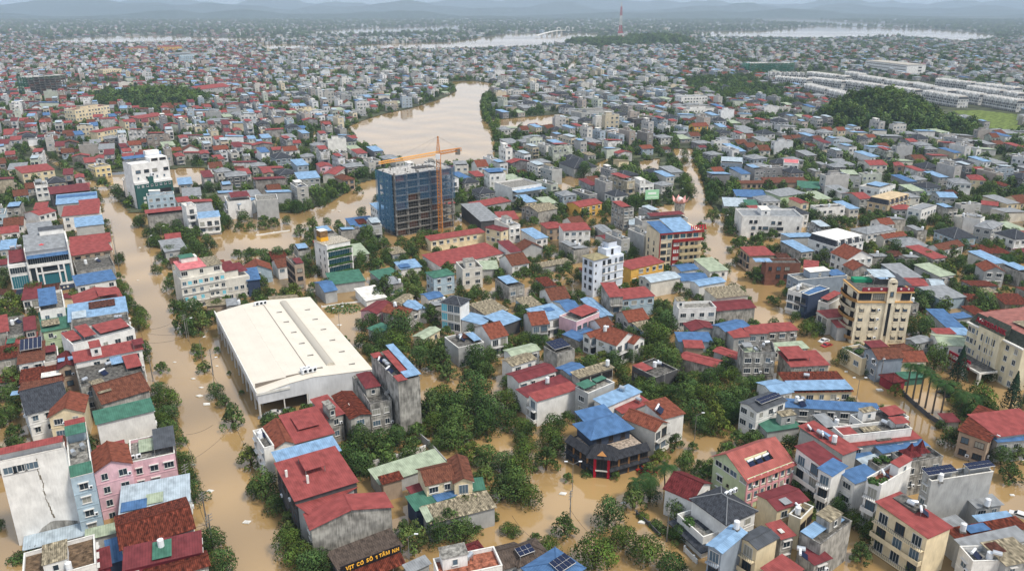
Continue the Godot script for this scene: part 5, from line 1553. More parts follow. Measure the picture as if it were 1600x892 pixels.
	s.box(P(-X + 0.3, h, -Z + 0.3), P(X - 0.3, h + 0.36, Z - 0.7))
	k.put("roof_deck", s, R.dc)
	s = Shape.new()
	s.box(P(-X + 2, h, -Z + 1), P(-0.05 * w, h + 1.6, -Z + 4))
	k.put("planter_hedge", s, M.net)
	sheet(k, "canopy", "pb", -0.1 * w, 0.3 * w, -Z, 0.5, h + 3.4, 0.6)
	posts(k, "canopy_post", -0.1 * w, 0.3 * w, -Z, 0.5, h, h + 3.5)
	sheet(k, "canopy", "dk", 0.22 * w, X, -Z + 0.4, Z - 1.5, h + 2.0, 0.5)

func bank_building(x: float, z: float, a: float, w: float, d: float, h: float) -> void:
	var k := place(x, z, a, w, d, "bank_building", "cream five storey bank with green mansard roof and red sign", "bank")
	var X := w / 2
	var Z := d / 2
	var cm := mat("pale cream render", c8(224, 215, 186), 0.9, tex.clean, 0.06)
	var s := Shape.new()
	s.box(P(-X, -1.5, -Z), P(X, h, Z))
	s.box(P(-0.24 * w, -1.5, Z), P(0.17 * w, h + 1.2, Z + 1.4))
	for u in [-0.12, -0.03, 0.06]:
		s.box(P(u * w - 0.1, 4, Z + 1.4), P(u * w + 0.1, h, Z + 1.7))
	k.put("wall", s, cm)
	s = Shape.new()
	for e in [[-X - 0.3, -0.24 * w], [0.17 * w, X + 0.3]]:
		s.box(P(e[0], h - 0.3, Z - 0.1), P(e[1], h + 0.15, Z + 0.8), true)
	k.put("cornice", s, M.trim)
	var gm := mat("moss green mansard", c8(84, 90, 80), 0.7, tex.tile, 0.2, false)
	s = Shape.new()
	s.quad(P(-X, h + 0.1, Z), P(X, h + 0.1, Z), P(X - 0.8, h + 3.4, Z - 1.8), P(-X + 0.8, h + 3.4, Z - 1.8), Vector2.ZERO, true)
	s.quad(P(-X, h + 0.1, -Z), P(-X, h + 0.1, Z), P(-X + 0.8, h + 3.4, Z - 1.8), P(-X + 0.8, h + 3.4, -Z), Vector2.ZERO, true)
	s.quad(P(X, h + 0.1, Z), P(X, h + 0.1, -Z), P(X - 0.8, h + 3.4, -Z), P(X - 0.8, h + 3.4, Z - 1.8), Vector2.ZERO, true)
	s.quad(P(X, h + 0.1, -Z), P(-X, h + 0.1, -Z), P(-X + 0.8, h + 3.4, -Z), P(X - 0.8, h + 3.4, -Z), Vector2.ZERO, true)
	s.quad(P(-0.26 * w, h + 1.2, Z + 1.5), P(0.19 * w, h + 1.2, Z + 1.5), P(0.17 * w, h + 4.2, Z - 1.6), P(-0.24 * w, h + 4.2, Z - 1.6), Vector2.ZERO, true)
	s.tri(P(-0.26 * w, h + 1.2, Z - 1.0), P(-0.26 * w, h + 1.2, Z + 1.5), P(-0.24 * w, h + 4.2, Z - 1.6))
	s.tri(P(0.19 * w, h + 1.2, Z + 1.5), P(0.19 * w, h + 1.2, Z - 1.0), P(0.17 * w, h + 4.2, Z - 1.6))
	k.put("mansard_roof", s, gm)
	s = Shape.new()
	s.slab([P(-X + 0.8, h + 3.4, Z - 1.8), P(X - 0.8, h + 3.4, Z - 1.8), P(X - 0.8, h + 4.0, -Z), P(-X + 0.8, h + 4.0, -Z)], 0.1)
	k.put("roof", s, mat("salmon roof", c8(150, 98, 90), 0.6, tex.metal, 0.125, false))
	s = Shape.new()
	s.slab([P(0.0, h + 4.1, Z - 5), P(X - 0.8, h + 4.1, Z - 5), P(X - 0.8, h + 4.4, -Z + 2), P(0.05 * w, h + 4.4, -Z + 2)], 0.1)
	k.put("roof_sheet", s, R.tn)
	window(k, Transform3D(Basis(), P(-0.33 * w, h + 1.3, Z - 0.5)), 0.9, 1.4)
	s = Shape.new()
	s.box(P(-0.33 * w - 0.8, h, Z - 1.6), P(-0.33 * w + 0.8, h + 2.3, Z - 0.55))
	k.put("dormer", s, M.trim)
	for f in 5:
		var y := h - 2.0 - f * 3.5
		if y < 1.0: continue
		for u in [-0.46, -0.39, -0.3, 0.25, 0.4]:
			if u == -0.39 and f == 4: continue
			window(k, Transform3D(Basis(), P(u * w, y, Z)), 1.1, 1.6)
		for u in [-0.16, -0.06, 0.04]:
			window(k, Transform3D(Basis(), P(u * w + 0.02 * w, y, Z + 1.4)), 1.2, 2.1 if f == 0 else 1.6)
		for u in [-0.3, 0.0, 0.3]:
			window(k, Transform3D(Basis(Vector3.UP, -PI / 2), P(-X, y, u * d)), 1.1, 1.6)
	s = Shape.new()
	s.box(P(-0.36 * w, 3.6, Z + 1.4), P(0.24 * w, 4.2, Z + 8.0), true)
	for u in [-0.34, -0.06, 0.22]:
		s.box(P(u * w - 0.4, -1.5, Z + 7.0), P(u * w + 0.4, 3.6, Z + 7.8))
	k.put("porch", s, M.trim)
	s = Shape.new()
	s.box(P(-0.34 * w, 4.2, Z + 1.5), P(0.22 * w, 4.3, Z + 7.4))
	k.put("porch_deck", s, R.dc)
	s = Shape.new()
	s.box(P(-0.36 * w, 3.4, Z + 8.0), P(0.06 * w, 6.2, Z + 8.25), true)
	k.put("sign_board", s, mat("sign red", c8(150, 28, 48), 0.5))
	text(k, "AGRIBANK", 1.75, 0.1, M.trim, Transform3D(Basis(), P(-0.125 * w, 4.75, Z + 8.28)))
	s = Shape.new()
	s.box(P(-0.34 * w, 4.2, Z + 8.25), P(-0.34 * w + 1.2, 5.4, Z + 8.32), true)
	k.put("emblem", s, mat("emblem gold", c8(206, 160, 90), 0.5))
	text(k, "AGRIBANK", 2.3, 0.25, mat("maroon letters", c8(120, 30, 44), 0.5), Transform3D(Basis(), P(-0.03 * w, h + 2.9, Z + 1.75)))

func office_building(x: float, z: float, a: float, w: float, d: float, h: float) -> void:
	var k := place(x, z, a, w, d, "office_building", "white office with grey star roof and dark glass front", "office")
	var X := w / 2
	var Z := d / 2
	var s := Shape.new()
	s.box(P(-X, -1.5, -Z), P(X, h, Z))
	s.box(P(-X - 0.3, -1.5, -Z), P(-X, h + 1.0, Z + 0.9))
	s.box(P(X, -1.5, -Z), P(X + 0.6, h + 2.5, Z + 0.9))
	for u in [-0.33, -0.2, 0.2, 0.33]:
		s.box(P(u * w - 0.3, 2.5, Z), P(u * w + 0.3, h - 6.6, Z + 0.7))
	s.box(P(-X, h - 6.6, Z), P(X, h - 5.4, Z + 0.8), true)
	s.box(P(-0.33 * w, h - 9.6, Z), P(0.33 * w, h - 9.0, Z + 0.6), true)
	s.box(P(-X, 2.2, Z), P(X, 3.0, Z + 1.0), true)
	k.put("wall", s, M.wh)
	for e in [[-0.47, -0.35, 3.2, h - 7.0], [-0.32, -0.21, 3.2, h - 10.0], [-0.18, 0.18, 3.2, h - 10.0], [0.21, 0.32, 3.2, h - 10.0], [0.35, 0.47, 3.2, h - 7.0], [-0.32, -0.21, h - 8.8, h - 7.0], [-0.18, 0.18, h - 8.8, h - 7.0], [0.21, 0.32, h - 8.8, h - 7.0]]:
		window(k, Transform3D(Basis(), P((e[0] + e[1]) / 2 * w, (e[2] + e[3]) / 2, Z + 0.06)), (e[1] - e[0]) * w - 0.2, e[3] - e[2], 0, "frame_dark", "glass_teal" if absf(e[0]) < 0.4 and e[2] < 5 else "glass")
	window(k, Transform3D(Basis(), P(0, h - 4.0, Z + 0.06)), w - 0.6, 2.6, 0, "frame", "glass")
	sheet(k, "blue_awning", "bl", -X, X, Z, Z + 1.6, h - 2.5, 1.0)
	s = Shape.new()
	s.box(P(-X, 0.0, Z + 0.2), P(X, 2.2, Z + 1.3), true)
	k.put("sign_band", s, M.nv)
	for q in 9:
		var m := Shape.new()
		m.box(P(-0.42 * w + q * 0.09 * w, 0.9, Z + 1.3), P(-0.42 * w + q * 0.09 * w + 0.05 * w, 1.35 + 0.2 * (q % 3), Z + 1.36), true)
		k.put("sign_mark", m, M.trim if q % 3 else M.mr)
	s = Shape.new()
	s.slab([P(-X - 0.2, h + 0.3, Z + 0.9), P(X, h + 0.3, Z + 0.9), P(X, h + 3.0, -Z + 1), P(-X - 0.2, h + 3.0, -Z + 1)], 0.15)
	k.put("roof", s, R.gy)
	s = Shape.new()
	var star := []
	for q in 10:
		var r := 1.3 if q % 2 == 0 else 0.55
		star.append(Vector2(sin(PI * q / 5) * r, cos(PI * q / 5) * r))
	var sy := func(p: Vector2) -> Vector3: return P(-0.1 * w + p.x, h + 0.36 + (Z + 0.9 - (0.25 * d - p.y)) / (d - 0.1) * 2.7 + 0.05, 0.25 * d - p.y)
	for q in 10:
		s.tri(sy.call(Vector2.ZERO), sy.call(star[(q + 1) % 10]), sy.call(star[q]))
	k.put("red_star", s, mat("star red", c8(190, 60, 66), 0.6))
	s = Shape.new()
	s.box(P(-0.1 * w, h + 1.5, -Z), P(X, h + 4.6, -Z + 4))
	k.put("roof_room", s, M.wh)
	sheet(k, "roof_room_roof", "dk", -0.12 * w, X + 0.2, -Z - 0.3, -Z + 4.3, h + 4.7, 0.5)
	# lower wing on the left
	var wx := -X - 0.3 - 0.44 * w
	s = Shape.new()
	s.box(P(wx, -1.5, -Z + 1), P(-X - 0.3, h - 4.5, Z - 0.4))
	k.put("side_wing", s, M.wh)
	window(k, Transform3D(Basis(), P((wx - X - 0.3) / 2, h - 7.0, Z - 0.4)), 0.38 * w, 2.4)
	window(k, Transform3D(Basis(), P((wx - X - 0.3) / 2, 5.6, Z - 0.4)), 0.38 * w, 5.0, 0, "frame", "glass_teal")
	s = Shape.new()
	s.box(P(wx, 0, Z - 0.4), P(-X - 0.3, 2.6, Z + 0.3), true)
	k.put("sign_band", s, M.nv)
	sheet(k, "wing_roof", "mr", wx + 0.6, -X - 0.4, -Z + 1.5, Z - 1.4, h - 3.8, 1.4)
	rooftop(k, "water_tank", P(wx + 2.2, h - 2.5, -Z + 2.0), 0.2, 1.1)
	rooftop(k, "water_tank", P(wx + 4.6, h - 2.5, -Z + 2.0), 0.2, 1.1)

func green_tower(x: float, z: float, a: float, w: float, d: float, h: float) -> void:
	var k := place(x, z, a, w, d, "green_tower", "white upper tower over dark green lower front with blue roof", "tower block")
	var X := w / 2
	var Z := d / 2
	var hm := h * 0.56
	var s := Shape.new()
	s.box(P(-X, -1.5, -Z), P(X, h, Z - 1.6))
	s.box(P(-X, hm - 0.2, Z - 1.6), P(X, hm + 1.0, Z), true)
	k.put("wall", s, M.wh)
	s = Shape.new()
	s.box(P(-X, -1.5, Z - 1.6), P(X, hm - 0.2, Z))
	s.box(P(-0.13 * w, hm - 0.2, Z - 1.4), P(0.0, hm + 3.4, Z + 0.1))
	k.put("green_front", s, mat("deep green render", c8(52, 92, 88), 0.9, tex.clean, 0.07))
	for u in [-0.34, -0.12, 0.1, 0.4]:
		window(k, Transform3D(Basis(), P(u * w, h - 4.6, Z - 1.6)), 2.6, 1.6, 0, "frame_dark")
	for u in [-0.36, -0.14, 0.14, 0.33]:
		window(k, Transform3D(Basis(), P(u * w, h - 8.3, Z - 1.6)), 0.9, 1.3, 0, "frame")
	for q in 8:
		window(k, Transform3D(Basis(), P(-0.42 * w + q * 0.12 * w, hm - 1.4, Z)), 1.0, 1.0, 0, "frame", "glass")
	for e in [[-0.3, 5.2], [-0.3, 2.6], [0.03, 8.0], [0.03, 5.6], [0.03, 3.0]]:
		window(k, Transform3D(Basis(), P(e[0] * w, e[1] + 1.0, Z)), 1.2, 1.3, 0, "frame", "frame")
	for e in [[0.16, 5.6, 2.2], [0.3, 5.6, 2.2], [0.42, 5.6, 1.8], [0.3, 3.8, 2.0], [0.3, 2.6, 2.0], [0.28, 8.4, 6.4]]:
		window(k, Transform3D(Basis(), P(e[0] * w, e[1] + 0.9, Z)), e[2], 1.1 if e[1] < 4 else 1.9, 0, "frame_dark", "dark")
	sheet(k, "roof", "bl", -X - 0.4, X + 0.2, -Z - 0.4, -0.1 * d, h + 2.0, 0.6)
	s = Shape.new()
	s.box(P(0.02 * w, h, -Z + 1), P(X - 0.3, h + 2.2, Z - 2.2))
	s.box(P(0.08 * w, h, -Z), P(X - 1, h + 4.8, -Z + 3.4))
	k.put("roof_room", s, M.wh)
	for u in [0.14, 0.36]:
		window(k, Transform3D(Basis(), P(u * w, h + 1.2, Z - 2.2)), 3.4, 1.2, 0, "frame_dark", "dark")
	posts(k, "roof_post", -X, X, -Z, -0.1 * d, h, h + 2.1)
	rooftop(k, "air_unit", P(0.0, hm + 3.4, Z - 0.8), 0.4, 2.0)

func planted_tower(x: float, z: float, a: float, w: float, d: float, h: float) -> void:
	var k := place(x, z, a, w, d, "planted_tower", "white tower with hanging plants on every balcony and yellow roof box", "tower block")
	var X := w / 2
	var Z := d / 2
	var s := Shape.new()
	s.box(P(-X, -1.5, -Z), P(X, h, Z - 1.8))
	s.box(P(-X, -1.5, Z - 1.8), P(-X + 0.5, h + 0.6, Z))
	s.box(P(X - 0.5, -1.5, Z - 1.8), P(X, h - 2.0, Z))
	k.put("wall", s, M.wh)
	for f in 4:
		var y := h - 2.2 - f * 3.4
		s = Shape.new()
		s.box(P(-X + 0.5, y - 0.3, Z - 1.8), P(X - 0.5, y, Z + 0.2), true)
		k.put("balcony", s, M.trim)
		if f > 0:
			window(k, Transform3D(Basis(), P(0, y + 1.5, Z - 1.75)), w - 1.6, 2.4, 0, "frame", "glass_teal")
		s = Shape.new()
		for q in 22:
			clump(s, P(-X + 0.7 + (w - 1.4) * q / 21.0, y + 0.25, Z - 0.2), 0.75, 26, Color(0.045, 0.1, 0.025))
		k.put("balcony_plants", s, M.leaf0)
	for f in 5:
		for q in 2:
			window(k, Transform3D(Basis(Vector3.UP, -PI / 2), P(-X, h - 3.0 - f * 3.0, (q - 0.2) * d * 0.35)), 0.8, 1.6, 0, "frame", "dark")
	s = Shape.new()
	s.box(P(-X - 0.2, h, -Z - 0.2), P(X + 0.2, h + 0.3, Z - 1.6), true)
	k.put("roof_deck", s, mat("pale roof", c8(206, 198, 182), 0.9, tex.deck, 0.2))
	s = Shape.new()
	s.box(P(-X + 1.0, h + 0.3, -Z + 0.5), P(-X + 4.6, h + 2.0, -Z + 4.4))
	k.put("roof_box_base", s, mat("yellow render", c8(214, 160, 50), 0.8))
	s = Shape.new()
	s.box(P(-X + 1.1, h + 2.0, -Z + 0.6), P(-X + 4.5, h + 4.8, -Z + 4.3))
	k.put("roof_box", s, mat("rusty box", c8(150, 116, 78), 0.9, tex.dirty, 0.3))
	sheet(k, "roof_box_lid", "wh", -X + 1.0, -X + 4.6, -Z + 0.5, -Z + 4.4, h + 4.85, 0.1)

func banner_hotel(x: float, z: float, a: float, w: float, d: float, h: float) -> void:
	var k := place(x, z, a, w, d, "banner_hotel", "beige hotel with red vertical stripe, blue roof and red rooftop letters", "hotel")
	var X := w / 2
	var Z := d / 2
	var bm := mat("beige render", c8(222, 209, 182), 0.9, tex.clean, 0.06)
	var red := mat("brick red render", c8(146, 48, 46), 0.85, tex.clean, 0.1)
	var s := Shape.new()
	s.box(P(-X, -1.5, -Z), P(X, h, Z))
	k.put("wall", s, bm)
	s = Shape.new()
	s.box(P(-0.2 * w, -1.5, Z), P(-0.04 * w, h - 3.3, Z + 0.5))
	s.box(P(-0.2 * w, h - 4.3, Z), P(X + 0.5, h - 3.3, Z + 1.2), true)
	s.box(P(-X - 0.1, h - 0.6, Z), P(X + 0.6, h, Z + 1.0), true)
	s.box(P(-X - 0.05, h * 0.3, Z), P(-X + 0.35, h - 0.6, Z + 0.3))
	k.put("red_stripe", s, red)
	for f in 5:
		var y := h - 5.9 - f * 3.15
		if y < 0.8: continue
		s = Shape.new()
		s.box(P(-0.03 * w, y - 1.7, Z), P(X + 0.1, y - 0.7, Z + 1.3), true)
		k.put("balcony", s, mat("tan balcony", c8(186, 170, 134), 0.9, tex.clean, 0.1) if f == 0 else k.root.get_node("balcony").mesh.surface_get_material(0))
		for e in [[0.15, 1.1, 2.1], [0.28, 1.4, 1.0], [0.38, 1.1, 1.3], [0.02, 0.9, 1.2], [-0.27, 1.3, 1.8]]:
			window(k, Transform3D(Basis(), P(e[0] * w, y + 0.25, Z)), e[1], e[2], 0, "frame_dark")
		window(k, Transform3D(Basis(), P(-0.4 * w, y + 0.2, Z)), 2.4, 1.5, 0, "frame_dark")
		for e in [-0.16, -0.12, -0.07]:
			window(k, Transform3D(Basis(), P(e * w, y + 0.4, Z + 0.5)), 0.45, 1.2, 0, "frame", "frame")
		for u in [-0.3, 0.1]:
			window(k, Transform3D(Basis(Vector3.UP, -PI / 2), P(-X, y, u * d)), 1.0, 1.5, 0, "frame_dark")
	for q in 6:
		window(k, Transform3D(Basis(), P(-0.42 * w + q * 0.155 * w, h - 1.9, Z)), 0.11 * w, 1.9, 0, "frame", "glass_teal" if q % 2 else "dark")
	sheet(k, "roof", "bl", -X - 0.4, -0.2 * w, -Z, Z + 0.9, h + 0.2, 1.6)
	sheet(k, "roof", "lb", -0.2 * w, 0.33 * w, -Z - 0.6, Z + 0.9, h + 0.35, 2.2)
	s = Shape.new()
	s.box(P(0.25 * w, h, Z + 0.3), P(X + 0.5, h + 0.4, Z + 0.9), true)
	k.put("sign_base", s, red)
	text(k, "HOTEL", 2.6, 0.2, mat("red letters", c8(190, 34, 60), 0.5), Transform3D(Basis(), P(0.4 * w, h + 1.6, Z + 0.6)))

func white_tower(x: float, z: float, a: float, w: float, d: float, h: float) -> void:
	var k := place(x, z, a, w, d, "white_tower", "tall bluish white corner tower with olive hipped roof", "tower block")
	var X := w / 2
	var Z := d / 2
	var wm := mat("bluish white render", c8(214, 222, 234), 0.85, tex.clean, 0.07)
	var s := Shape.new()
	s.box(P(-X, -1.5, -Z), P(X, h, Z))
	s.box(P(0.0, h, -Z), P(X, h + 2.6, -Z + d * 0.75))
	s.box(P(0.12 * w, h + 2.6, -Z + 0.5), P(X - 1.5, h + 5.0, -Z + d * 0.6))
	k.put("wall", s, wm)
	for f in 6:
		var y := h - 1.9 - f * 3.3
		if y < 0.6: continue
		s = Shape.new()
		s.box(P(-0.2 * w, y - 1.5, Z), P(X + 0.1, y - 1.2, Z + 0.35), true)
		k.put("string_course", s, M.trim)
		for e in [[-0.16, 1.2], [0.02, 1.6 if f == 0 else 0.9], [0.24, 0.8], [0.42, 1.8 if f == 0 else 0.01]]:
			if e[1] < 0.1: continue
			window(k, Transform3D(Basis(), P(e[0] * w, y, Z)), e[1], 1.6, 0, "frame_dark")
		window(k, Transform3D(Basis(), P(-0.42 * w, y - 0.3, Z)), 0.5, 0.6, 0, "frame_dark")
		for e in [[-0.25, 1.5], [0.2, 1.6 if f == 0 else 0.9]]:
			window(k, Transform3D(Basis(Vector3.UP, -PI / 2), P(-X, y, -e[0] * d)), e[1], 1.6, 0, "frame_dark")
	s = Shape.new()
	hip(s, -X - 0.5, 0.0, -Z - 0.5, Z + 0.5, h + 0.1, 1.4)
	k.put("hipped_roof", s, mat("olive roof sheet", c8(150, 142, 112), 0.7, tex.metal, 0.125, false))
	s = Shape.new()
	s.box(P(0.1 * w, h + 5.0, -Z + 0.3), P(X - 1.3, h + 5.2, -Z + d * 0.62), true)
	k.put("roof_deck", s, R.dc)
	window(k, Transform3D(Basis(), P(0.2 * w, h + 1.4, -Z + d * 0.75)), 1.0, 2.0, 0, "frame_dark", "dark")
	rooftop(k, "water_tank", P(0.02 * w, h + 2.6, -Z + 2), 0.3)

func courtyard_restaurant(ax: float, az: float, bx: float, bz: float, cx: float, cz: float, dx: float, dz: float, deep: float) -> void:
	var mx := (ax + dx) / 2
	var mz := (az + dz) / 2
	var k := place(mx, mz - 4, 0, 10, 10, "courtyard_restaurant", "black corner restaurant with blue pavilion roof and red entrance pillars", "restaurant")
	occupy(mx, mz - deep * 0.6, 0, 16, deep)
	var black := mat("charcoal render", c8(70, 73, 80), 0.8, tex.clean, 0.1)
	var eave := mat("charcoal tile", c8(66, 68, 74), 0.8, tex.tile, 0.2, false)
	var o := P(mx, 0, mz - 4)
	var A := P(ax, 0, az) - o
	var B := P(bx, 0, bz) - o
	var C := P(cx, 0, cz) - o
	var D := P(dx, 0, dz) - o
	var n1 := (B - A).cross(Vector3.UP).normalized() * -1.0   # into the building
	if n1.z > 0: n1 = -n1
	var n2 := (D - C).cross(Vector3.UP).normalized()
	if n2.z > 0: n2 = -n2
	var E := D + n2 * deep
	var F := A + n1 * deep
	var ring := [A, B, C, D, E, F]
	var h := 5.6
	var s := Shape.new()
	for q in 6:
		var p: Vector3 = ring[q]
		var r: Vector3 = ring[(q + 1) % 6]
		s.quad(p + P(0, -1.5, 0), r + P(0, -1.5, 0), r + P(0, h, 0), p + P(0, h, 0))
	k.put("wall", s, black)
	var mid := (A + B + C + D + E + F) / 6.0
	s = Shape.new()
	for q in 6:
		s.tri(ring[q] + P(0, h - 0.4, 0), ring[(q + 1) % 6] + P(0, h - 0.4, 0), mid + P(0, h - 0.4, 0))
	k.put("roof_deck", s, mat("pale paving", c8(196, 180, 164), 0.9, tex.deck, 0.2))
	for side in [[A, B, n1], [C, D, n2]]:
		var p: Vector3 = side[0]
		var r: Vector3 = side[1]
		var inn: Vector3 = side[2]
		var l := p.distance_to(r)
		var u := (r - p) / l
		s = Shape.new()
		s.slab([p - inn * 1.0 + P(0, h - 0.3, 0), r - inn * 1.0 + P(0, h - 0.3, 0), r + inn * 0.9 + P(0, h + 1.1, 0), p + inn * 0.9 + P(0, h + 1.1, 0)], 0.15)
		s.slab([p - inn * 0.9 + P(0, 2.2, 0), r - inn * 0.9 + P(0, 2.2, 0), r + P(0, 2.9, 0), p + P(0, 2.9, 0)], 0.12)
		k.put("tiled_eave", s, eave)
		var n := maxi(3, roundi(l / 2.9))
		for q in n:
			var c: Vector3 = p + u * l * (q + 0.5) / n - inn * 0.05
			var turn := atan2(-inn.x, -inn.z)
			window(k, Transform3D(Basis(Vector3.UP, turn), c + P(0, 4.0, 0)), l / n - 0.9, 1.7, 0, "frame_dark", "dark")
			var col := Shape.new()
			var e := p + u * l * q / n - inn * 0.12
			col.box(e + P(-0.18, 0, -0.18), e + P(0.18, h - 0.4, 0.18))
			k.put("pilaster", col, mat("ochre timber", c8(150, 112, 74), 0.8) if q > 0 else black)
	# entrance
	var fwd := (C - B).cross(Vector3.UP).normalized()
	if fwd.z < 0: fwd = -fwd
	var turn2 := atan2(fwd.x, fwd.z)
	for p in [B, C]:
		s = Shape.new()
		s.box(p + P(-0.32, -1.5, -0.32), p + P(0.32, h, 0.32))
		k.put("red_pillar", s, mat("pillar red", c8(160, 30, 48), 0.6))
	window(k, Transform3D(Basis(Vector3.UP, turn2), (B + C) / 2 + fwd * 0.1 + P(0, 2.6, 0)), B.distance_to(C) - 1.2, 4.6, 0, "frame_dark", "dark")
	s = Shape.new()
	s.box(P(-1.5, 1.9, 0.0), P(1.5, 2.25, 0.12), true)
	var b := Shape.new()
	append(b, s, Transform3D(Basis(Vector3.UP, turn2), (B + C) / 2 + fwd * 0.25))
	k.put("door_sign", b, M.trim)
	s = Shape.new()
	var g := (C - B).normalized()
	var wl := B - g * 2.2
	var wr := C + g * 2.2
	var top := (B + C) / 2 + P(0, h + 2.6, 0) - fwd * 2.2
	s.quad(wl + fwd * 1.0 + P(0, h + 0.1, 0), wr + fwd * 1.0 + P(0, h + 0.1, 0), top + g * 1.8, top - g * 1.8, Vector2.ZERO, true)
	s.quad(wr + fwd * 1.0 + P(0, h + 0.1, 0), wr - fwd * 4.5 + P(0, h + 0.2, 0), top + g * 1.8, top + g * 1.8 + P(0, 0.01, 0), Vector2.ZERO, true)
	s.quad(wl - fwd * 4.5 + P(0, h + 0.2, 0), wl + fwd * 1.0 + P(0, h + 0.1, 0), top - g * 1.8, top - g * 1.8 + P(0, 0.01, 0), Vector2.ZERO, true)
	s.quad(wr - fwd * 4.5 + P(0, h + 0.2, 0), wl - fwd * 4.5 + P(0, h + 0.2, 0), top - g * 1.8, top + g * 1.8, Vector2.ZERO, true)
	k.put("entrance_roof", s, eave)
	s = Shape.new()
	var gp := (B + C) / 2 + fwd * 0.7
	s.tri(gp - g * 1.2 + P(0, h + 0.9, -0.0), gp + g * 1.2 + P(0, h + 0.9, 0), gp - fwd * 0.75 + P(0, h + 1.9, 0))
	k.put("entrance_pediment", s, mat("ochre timber", c8(170, 122, 74), 0.8))
	# upper pavilion along the right wing, blue roofs
	var u2 := (D - C).normalized()
	var ang := atan2(-u2.z, u2.x)
	var tr := Transform3D(Basis(Vector3.UP, ang), (D + E) / 2 - u2 * 8.2 + n2 * 1.8)
	s = Shape.new()
	s.box(P(-4.6, h - 0.4, -4.8), P(6.8, h + 2.6, 2.4))
	b = Shape.new()
	append(b, s, tr)
	k.put("upper_wall", b, mat("slate blue render", c8(64, 74, 92), 0.8, tex.clean, 0.1))
	s = Shape.new()
	hip(s, -5.6, 7.6, -5.8, 3.4, h + 2.7, 2.4)
	b = Shape.new()
	append(b, s, tr)
	k.put("pavilion_roof", b, R.bl)
	for q in 3:
		window(k, tr * Transform3D(Basis(), P(-2.5 + q * 3.6, h + 1.1, 2.4)), 1.1, 1.6, 0, "frame_dark", "dark")
	var tr2 := Transform3D(Basis(Vector3.UP, ang), A.lerp(F, 0.5) + u2 * 2.8)
	s = Shape.new()
	s.slab([P(-4.6, h + 2.9, 5.4), P(4.6, h + 2.9, 5.4), P(4.6, h + 4.1, -4.4), P(-4.6, h + 4.1, -4.4)], 0.12)
	b = Shape.new()
	append(b, s, tr2)
	k.put("terrace_roof", b, R.bl)
	s = Shape.new()
	for q in 6:
		for zz in [-4.0, 5.0]:
			s.box(P(-4.3 + q * 1.72, h - 0.4, zz - 0.1), P(-4.1 + q * 1.72, h + 3.2, zz + 0.1))
	b = Shape.new()
	append(b, s, tr2)
	k.put("terrace_post", b, M.rail)

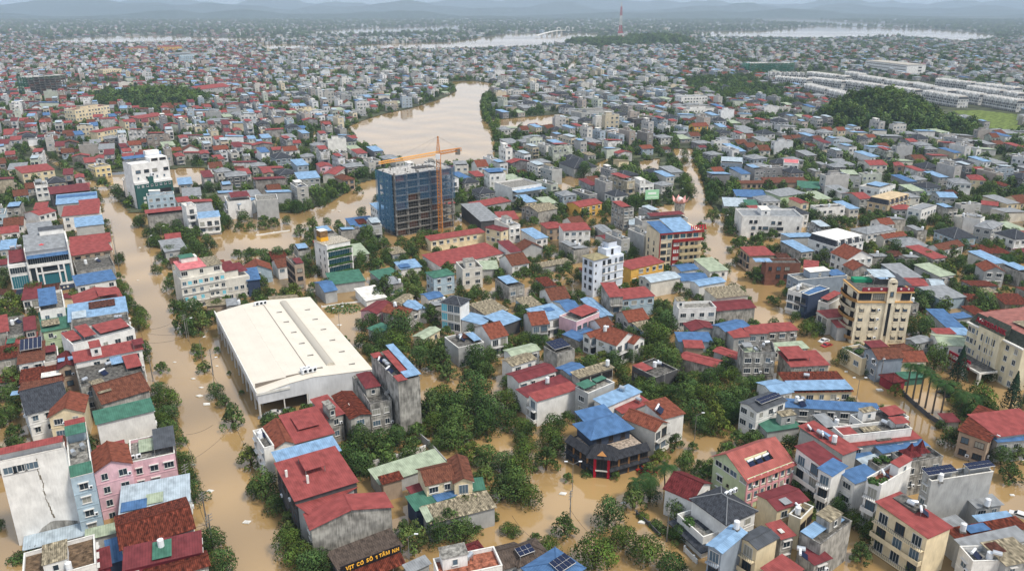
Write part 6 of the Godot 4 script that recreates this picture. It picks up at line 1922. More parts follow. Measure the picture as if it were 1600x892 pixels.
func pink_apartment_block(x: float, z: float, a: float, w: float, d: float, h: float) -> void:
	var k := place(x, z, a, w, d, "pink_apartment_block", "pink fronted block with pale green gable end and terracotta roof", "apartment block")
	var X := w / 2
	var Z := d / 2
	var rise := 3.2
	var green := mat("pale green render", c8(196, 210, 172), 0.9, tex.clean, 0.07)
	var pink := mat("pink render", c8(222, 164, 172), 0.9, tex.clean, 0.1)
	var creamy := mat("creamy panel", c8(232, 224, 190), 0.9)
	var s := Shape.new()
	s.box(P(-X, -1.5, -Z), P(X, h, Z))
	s.tri(P(-X, h, -Z), P(-X, h, Z), P(-X, h + rise, -0.1 * d))
	s.tri(P(X, h, Z), P(X, h, -Z), P(X, h + rise, -0.1 * d))
	k.put("wall", s, green)
	var n := 7
	for q in n + 1:
		var c := Shape.new()
		var u := -X + w * q / n
		c.box(P(u - 0.22, -1.5, Z), P(u + 0.22, h, Z + 0.25))
		k.put("pink_pier", c, pink)
	var floors := int(h / 3.0)
	for f in floors + 1:
		var y := h - f * 3.0
		var c := Shape.new()
		c.box(P(-X, y - 0.9, Z), P(X, y - 0.35, Z + 0.2), true)
		k.put("pink_band", c, pink)
		for q in n:
			var u := -X + w * (q + 0.5) / n
			if y - 2.2 < 0.3: continue
			if f == 0: 
				pass
			var c2 := Shape.new()
			c2.box(P(u - w / n / 2 + 0.22, y - 3.0, Z), P(u + w / n / 2 - 0.22, y - 0.9, Z + 0.06))
			k.put("cream_panel", c2, creamy)
			window(k, Transform3D(Basis(), P(u - 0.15, y - 1.85, Z + 0.06)), w / n * 0.5, 1.5)
			if (q + f) % 3 == 0: rooftop(k, "air_unit", P(u + w / n * 0.33, y - 2.6, Z + 0.5), 0, 0.7)
	for e in [[0.3, 0.48], [0.02, 0.2], [-0.18, -0.02], [-0.42, -0.24]]:
		window(k, Transform3D(Basis(Vector3.UP, -PI / 2), P(-X, h - 1.0, (e[0] + e[1]) / 2 * d)), (e[1] - e[0]) * d, 1.3, 0, "frame", "glass")
	for y in [h - 4.6, h - 8.0]:
		window(k, Transform3D(Basis(Vector3.UP, -PI / 2), P(-X, y, -0.26 * d)), 1.7, 1.5, 2)
	window(k, Transform3D(Basis(Vector3.UP, -PI / 2), P(-X, h - 5.0, -0.02 * d)), 0.5, 0.5, 0, "frame_dark", "dark")
	var rm := mat("terracotta sheet roof", c8(158, 90, 84), 0.7, tex.metal, 0.125, false)
	var yl := h - 0.3
	s = Shape.new()
	var f0 := -0.3 * w
	var f1 := 0.22 * w
	var ry := func(zz: float) -> float: return h + rise + 0.1 - (zz + 0.1 * d) / (0.6 * d) * (rise + 0.2)
	var zr := -0.1 * d
	var z_a := 0.1 * d
	var z_b := 0.3 * d
	for e in [[-X - 0.7, f0, zr, Z + 0.8], [f1, X + 0.7, zr, Z + 0.8], [f0, f1, zr, z_a], [f0, f1, z_b, Z + 0.8]]:
		s.slab([P(e[0], ry.call(e[3]), e[3]), P(e[1], ry.call(e[3]), e[3]), P(e[1], ry.call(e[2]), e[2]), P(e[0], ry.call(e[2]), e[2])], 0.12, Vector2(e[0], e[3]))
	s.slab([P(X + 0.7, yl, -Z - 0.7), P(-X - 0.7, yl, -Z - 0.7), P(-X - 0.7, h + rise + 0.1, zr), P(X + 0.7, h + rise + 0.1, zr)], 0.12)
	k.put("roof", s, rm)
	s = Shape.new()
	s.box(P(f0, h, z_a - 0.2), P(f1, ry.call(z_a) - 0.1, z_a))
	k.put("roof_well_wall", s, creamy)
	s = Shape.new()
	s.box(P(f0, h + 0.02, z_a), P(f1, h + 0.12, z_b))
	k.put("roof_well_deck", s, R.dc)
	for q in 4:
		rooftop(k, "solar_heater", P(f0 + 1.5 + q * 2.5, h + 0.15, 0.22 * d), 0.1)

func frame_tower(called: String, label: String, x: float, z: float, a: float, w: float, d: float, h: float, storeys: int, net: Color, net_from: float, front_net: float) -> void:
	var k := place(x, z, a, w, d, called, label, "construction site")
	var X := w / 2
	var Z := d / 2
	var st := h / storeys
	for f in storeys + 1:
		var s := Shape.new()
		s.box(P(-X, f * st - 0.3, -Z), P(X, f * st, Z), true)
		k.put("floor_slab", s, M.concrete if f < storeys else mat("new concrete deck", c8(206, 204, 200), 0.9, tex.deck, 0.1))
	var nx := maxi(3, roundi(w / 6.5))
	var nz := maxi(2, roundi(d / 7.0))
	for q in nx + 1:
		for r in nz + 1:
			if q > 0 and q < nx and r > 0 and r < nz: continue
			var s := Shape.new()
			var cx := -X + 0.35 + (w - 0.7) * q / nx
			var cz := -Z + 0.35 + (d - 0.7) * r / nz
			s.box(P(cx - 0.45, -1.5, cz - 0.45), P(cx + 0.45, h + (0.9 if (q + r) % 2 else 0.0), cz + 0.32))
			k.put("column", s, M.concrete)
	for f in storeys:   # infill walls and scaffold on the front
		for q in nx:
			if (q * 5 + f * 3) % 4 == 0:
				var s := Shape.new()
				s.box(P(-X + w * q / nx + 0.7, f * st, Z - 1.5), P(-X + w * (q + 1) / nx - 0.7, f * st + st * 0.75, Z - 1.3))
				k.put("infill_wall", s, M.st if (q + f) % 2 else M.bk)
	var s := Shape.new()
	s.box(P(-X * 0.35, -1, -Z * 0.5), P(X * 0.3, h - 0.3, -Z * 0.1))
	k.put("core_wall", s, M.concrete)
	s = Shape.new()
	for q in 26:
		var px := -X + w * q / 25.0
		s.box(P(px - 0.04, -0.5, Z + 1.1), P(px + 0.04, h, Z + 1.18))
	for f in storeys * 2:
		s.box(P(-X, f * st / 2, Z + 1.1), P(X, f * st / 2 + 0.08, Z + 1.18))
	for f in range(1, storeys):
		s.box(P(-X, f * st - 0.1, Z + 0.2), P(X, f * st - 0.02, Z + 1.2), true)
	k.put("scaffolding", s, M.rail)
	var nm := mat("safety netting", Color(net.r, net.g, net.b, 0.27), 0.9)
	nm.transparency = BaseMaterial3D.TRANSPARENCY_ALPHA
	var nd := mat("dense safety netting", Color(net.r * 1.1, net.g * 1.15, net.b * 1.1, 0.5), 0.9)
	nd.transparency = BaseMaterial3D.TRANSPARENCY_ALPHA
	for q in nx:
		var top := h + 0.4
		var bottom: float = net_from * h + (0.06 * h) * ((q * 7) % 3 - 1)
		if q == 1: bottom += 0.18 * h
		for f in 3:
			var y0 := lerpf(bottom, top, f / 3.0)
			var y1 := lerpf(bottom, top, (f + 1) / 3.0)
			var n := Shape.new()
			var zz := Z + 1.35 + 0.06 * ((q + f) % 3)
			n.quad(P(-X - 0.3 + (w + 0.6) * q / nx, y0 + 0.02, zz), P(-X - 0.3 + (w + 0.6) * (q + 1) / nx, y0 + 0.02, zz + 0.1), P(-X - 0.3 + (w + 0.6) * (q + 1) / nx, y1 - 0.02, zz), P(-X - 0.3 + (w + 0.6) * q / nx, y1 - 0.02, zz + 0.05))
			if front_net > 0.5 or f > 0: k.put("safety_net", n, nm)
	for q in nz:
		for sd in [-1.0, 1.0]:
			var n := Shape.new()
			var xx: float = sd * (X + 1.2)
			var y0 := 0.08 * h if sd < 0 else net_from * h
			n.quad(P(xx, y0, -Z + d * q / nz), P(xx, y0, -Z + d * (q + 1) / nz), P(xx, h + 0.4, -Z + d * (q + 1) / nz), P(xx, h + 0.4, -Z + d * q / nz))
			k.put("safety_net", n, nd)
	for q in 9:
		var rb := Shape.new()
		var cx := -X + 2 + rng.randf() * (w - 4)
		var cz := -Z + 2 + rng.randf() * (d - 4)
		rb.box(P(cx - 0.25, h, cz - 0.25), P(cx + 0.25, h + 1.3, cz + 0.25))
		k.put("starter_column", rb, M.rail)
	s = Shape.new()
	s.box(P(-0.02 * w, h, -0.15 * d), P(0.3 * w, h + 0.5, 0.12 * d))
	k.put("formwork", s, M.dg)

func lattice(s: Shape, a: Vector3, b: Vector3, wd: float, wd2: float, n: int, r: float) -> void:
	var d := (b - a).normalized()
	var e := d.cross(Vector3.UP if absf(d.y) < 0.9 else Vector3.RIGHT).normalized()
	var g := d.cross(e).normalized()
	var cr := func(t: float, q: int) -> Vector3:
		var ww := lerpf(wd, wd2, t) / 2
		return a.lerp(b, t) + e * ww * (1 if q in [0, 3] else -1) + g * ww * (1 if q < 2 else -1)
	for k in n:
		for q in 4:
			var t0 := float(k) / n
			var t1 := float(k + 1) / n
			s.bar(cr.call(t0, q), cr.call(t1, q), r, 4)
			s.bar(cr.call(t0, q), cr.call(t1, (q + 1) % 4), r * 0.6, 4)
			s.bar(cr.call(t1, q), cr.call(t1, (q + 1) % 4), r * 0.6, 4)

func tower_crane(x: float, z: float, top: float, jx: float, jz: float, jlen: float, clen: float) -> void:
	var k := kit(thing("tower_crane", "orange lattice tower crane rising in front of blue netted frame", "crane", P(x, 0, z)))
	landmarks.append(["orange tower crane", x, z])
	var om := mat("crane orange", c8(196, 128, 62), 0.6, tex.clean, 0.3)
	var s := Shape.new()
	lattice(s, P(0, -1, 0), P(0, top, 0), 2.0, 2.0, 26, 0.12)
	k.put("mast", s, om)
	s = Shape.new()
	lattice(s, P(0, top, 0), P(0, top + 9.5, 0), 1.8, 0.4, 6, 0.12)
	k.put("apex", s, om)
	var dir := P(jx, 0, jz).normalized()
	s = Shape.new()
	lattice(s, P(0, top + 1.2, 0), P(0, top + 1.2, 0) + dir * jlen, 1.5, 1.0, 30, 0.1)
	k.put("jib", s, mat("jib yellow", c8(222, 164, 84), 0.6))
	s = Shape.new()
	lattice(s, P(0, top + 1.2, 0), P(0, top + 1.2, 0) - dir * clen, 1.5, 1.3, 8, 0.14)
	k.put("counter_jib", s, om)
	s = Shape.new()
	var cb := P(0, top + 0.2, 0) - dir * (clen - 2)
	s.box(cb - P(1.2, 1.4, 1.2), cb + P(1.2, 1.6, 1.2), true)
	k.put("counterweight", s, M.rail)
	s = Shape.new()
	s.box(P(-1.2, top - 1.5, 1.0), P(1.0, top + 0.9, 2.6), true)
	k.put("cab", s, M.white_tank)
	for q in [[dir * jlen * 0.35, 0], [dir * jlen * 0.75, 0], [-dir * (clen - 1), 0]]:
		s = Shape.new()
		s.bar(P(0, top + 9.3, 0), P(0, top + 1.9, 0) + q[0], 0.05, 4)
		k.put("tie_rod", s, M.rail)
	s = Shape.new()
	s.bar(P(0, top + 0.6, 0) + dir * jlen * 0.55, P(0, top - 5.0, 0) + dir * jlen * 0.55, 0.05, 4)
	s.box(P(-0.3, top - 5.6, -0.3) + dir * jlen * 0.55, P(0.3, top - 5.0, 0.3) + dir * jlen * 0.55, true)
	k.put("hook", s, M.rail)

func radio_mast(x: float, z: float, h: float) -> void:
	var k := place(x, z, 0, 30, 20, "radio_mast", "tall red and white banded lattice radio mast on the horizon", "radio mast")
	var red := mat("mast red", c8(170, 60, 62), 0.6)
	var y0 := mound_y(x, z)
	var bands := [[0.0, 0.09, 22, 17, "trim"], [0.09, 0.12, 24, 20, "red"], [0.12, 0.2, 15, 12, "trim"], [0.2, 0.24, 16, 13, "red"], [0.24, 0.42, 10, 7, "red"], [0.42, 0.68, 7, 5.5, "trim"], [0.68, 0.93, 5.5, 3.5, "red"], [0.93, 1.05, 1.4, 0.8, "trim"]]
	for b in bands:
		var s := Shape.new()
		lattice(s, P(0, y0 + b[0] * h, 0), P(0, y0 + b[1] * h, 0), b[2], b[3], 3, 0.7)
		k.put("mast_section", s, red if b[4] == "red" else M.trim)
	var s := Shape.new()
	s.box(P(-16, y0 - 4, -8), P(16, y0 + 6, 10))
	k.put("base_block", s, M.trim)

func lotus_tower(x: float, z: float) -> void:
	var k := place(x, z, 0, 6, 6, "lotus_tower", "concrete lotus monument with pink petals and white ball", "monument")
	var s := Shape.new()
	s.bar(P(0, -1.5, 0), P(0, 8.0, 0), 1.9, 20, 3.0)
	s.bar(P(0, 8.0, 0), P(0, 8.6, 0), 3.0, 20, 2.6)
	k.put("stem", s, mat("ribbed concrete", c8(186, 184, 176), 0.9, tex.dirty, 0.2))
	for q in 8:
		var e := TAU * q / 8
		var p := Shape.new()
		var o := P(cos(e), 0, sin(e))
		var t := P(-sin(e), 0, cos(e))
		p.slab([o * 1.6 + t * 1.0 + P(0, 8.4, 0), o * 1.6 - t * 1.0 + P(0, 8.4, 0), o * 3.8 - t * 1.2 + P(0, 10.0, 0), o * 3.8 + t * 1.2 + P(0, 10.0, 0)], 0.15)
		p.tri(o * 3.8 - t * 1.2 + P(0, 10.0, 0), o * 3.8 + t * 1.2 + P(0, 10.0, 0), o * 5.0 + P(0, 12.2, 0))
		k.put("petal", p, mat("petal pink", c8(212, 160, 154), 0.8))
	var b := SphereMesh.new()
	b.radius = 1.6
	b.height = 3.2
	b.material = M.trim
	k.put_mesh("ball", b, null, Transform3D(Basis(), P(0, 10.4, 0)))

func billboard(x: float, z: float, a: float) -> void:
	var k := place(x, z, a, 2, 2, "billboard", "pale green advertising billboard on a post beside the flooded avenue", "billboard")
	var s := Shape.new()
	s.bar(P(0, -1.5, 0), P(0, 6, 0), 0.3, 8)
	k.put("post", s, M.rail)
	s = Shape.new()
	s.box(P(-4.2, 5.5, -0.2), P(4.2, 11.0, 0.2), true)
	k.put("panel", s, mat("pale green print", c8(150, 200, 164), 0.5))
	s = Shape.new()
	s.box(P(-2.6, 8.4, 0.2), P(2.4, 9.6, 0.23), true)
	s.box(P(-3.4, 6.6, 0.2), P(3.4, 7.0, 0.23), true)
	k.put("print", s, mat("white print", c8(214, 228, 222), 0.5))

func exhibition_hall(x: float, z: float, a: float, w: float, d: float, h: float) -> void:
	var k := place(x, z, a, w, d, "exhibition_hall", "long low white hall beyond the white terraces", "hall")
	var s := Shape.new()
	s.box(P(-w / 2, -1, -d / 2), P(w / 2, h, d / 2))
	k.put("wall", s, M.wh)
	s = Shape.new()
	s.box(P(-w / 2 - 0.5, h, -d / 2 - 0.5), P(w / 2 + 0.5, h + 0.6, d / 2 + 0.5), true)
	k.put("roof", s, mat("pale hall roof", c8(208, 202, 190), 0.8, tex.deck, 0.05))
	for f in 3:
		window(k, Transform3D(Basis(), P(0, 4 + f * 5.0, d / 2)), w - 6, 1.4, 0, "frame", "rail")
	for f in 2:
		window(k, Transform3D(Basis(Vector3.UP, PI / 2), P(w / 2, 8 + f * 5.0, -d * 0.2)), 6, 2.4, 0, "frame", "dark")

func white_apartment(x: float, z: float, a: float, w: float, d: float, h: float) -> void:
	var k := place(x, z, a, w, d, "white_apartment", "white apartment block with turquoise panes stepping down to maroon roof", "apartment block")
	var X := w / 2
	var Z := d / 2
	var m := 0.14 * w
	var s := Shape.new()
	s.box(P(-X, -1.5, -Z), P(m, h, Z))
	s.box(P(-X + 1, h, -Z), P(m - 0.5, h + 3.0, Z - 1.4))
	s.box(P(m, -1.5, -Z), P(X, h - 3.4, Z - 0.3))
	k.put("wall", s, M.ow)
	for f in 5:
		var y := h - 1.9 - f * 3.1
		if y < 0.6: continue
		s = Shape.new()
		s.box(P(-X - 0.1, y - 1.5, Z), P(m, y - 1.25, Z + 0.4), true)
		k.put("string_course", s, M.trim)
		if f == 0:
			for q in 8:
				window(k, Transform3D(Basis(), P(-X + (m + X) * (q + 0.6) / 8.2, y, Z)), 1.3, 1.4, 0, "frame", "glass_cyan" if q % 2 else "glass")
		else:
			for u in [0.08, 0.26, 0.44, 0.66, 0.78, 0.93]:
				window(k, Transform3D(Basis(), P(-X + u * (m + X), y, Z)), 1.2, 1.5, 0, "frame", "glass_cyan" if (int(u * 50) + f) % 3 == 0 else "glass")
				if u in [0.66]:
					s = Shape.new()
					s.box(P(-X + u * (m + X) - 1, y - 1.1, Z), P(-X + u * (m + X) + 2.6, y - 0.4, Z + 0.9), true)
					k.put("balcony", s, M.trim)
			if f > 1:
				for u in [0.15, 0.4, 0.65, 0.9]:
					window(k, Transform3D(Basis(), P(m + u * (X - m), y + 0.6, Z - 0.3)), 1.4, 1.4)
	for u in [0.12, 0.5, 0.85]:
		window(k, Transform3D(Basis(), P(-X + u * (m + X), h + 1.6, Z - 1.4)), 2.2 if u != 0.5 else 1.2, 1.6, 0, "frame", "dark")
	sheet(k, "roof_sheet", "pk", -X + 0.6, -X + 0.4 * w, -Z, Z - 1.0, h + 3.2, 0.5)
	sheet(k, "roof_sheet", "tn", -X + 0.4 * w, m, -Z, Z - 1.0, h + 3.15, 0.2)
	s = Shape.new()
	s.box(P(-X + 3, h + 3.0, -Z), P(-X + 9, h + 5.4, -Z + 4))
	k.put("roof_room", s, M.trim)
	sheet(k, "roof_room_roof", "gn", -X + 2.6, -X + 8, -Z - 0.3, -Z + 4.3, h + 5.5, 0.3)
	sheet(k, "lower_roof", "mr", m + 0.1, X - 3.5, -Z, Z - 2.0, h - 0.6, 0.8)
	s = Shape.new()
	s.box(P(m, h - 3.4, -Z), P(X - 3.7, h - 0.9, Z - 2.4))
	k.put("roof_room", s, M.ow)
	sheet(k, "lower_roof", "mr", X - 3.4, X, -Z, Z - 1.5, h - 1.6, 0.5)

func white_block(x: float, z: float, a: float, w: float, d: float, h: float) -> void:
	var k := place(x, z, a, w, d, "white_block", "broad white four storey block with small dark windows", "apartment block")
	house_shape(k, w, d, h, "wh", "F:gy", "---", "H:.35,.3,.5,.8:wh")
	for e in [[-0.35, 2.0, 1.4], [-0.27, 2.0, 1.5], [0.02, 2.4, 1.7], [0.13, 2.6, 1.7], [-0.3, 5.2, 1.8], [-0.19, 5.2, 1.4], [-0.1, 5.2, 2.6], [0.02, 5.4, 3.0], [0.14, 5.5, 3.2], [-0.31, 8.4, 1.2], [-0.2, 8.4, 1.2], [-0.1, 8.5, 2.8], [0.0, 8.5, 2.4], [0.12, 8.6, 2.6], [0.44, 5.0, 0.9], [0.44, 7.8, 0.9], [0.44, 10.6, 0.9]]:
		window(k, Transform3D(Basis(), P(e[0] * w, h - e[1], d / 2)), e[2], 1.4, 0, "frame_dark")

func car(x: float, y: float, z: float, a: float, paint: Color, label: String) -> void:
	var k := kit(thing("car", label, "car", P(x, y, z), a))
	var m := mat("car paint", paint, 0.3)
	m.clearcoat_enabled = true
	var s := Shape.new()
	var prof := [Vector2(-2.1, 0.35), Vector2(-2.15, 0.85), Vector2(-1.2, 1.0), Vector2(-0.55, 1.45), Vector2(0.9, 1.48), Vector2(1.6, 1.02), Vector2(2.1, 0.95), Vector2(2.15, 0.4)]
	for q in prof.size() - 1:
		var p: Vector2 = prof[q]
		var r: Vector2 = prof[q + 1]
		s.quad(P(p.x, p.y, 0.85), P(p.x, p.y, -0.85), P(r.x, r.y, -0.85), P(r.x, r.y, 0.85))
	for sd in [-0.85, 0.85]:
		for q in prof.size() - 1:
			s.quad(P(prof[q].x, 0.3, sd), P(prof[q + 1].x, 0.3, sd), P(prof[q + 1].x, prof[q + 1].y, sd), P(prof[q].x, prof[q].y, sd))
	k.put("body", s, m)
	s = Shape.new()
	for sd in [-0.87, 0.87]:
		s.quad(P(-1.0, 1.0, sd), P(1.4, 1.0, sd), P(0.85, 1.4, sd), P(-0.5, 1.38, sd))
	s.quad(P(-1.17, 1.04, 0.7), P(-1.17, 1.04, -0.7), P(-0.6, 1.43, -0.7), P(-0.6, 1.43, 0.7))
	s.quad(P(1.55, 1.08, -0.7), P(1.55, 1.08, 0.7), P(0.95, 1.48, 0.7), P(0.95, 1.48, -0.7))
	k.put("glazing", s, M.glass)
	for px in [-1.3, 1.3]:
		for sd in [-0.8, 0.8]:
			s = Shape.new()
			s.bar(P(px, 0.32, sd - 0.1), P(px, 0.32, sd + 0.1), 0.32, 12)
			k.put("wheel", s, M.dark)

func street_lamp(x: float, z: float, a: float, arms: int, label: String) -> void:
	var k := kit(thing("street_lamp", label, "street lamp", P(x, 0, z), a, "street lamps standing in the flood"))
	var s := Shape.new()
	s.bar(P(0, -1.5, 0), P(0, 7.6, 0), 0.1, 6, 0.06)
	k.put("pole", s, M.rail)
	for q in arms:
		var sd := 1.0 if q == 0 else -1.0
		s = Shape.new()
		s.bar(P(0, 7.5, 0), P(1.5 * sd, 8.3, 0), 0.05, 5)
		k.put("arm", s, M.rail)
		s = Shape.new()
		s.box(P(1.3 * sd, 8.22, -0.14), P(2.1 * sd, 8.4, 0.14), true)
		k.put("lamp_head", s, M.white_tank)

func utility_pole(x: float, z: float, a: float, label: String) -> void:
	var k := kit(thing("utility_pole", label, "utility pole", P(x, 0, z), a, "utility poles along the streets"))
	var s := Shape.new()
	s.bar(P(0, -1.5, 0), P(0, 9, 0), 0.17, 6, 0.11)
	k.put("pole", s, M.concrete)
	for y in [8.6, 7.9, 7.2]:
		s = Shape.new()
		s.box(P(-0.9, y, -0.06), P(0.9, y + 0.12, 0.06), true)
		k.put("crossarm", s, M.rail)

func wire(a: Vector3, b: Vector3, sag: float, label: String) -> void:
	var s := Shape.new()
	var n := 8
	for q in n:
		var t0 := float(q) / n
		var t1 := float(q + 1) / n
		s.bar(a.lerp(b, t0) - P(0, sag * 4 * t0 * (1 - t0), 0), a.lerp(b, t1) - P(0, sag * 4 * t1 * (1 - t1), 0), 0.035, 4)
	var o := single("overhead_wire", s.mesh(M.dark))
	tag(o, label, "wire", "overhead wires crossing the wide street")

func low_wall(list: Array, h: float, label: String, m: Material) -> void:
	var o := P(list[0], 0, list[1])
	var k := kit(thing("boundary_wall", label, "wall", o))
	for q in range(0, list.size() - 2, 2):
		var p := P(list[q], 0, list[q + 1]) - o
		var r := P(list[q + 2], 0, list[q + 3]) - o
		var t := (r - p).cross(Vector3.UP).normalized() * 0.12
		var s := Shape.new()
		s.quad(p + t + P(0, -1, 0), r + t + P(0, -1, 0), r + t + P(0, h, 0), p + t + P(0, h, 0))
		s.quad(r - t + P(0, -1, 0), p - t + P(0, -1, 0), p - t + P(0, h, 0), r - t + P(0, h, 0))
		s.quad(p + t + P(0, h, 0), r + t + P(0, h, 0), r - t + P(0, h, 0), p - t + P(0, h, 0))
		k.put("wall_panel", s, m)
		s = Shape.new()
		s.box(p + P(-0.2, -1, -0.2), p + P(0.2, h + 0.3, 0.2))
		k.put("post", s, m)

func sign_shop(x: float, z: float, a: float, w: float) -> void:   # the long lettered board under the brown awning
	var k := kit(thing("shop_sign", "long black sign with yellow lettering under the brown tiled awning", "sign", P(x, 0, z), a))
	landmarks.append(["black yellow-lettered sign", x, z])
	var s := Shape.new()
	s.box(P(-w / 2, 3.5, -0.1), P(w / 2, 5.1, 0.1), true)
	k.put("board", s, mat("sign black", c8(34, 32, 36), 0.5))
	var ym := mat("yellow letters", c8(232, 176, 66), 0.5)
	var xo := 0.6
	for e in [["VIT", -5.15], ["CO", -3.0], ["SÔ", -0.95], ["1", 0.55], ["TÂM", 2.3], ["NH", 4.75]]:
		text(k, e[0], 1.15, 0.1, ym, Transform3D(Basis(), P(xo + e[1], 4.3 if e[0] != "SÔ" and e[0] != "TÂM" else 4.4, 0.14)))
	s = Shape.new()
	s.box(P(xo - 5.2, 3.66, 0.1), P(xo - 5.04, 3.8, 0.2), true)
	k.put("accent_mark", s, ym)
	s = Shape.new()
	s.box(P(xo - 2.66, 4.78, 0.1), P(xo - 2.4, 4.9, 0.2), true)
	s.box(P(xo - 2.5, 4.72, 0.1), P(xo - 2.38, 4.8, 0.2), true)
	k.put("accent_mark", s, ym)
	s = Shape.new()
	s.slab([P(-w / 2, 2.2, 2.6), P(w / 2, 2.2, 2.6), P(w / 2, 3.3, 0.1), P(-w / 2, 3.3, 0.1)], 0.08)
	k.put("awning", s, R.rs)
	s = Shape.new()
	for q in 6:
		s.box(P(-w / 2 + 0.3 + q * (w - 0.7) / 5, -1.5, 2.4), P(-w / 2 + 0.42 + q * (w - 0.7) / 5, 2.2, 2.52))
	k.put("awning_post", s, M.rail)

func bridge(x1: float, z1: float, x2: float, z2: float) -> void:
	var k := kit(thing("bridge", "pale road bridge with arches over the far river", "bridge", P((x1 + x2) / 2, 0, (z1 + z2) / 2)))
	landmarks.append(["far bridge", (x1 + x2) / 2, (z1 + z2) / 2])
	var p := P((x1 - x2) / 2, 0, (z1 - z2) / 2)
	var s := Shape.new()
	var d := (-p * 2).normalized()
	var t := d.cross(Vector3.UP) * 6.0
	for q in 12:
		var u0 := q / 12.0
		var u1 := (q + 1) / 12.0
		var a := p.lerp(-p, u0) + P(0, 6 + 9 * sin(PI * u0), 0)
		var b := p.lerp(-p, u1) + P(0, 6 + 9 * sin(PI * u1), 0)
		s.slab([a + t, b + t, b - t, a - t], 2.0)
	k.put("deck", s, M.trim)
	for q in range(1, 8):
		var pr := Shape.new()
		var c := p.lerp(-p, q / 8.0)
		pr.box(c + P(-3, -2, -3), c + P(3, 5 + 9 * sin(PI * q / 8.0), 3))
		k.put("pier", pr, M.trim)
	for e in [0.55, 0.8]:
		var pr := Shape.new()
		for q in 10:
			var a0 := PI * q / 10
			var a1 := PI * (q + 1) / 10
			var c := p.lerp(-p, e)
			pr.bar(c + d * cos(a0) * 34 + P(0, 12 + sin(a0) * 14, 0), c + d * cos(a1) * 34 + P(0, 12 + sin(a1) * 14, 0), 1.2, 5)
		k.put("arch", pr, M.trim)

# ---------------------------------------------------------------- trees
var crowns := {}
var trunks := {}

func leaf_quad(s: Shape, p: Vector3, dir: Vector3, size: float, col: Color) -> void:
	var d := (dir + Vector3(rng.randfn(), rng.randfn(), rng.randfn()) * 0.45).normalized()
	var e := d.cross(Vector3(rng.randfn(), rng.randfn(), rng.randfn())).normalized() * size
	var g := d.cross(e).normalized() * size * 0.8
	s.tone = col
	var up := (dir * 0.85 + d * 0.2 + Vector3(0, 0.15, 0)).normalized()
	s.quad(p - e - g * 0.4, p - g, p + e + g * 0.2, p + g, Vector2.ZERO, false, up)

func crown_shape(kind: String, quads: int, seed_: int) -> Shape:   # a crown of radius one, base at y = 0
	rng.seed = 77 + seed_ * 13 + kind.unicode_at(0)
	var s := Shape.new()
	var size := 1.55 / sqrt(float(quads)) * 1.35
	if kind == "conifer":
		for q in quads:
			var y := pow(rng.randf(), 0.8)
			var a := rng.randf() * TAU
			var tier := 0.75 + 0.25 * absf(sin(y * 26.0 + sin(a * 5.0)))
			var r := (1.0 - y) * tier * sqrt(rng.randf_range(0.35, 1.0))
			var dir := Vector3(cos(a), -0.25 + y, sin(a)).normalized()
			leaf_quad(s, Vector3(cos(a) * r, 0.1 + y * 3.3, sin(a) * r), dir, size * 1.2, Color(0.022, 0.05, 0.028) * rng.randf_range(0.6, 1.35))
		return s
	var blobs := []
	var nb := 15 if kind != "light" else 20
	for q in nb:
		var a := q * 2.399 + rng.randf() * 0.5
		var t := (q + 0.5) / nb
		var y := 0.35 + 1.05 * (1.0 - t) + rng.randf_range(-0.2, 0.2)
		var rad := sqrt(t) * rng.randf_range(0.5, 0.92)
		var br := rng.randf_range(0.3, 0.48) if kind != "light" else rng.randf_range(0.18, 0.32)
		if kind == "bush": y *= 0.5
		blobs.append([Vector3(cos(a) * rad, y, sin(a) * rad), br, rng.randf_range(0.5, 1.55)])
	var hue: Color = {"mango": Color(0.064, 0.107, 0.03), "light": Color(0.1, 0.142, 0.042), "bush": Color(0.08, 0.125, 0.034)}[kind]
	for q in quads:
		var b: Array = blobs[q % nb]
		var dir := Vector3(rng.randfn(), rng.randfn() + 0.25, rng.randfn()).normalized()
		var p: Vector3 = b[0] + dir * b[1] * (rng.randf_range(0.75, 1.08))
		var inner := false
		for o in blobs:
			if o != b and p.distance_squared_to(o[0]) < o[1] * o[1] * 0.55:
				inner = true
				break
		if inner:
			p = b[0] + dir * b[1] * rng.randf_range(1.0, 1.25)
		var f: float = b[2] * rng.randf_range(0.84, 1.18)
		var c := Color(hue.r * f * rng.randf_range(0.85, 1.25), hue.g * f, hue.b * f)
		leaf_quad(s, p, dir, size * rng.randf_range(0.6, 1.4), c)
	return s

func frond_shape(kind: String, seed_: int) -> Shape:   # palm head, radius one
	rng.seed = 991 + seed_
	var s := Shape.new()
	var n := 18 if kind == "palm" else 13
	for q in n:
		var a := q * 2.399
		var lift := rng.randf_range(-0.1, 1.0)
		var p := Vector3.ZERO
		var dirv := Vector3(cos(a), lift, sin(a)).normalized()
		var side := Vector3(-sin(a), 0, cos(a))
		var tone := Color(0.04, 0.082, 0.025) * rng.randf_range(0.7, 1.4)
		for k in 7:
			var nx := p + dirv * 0.17
			dirv = (dirv + Vector3(0, -0.3, 0)).normalized()
			var wd := 0.27 * sin(PI * (k + 1.3) / 8.6)
			for sd in [-1.0, 1.0]:
				for m in 3:
					var b := p.lerp(nx, m / 3.0)
					var e := p.lerp(nx, (m + 0.7) / 3.0)
					var tip: Vector3 = e + side * sd * wd + dirv * 0.09 + Vector3(0, -0.09, 0)
					s.tone = tone * rng.randf_range(0.8, 1.2)
					s.quad(b, e, tip, tip - dirv * 0.03)
			p = nx
	return s

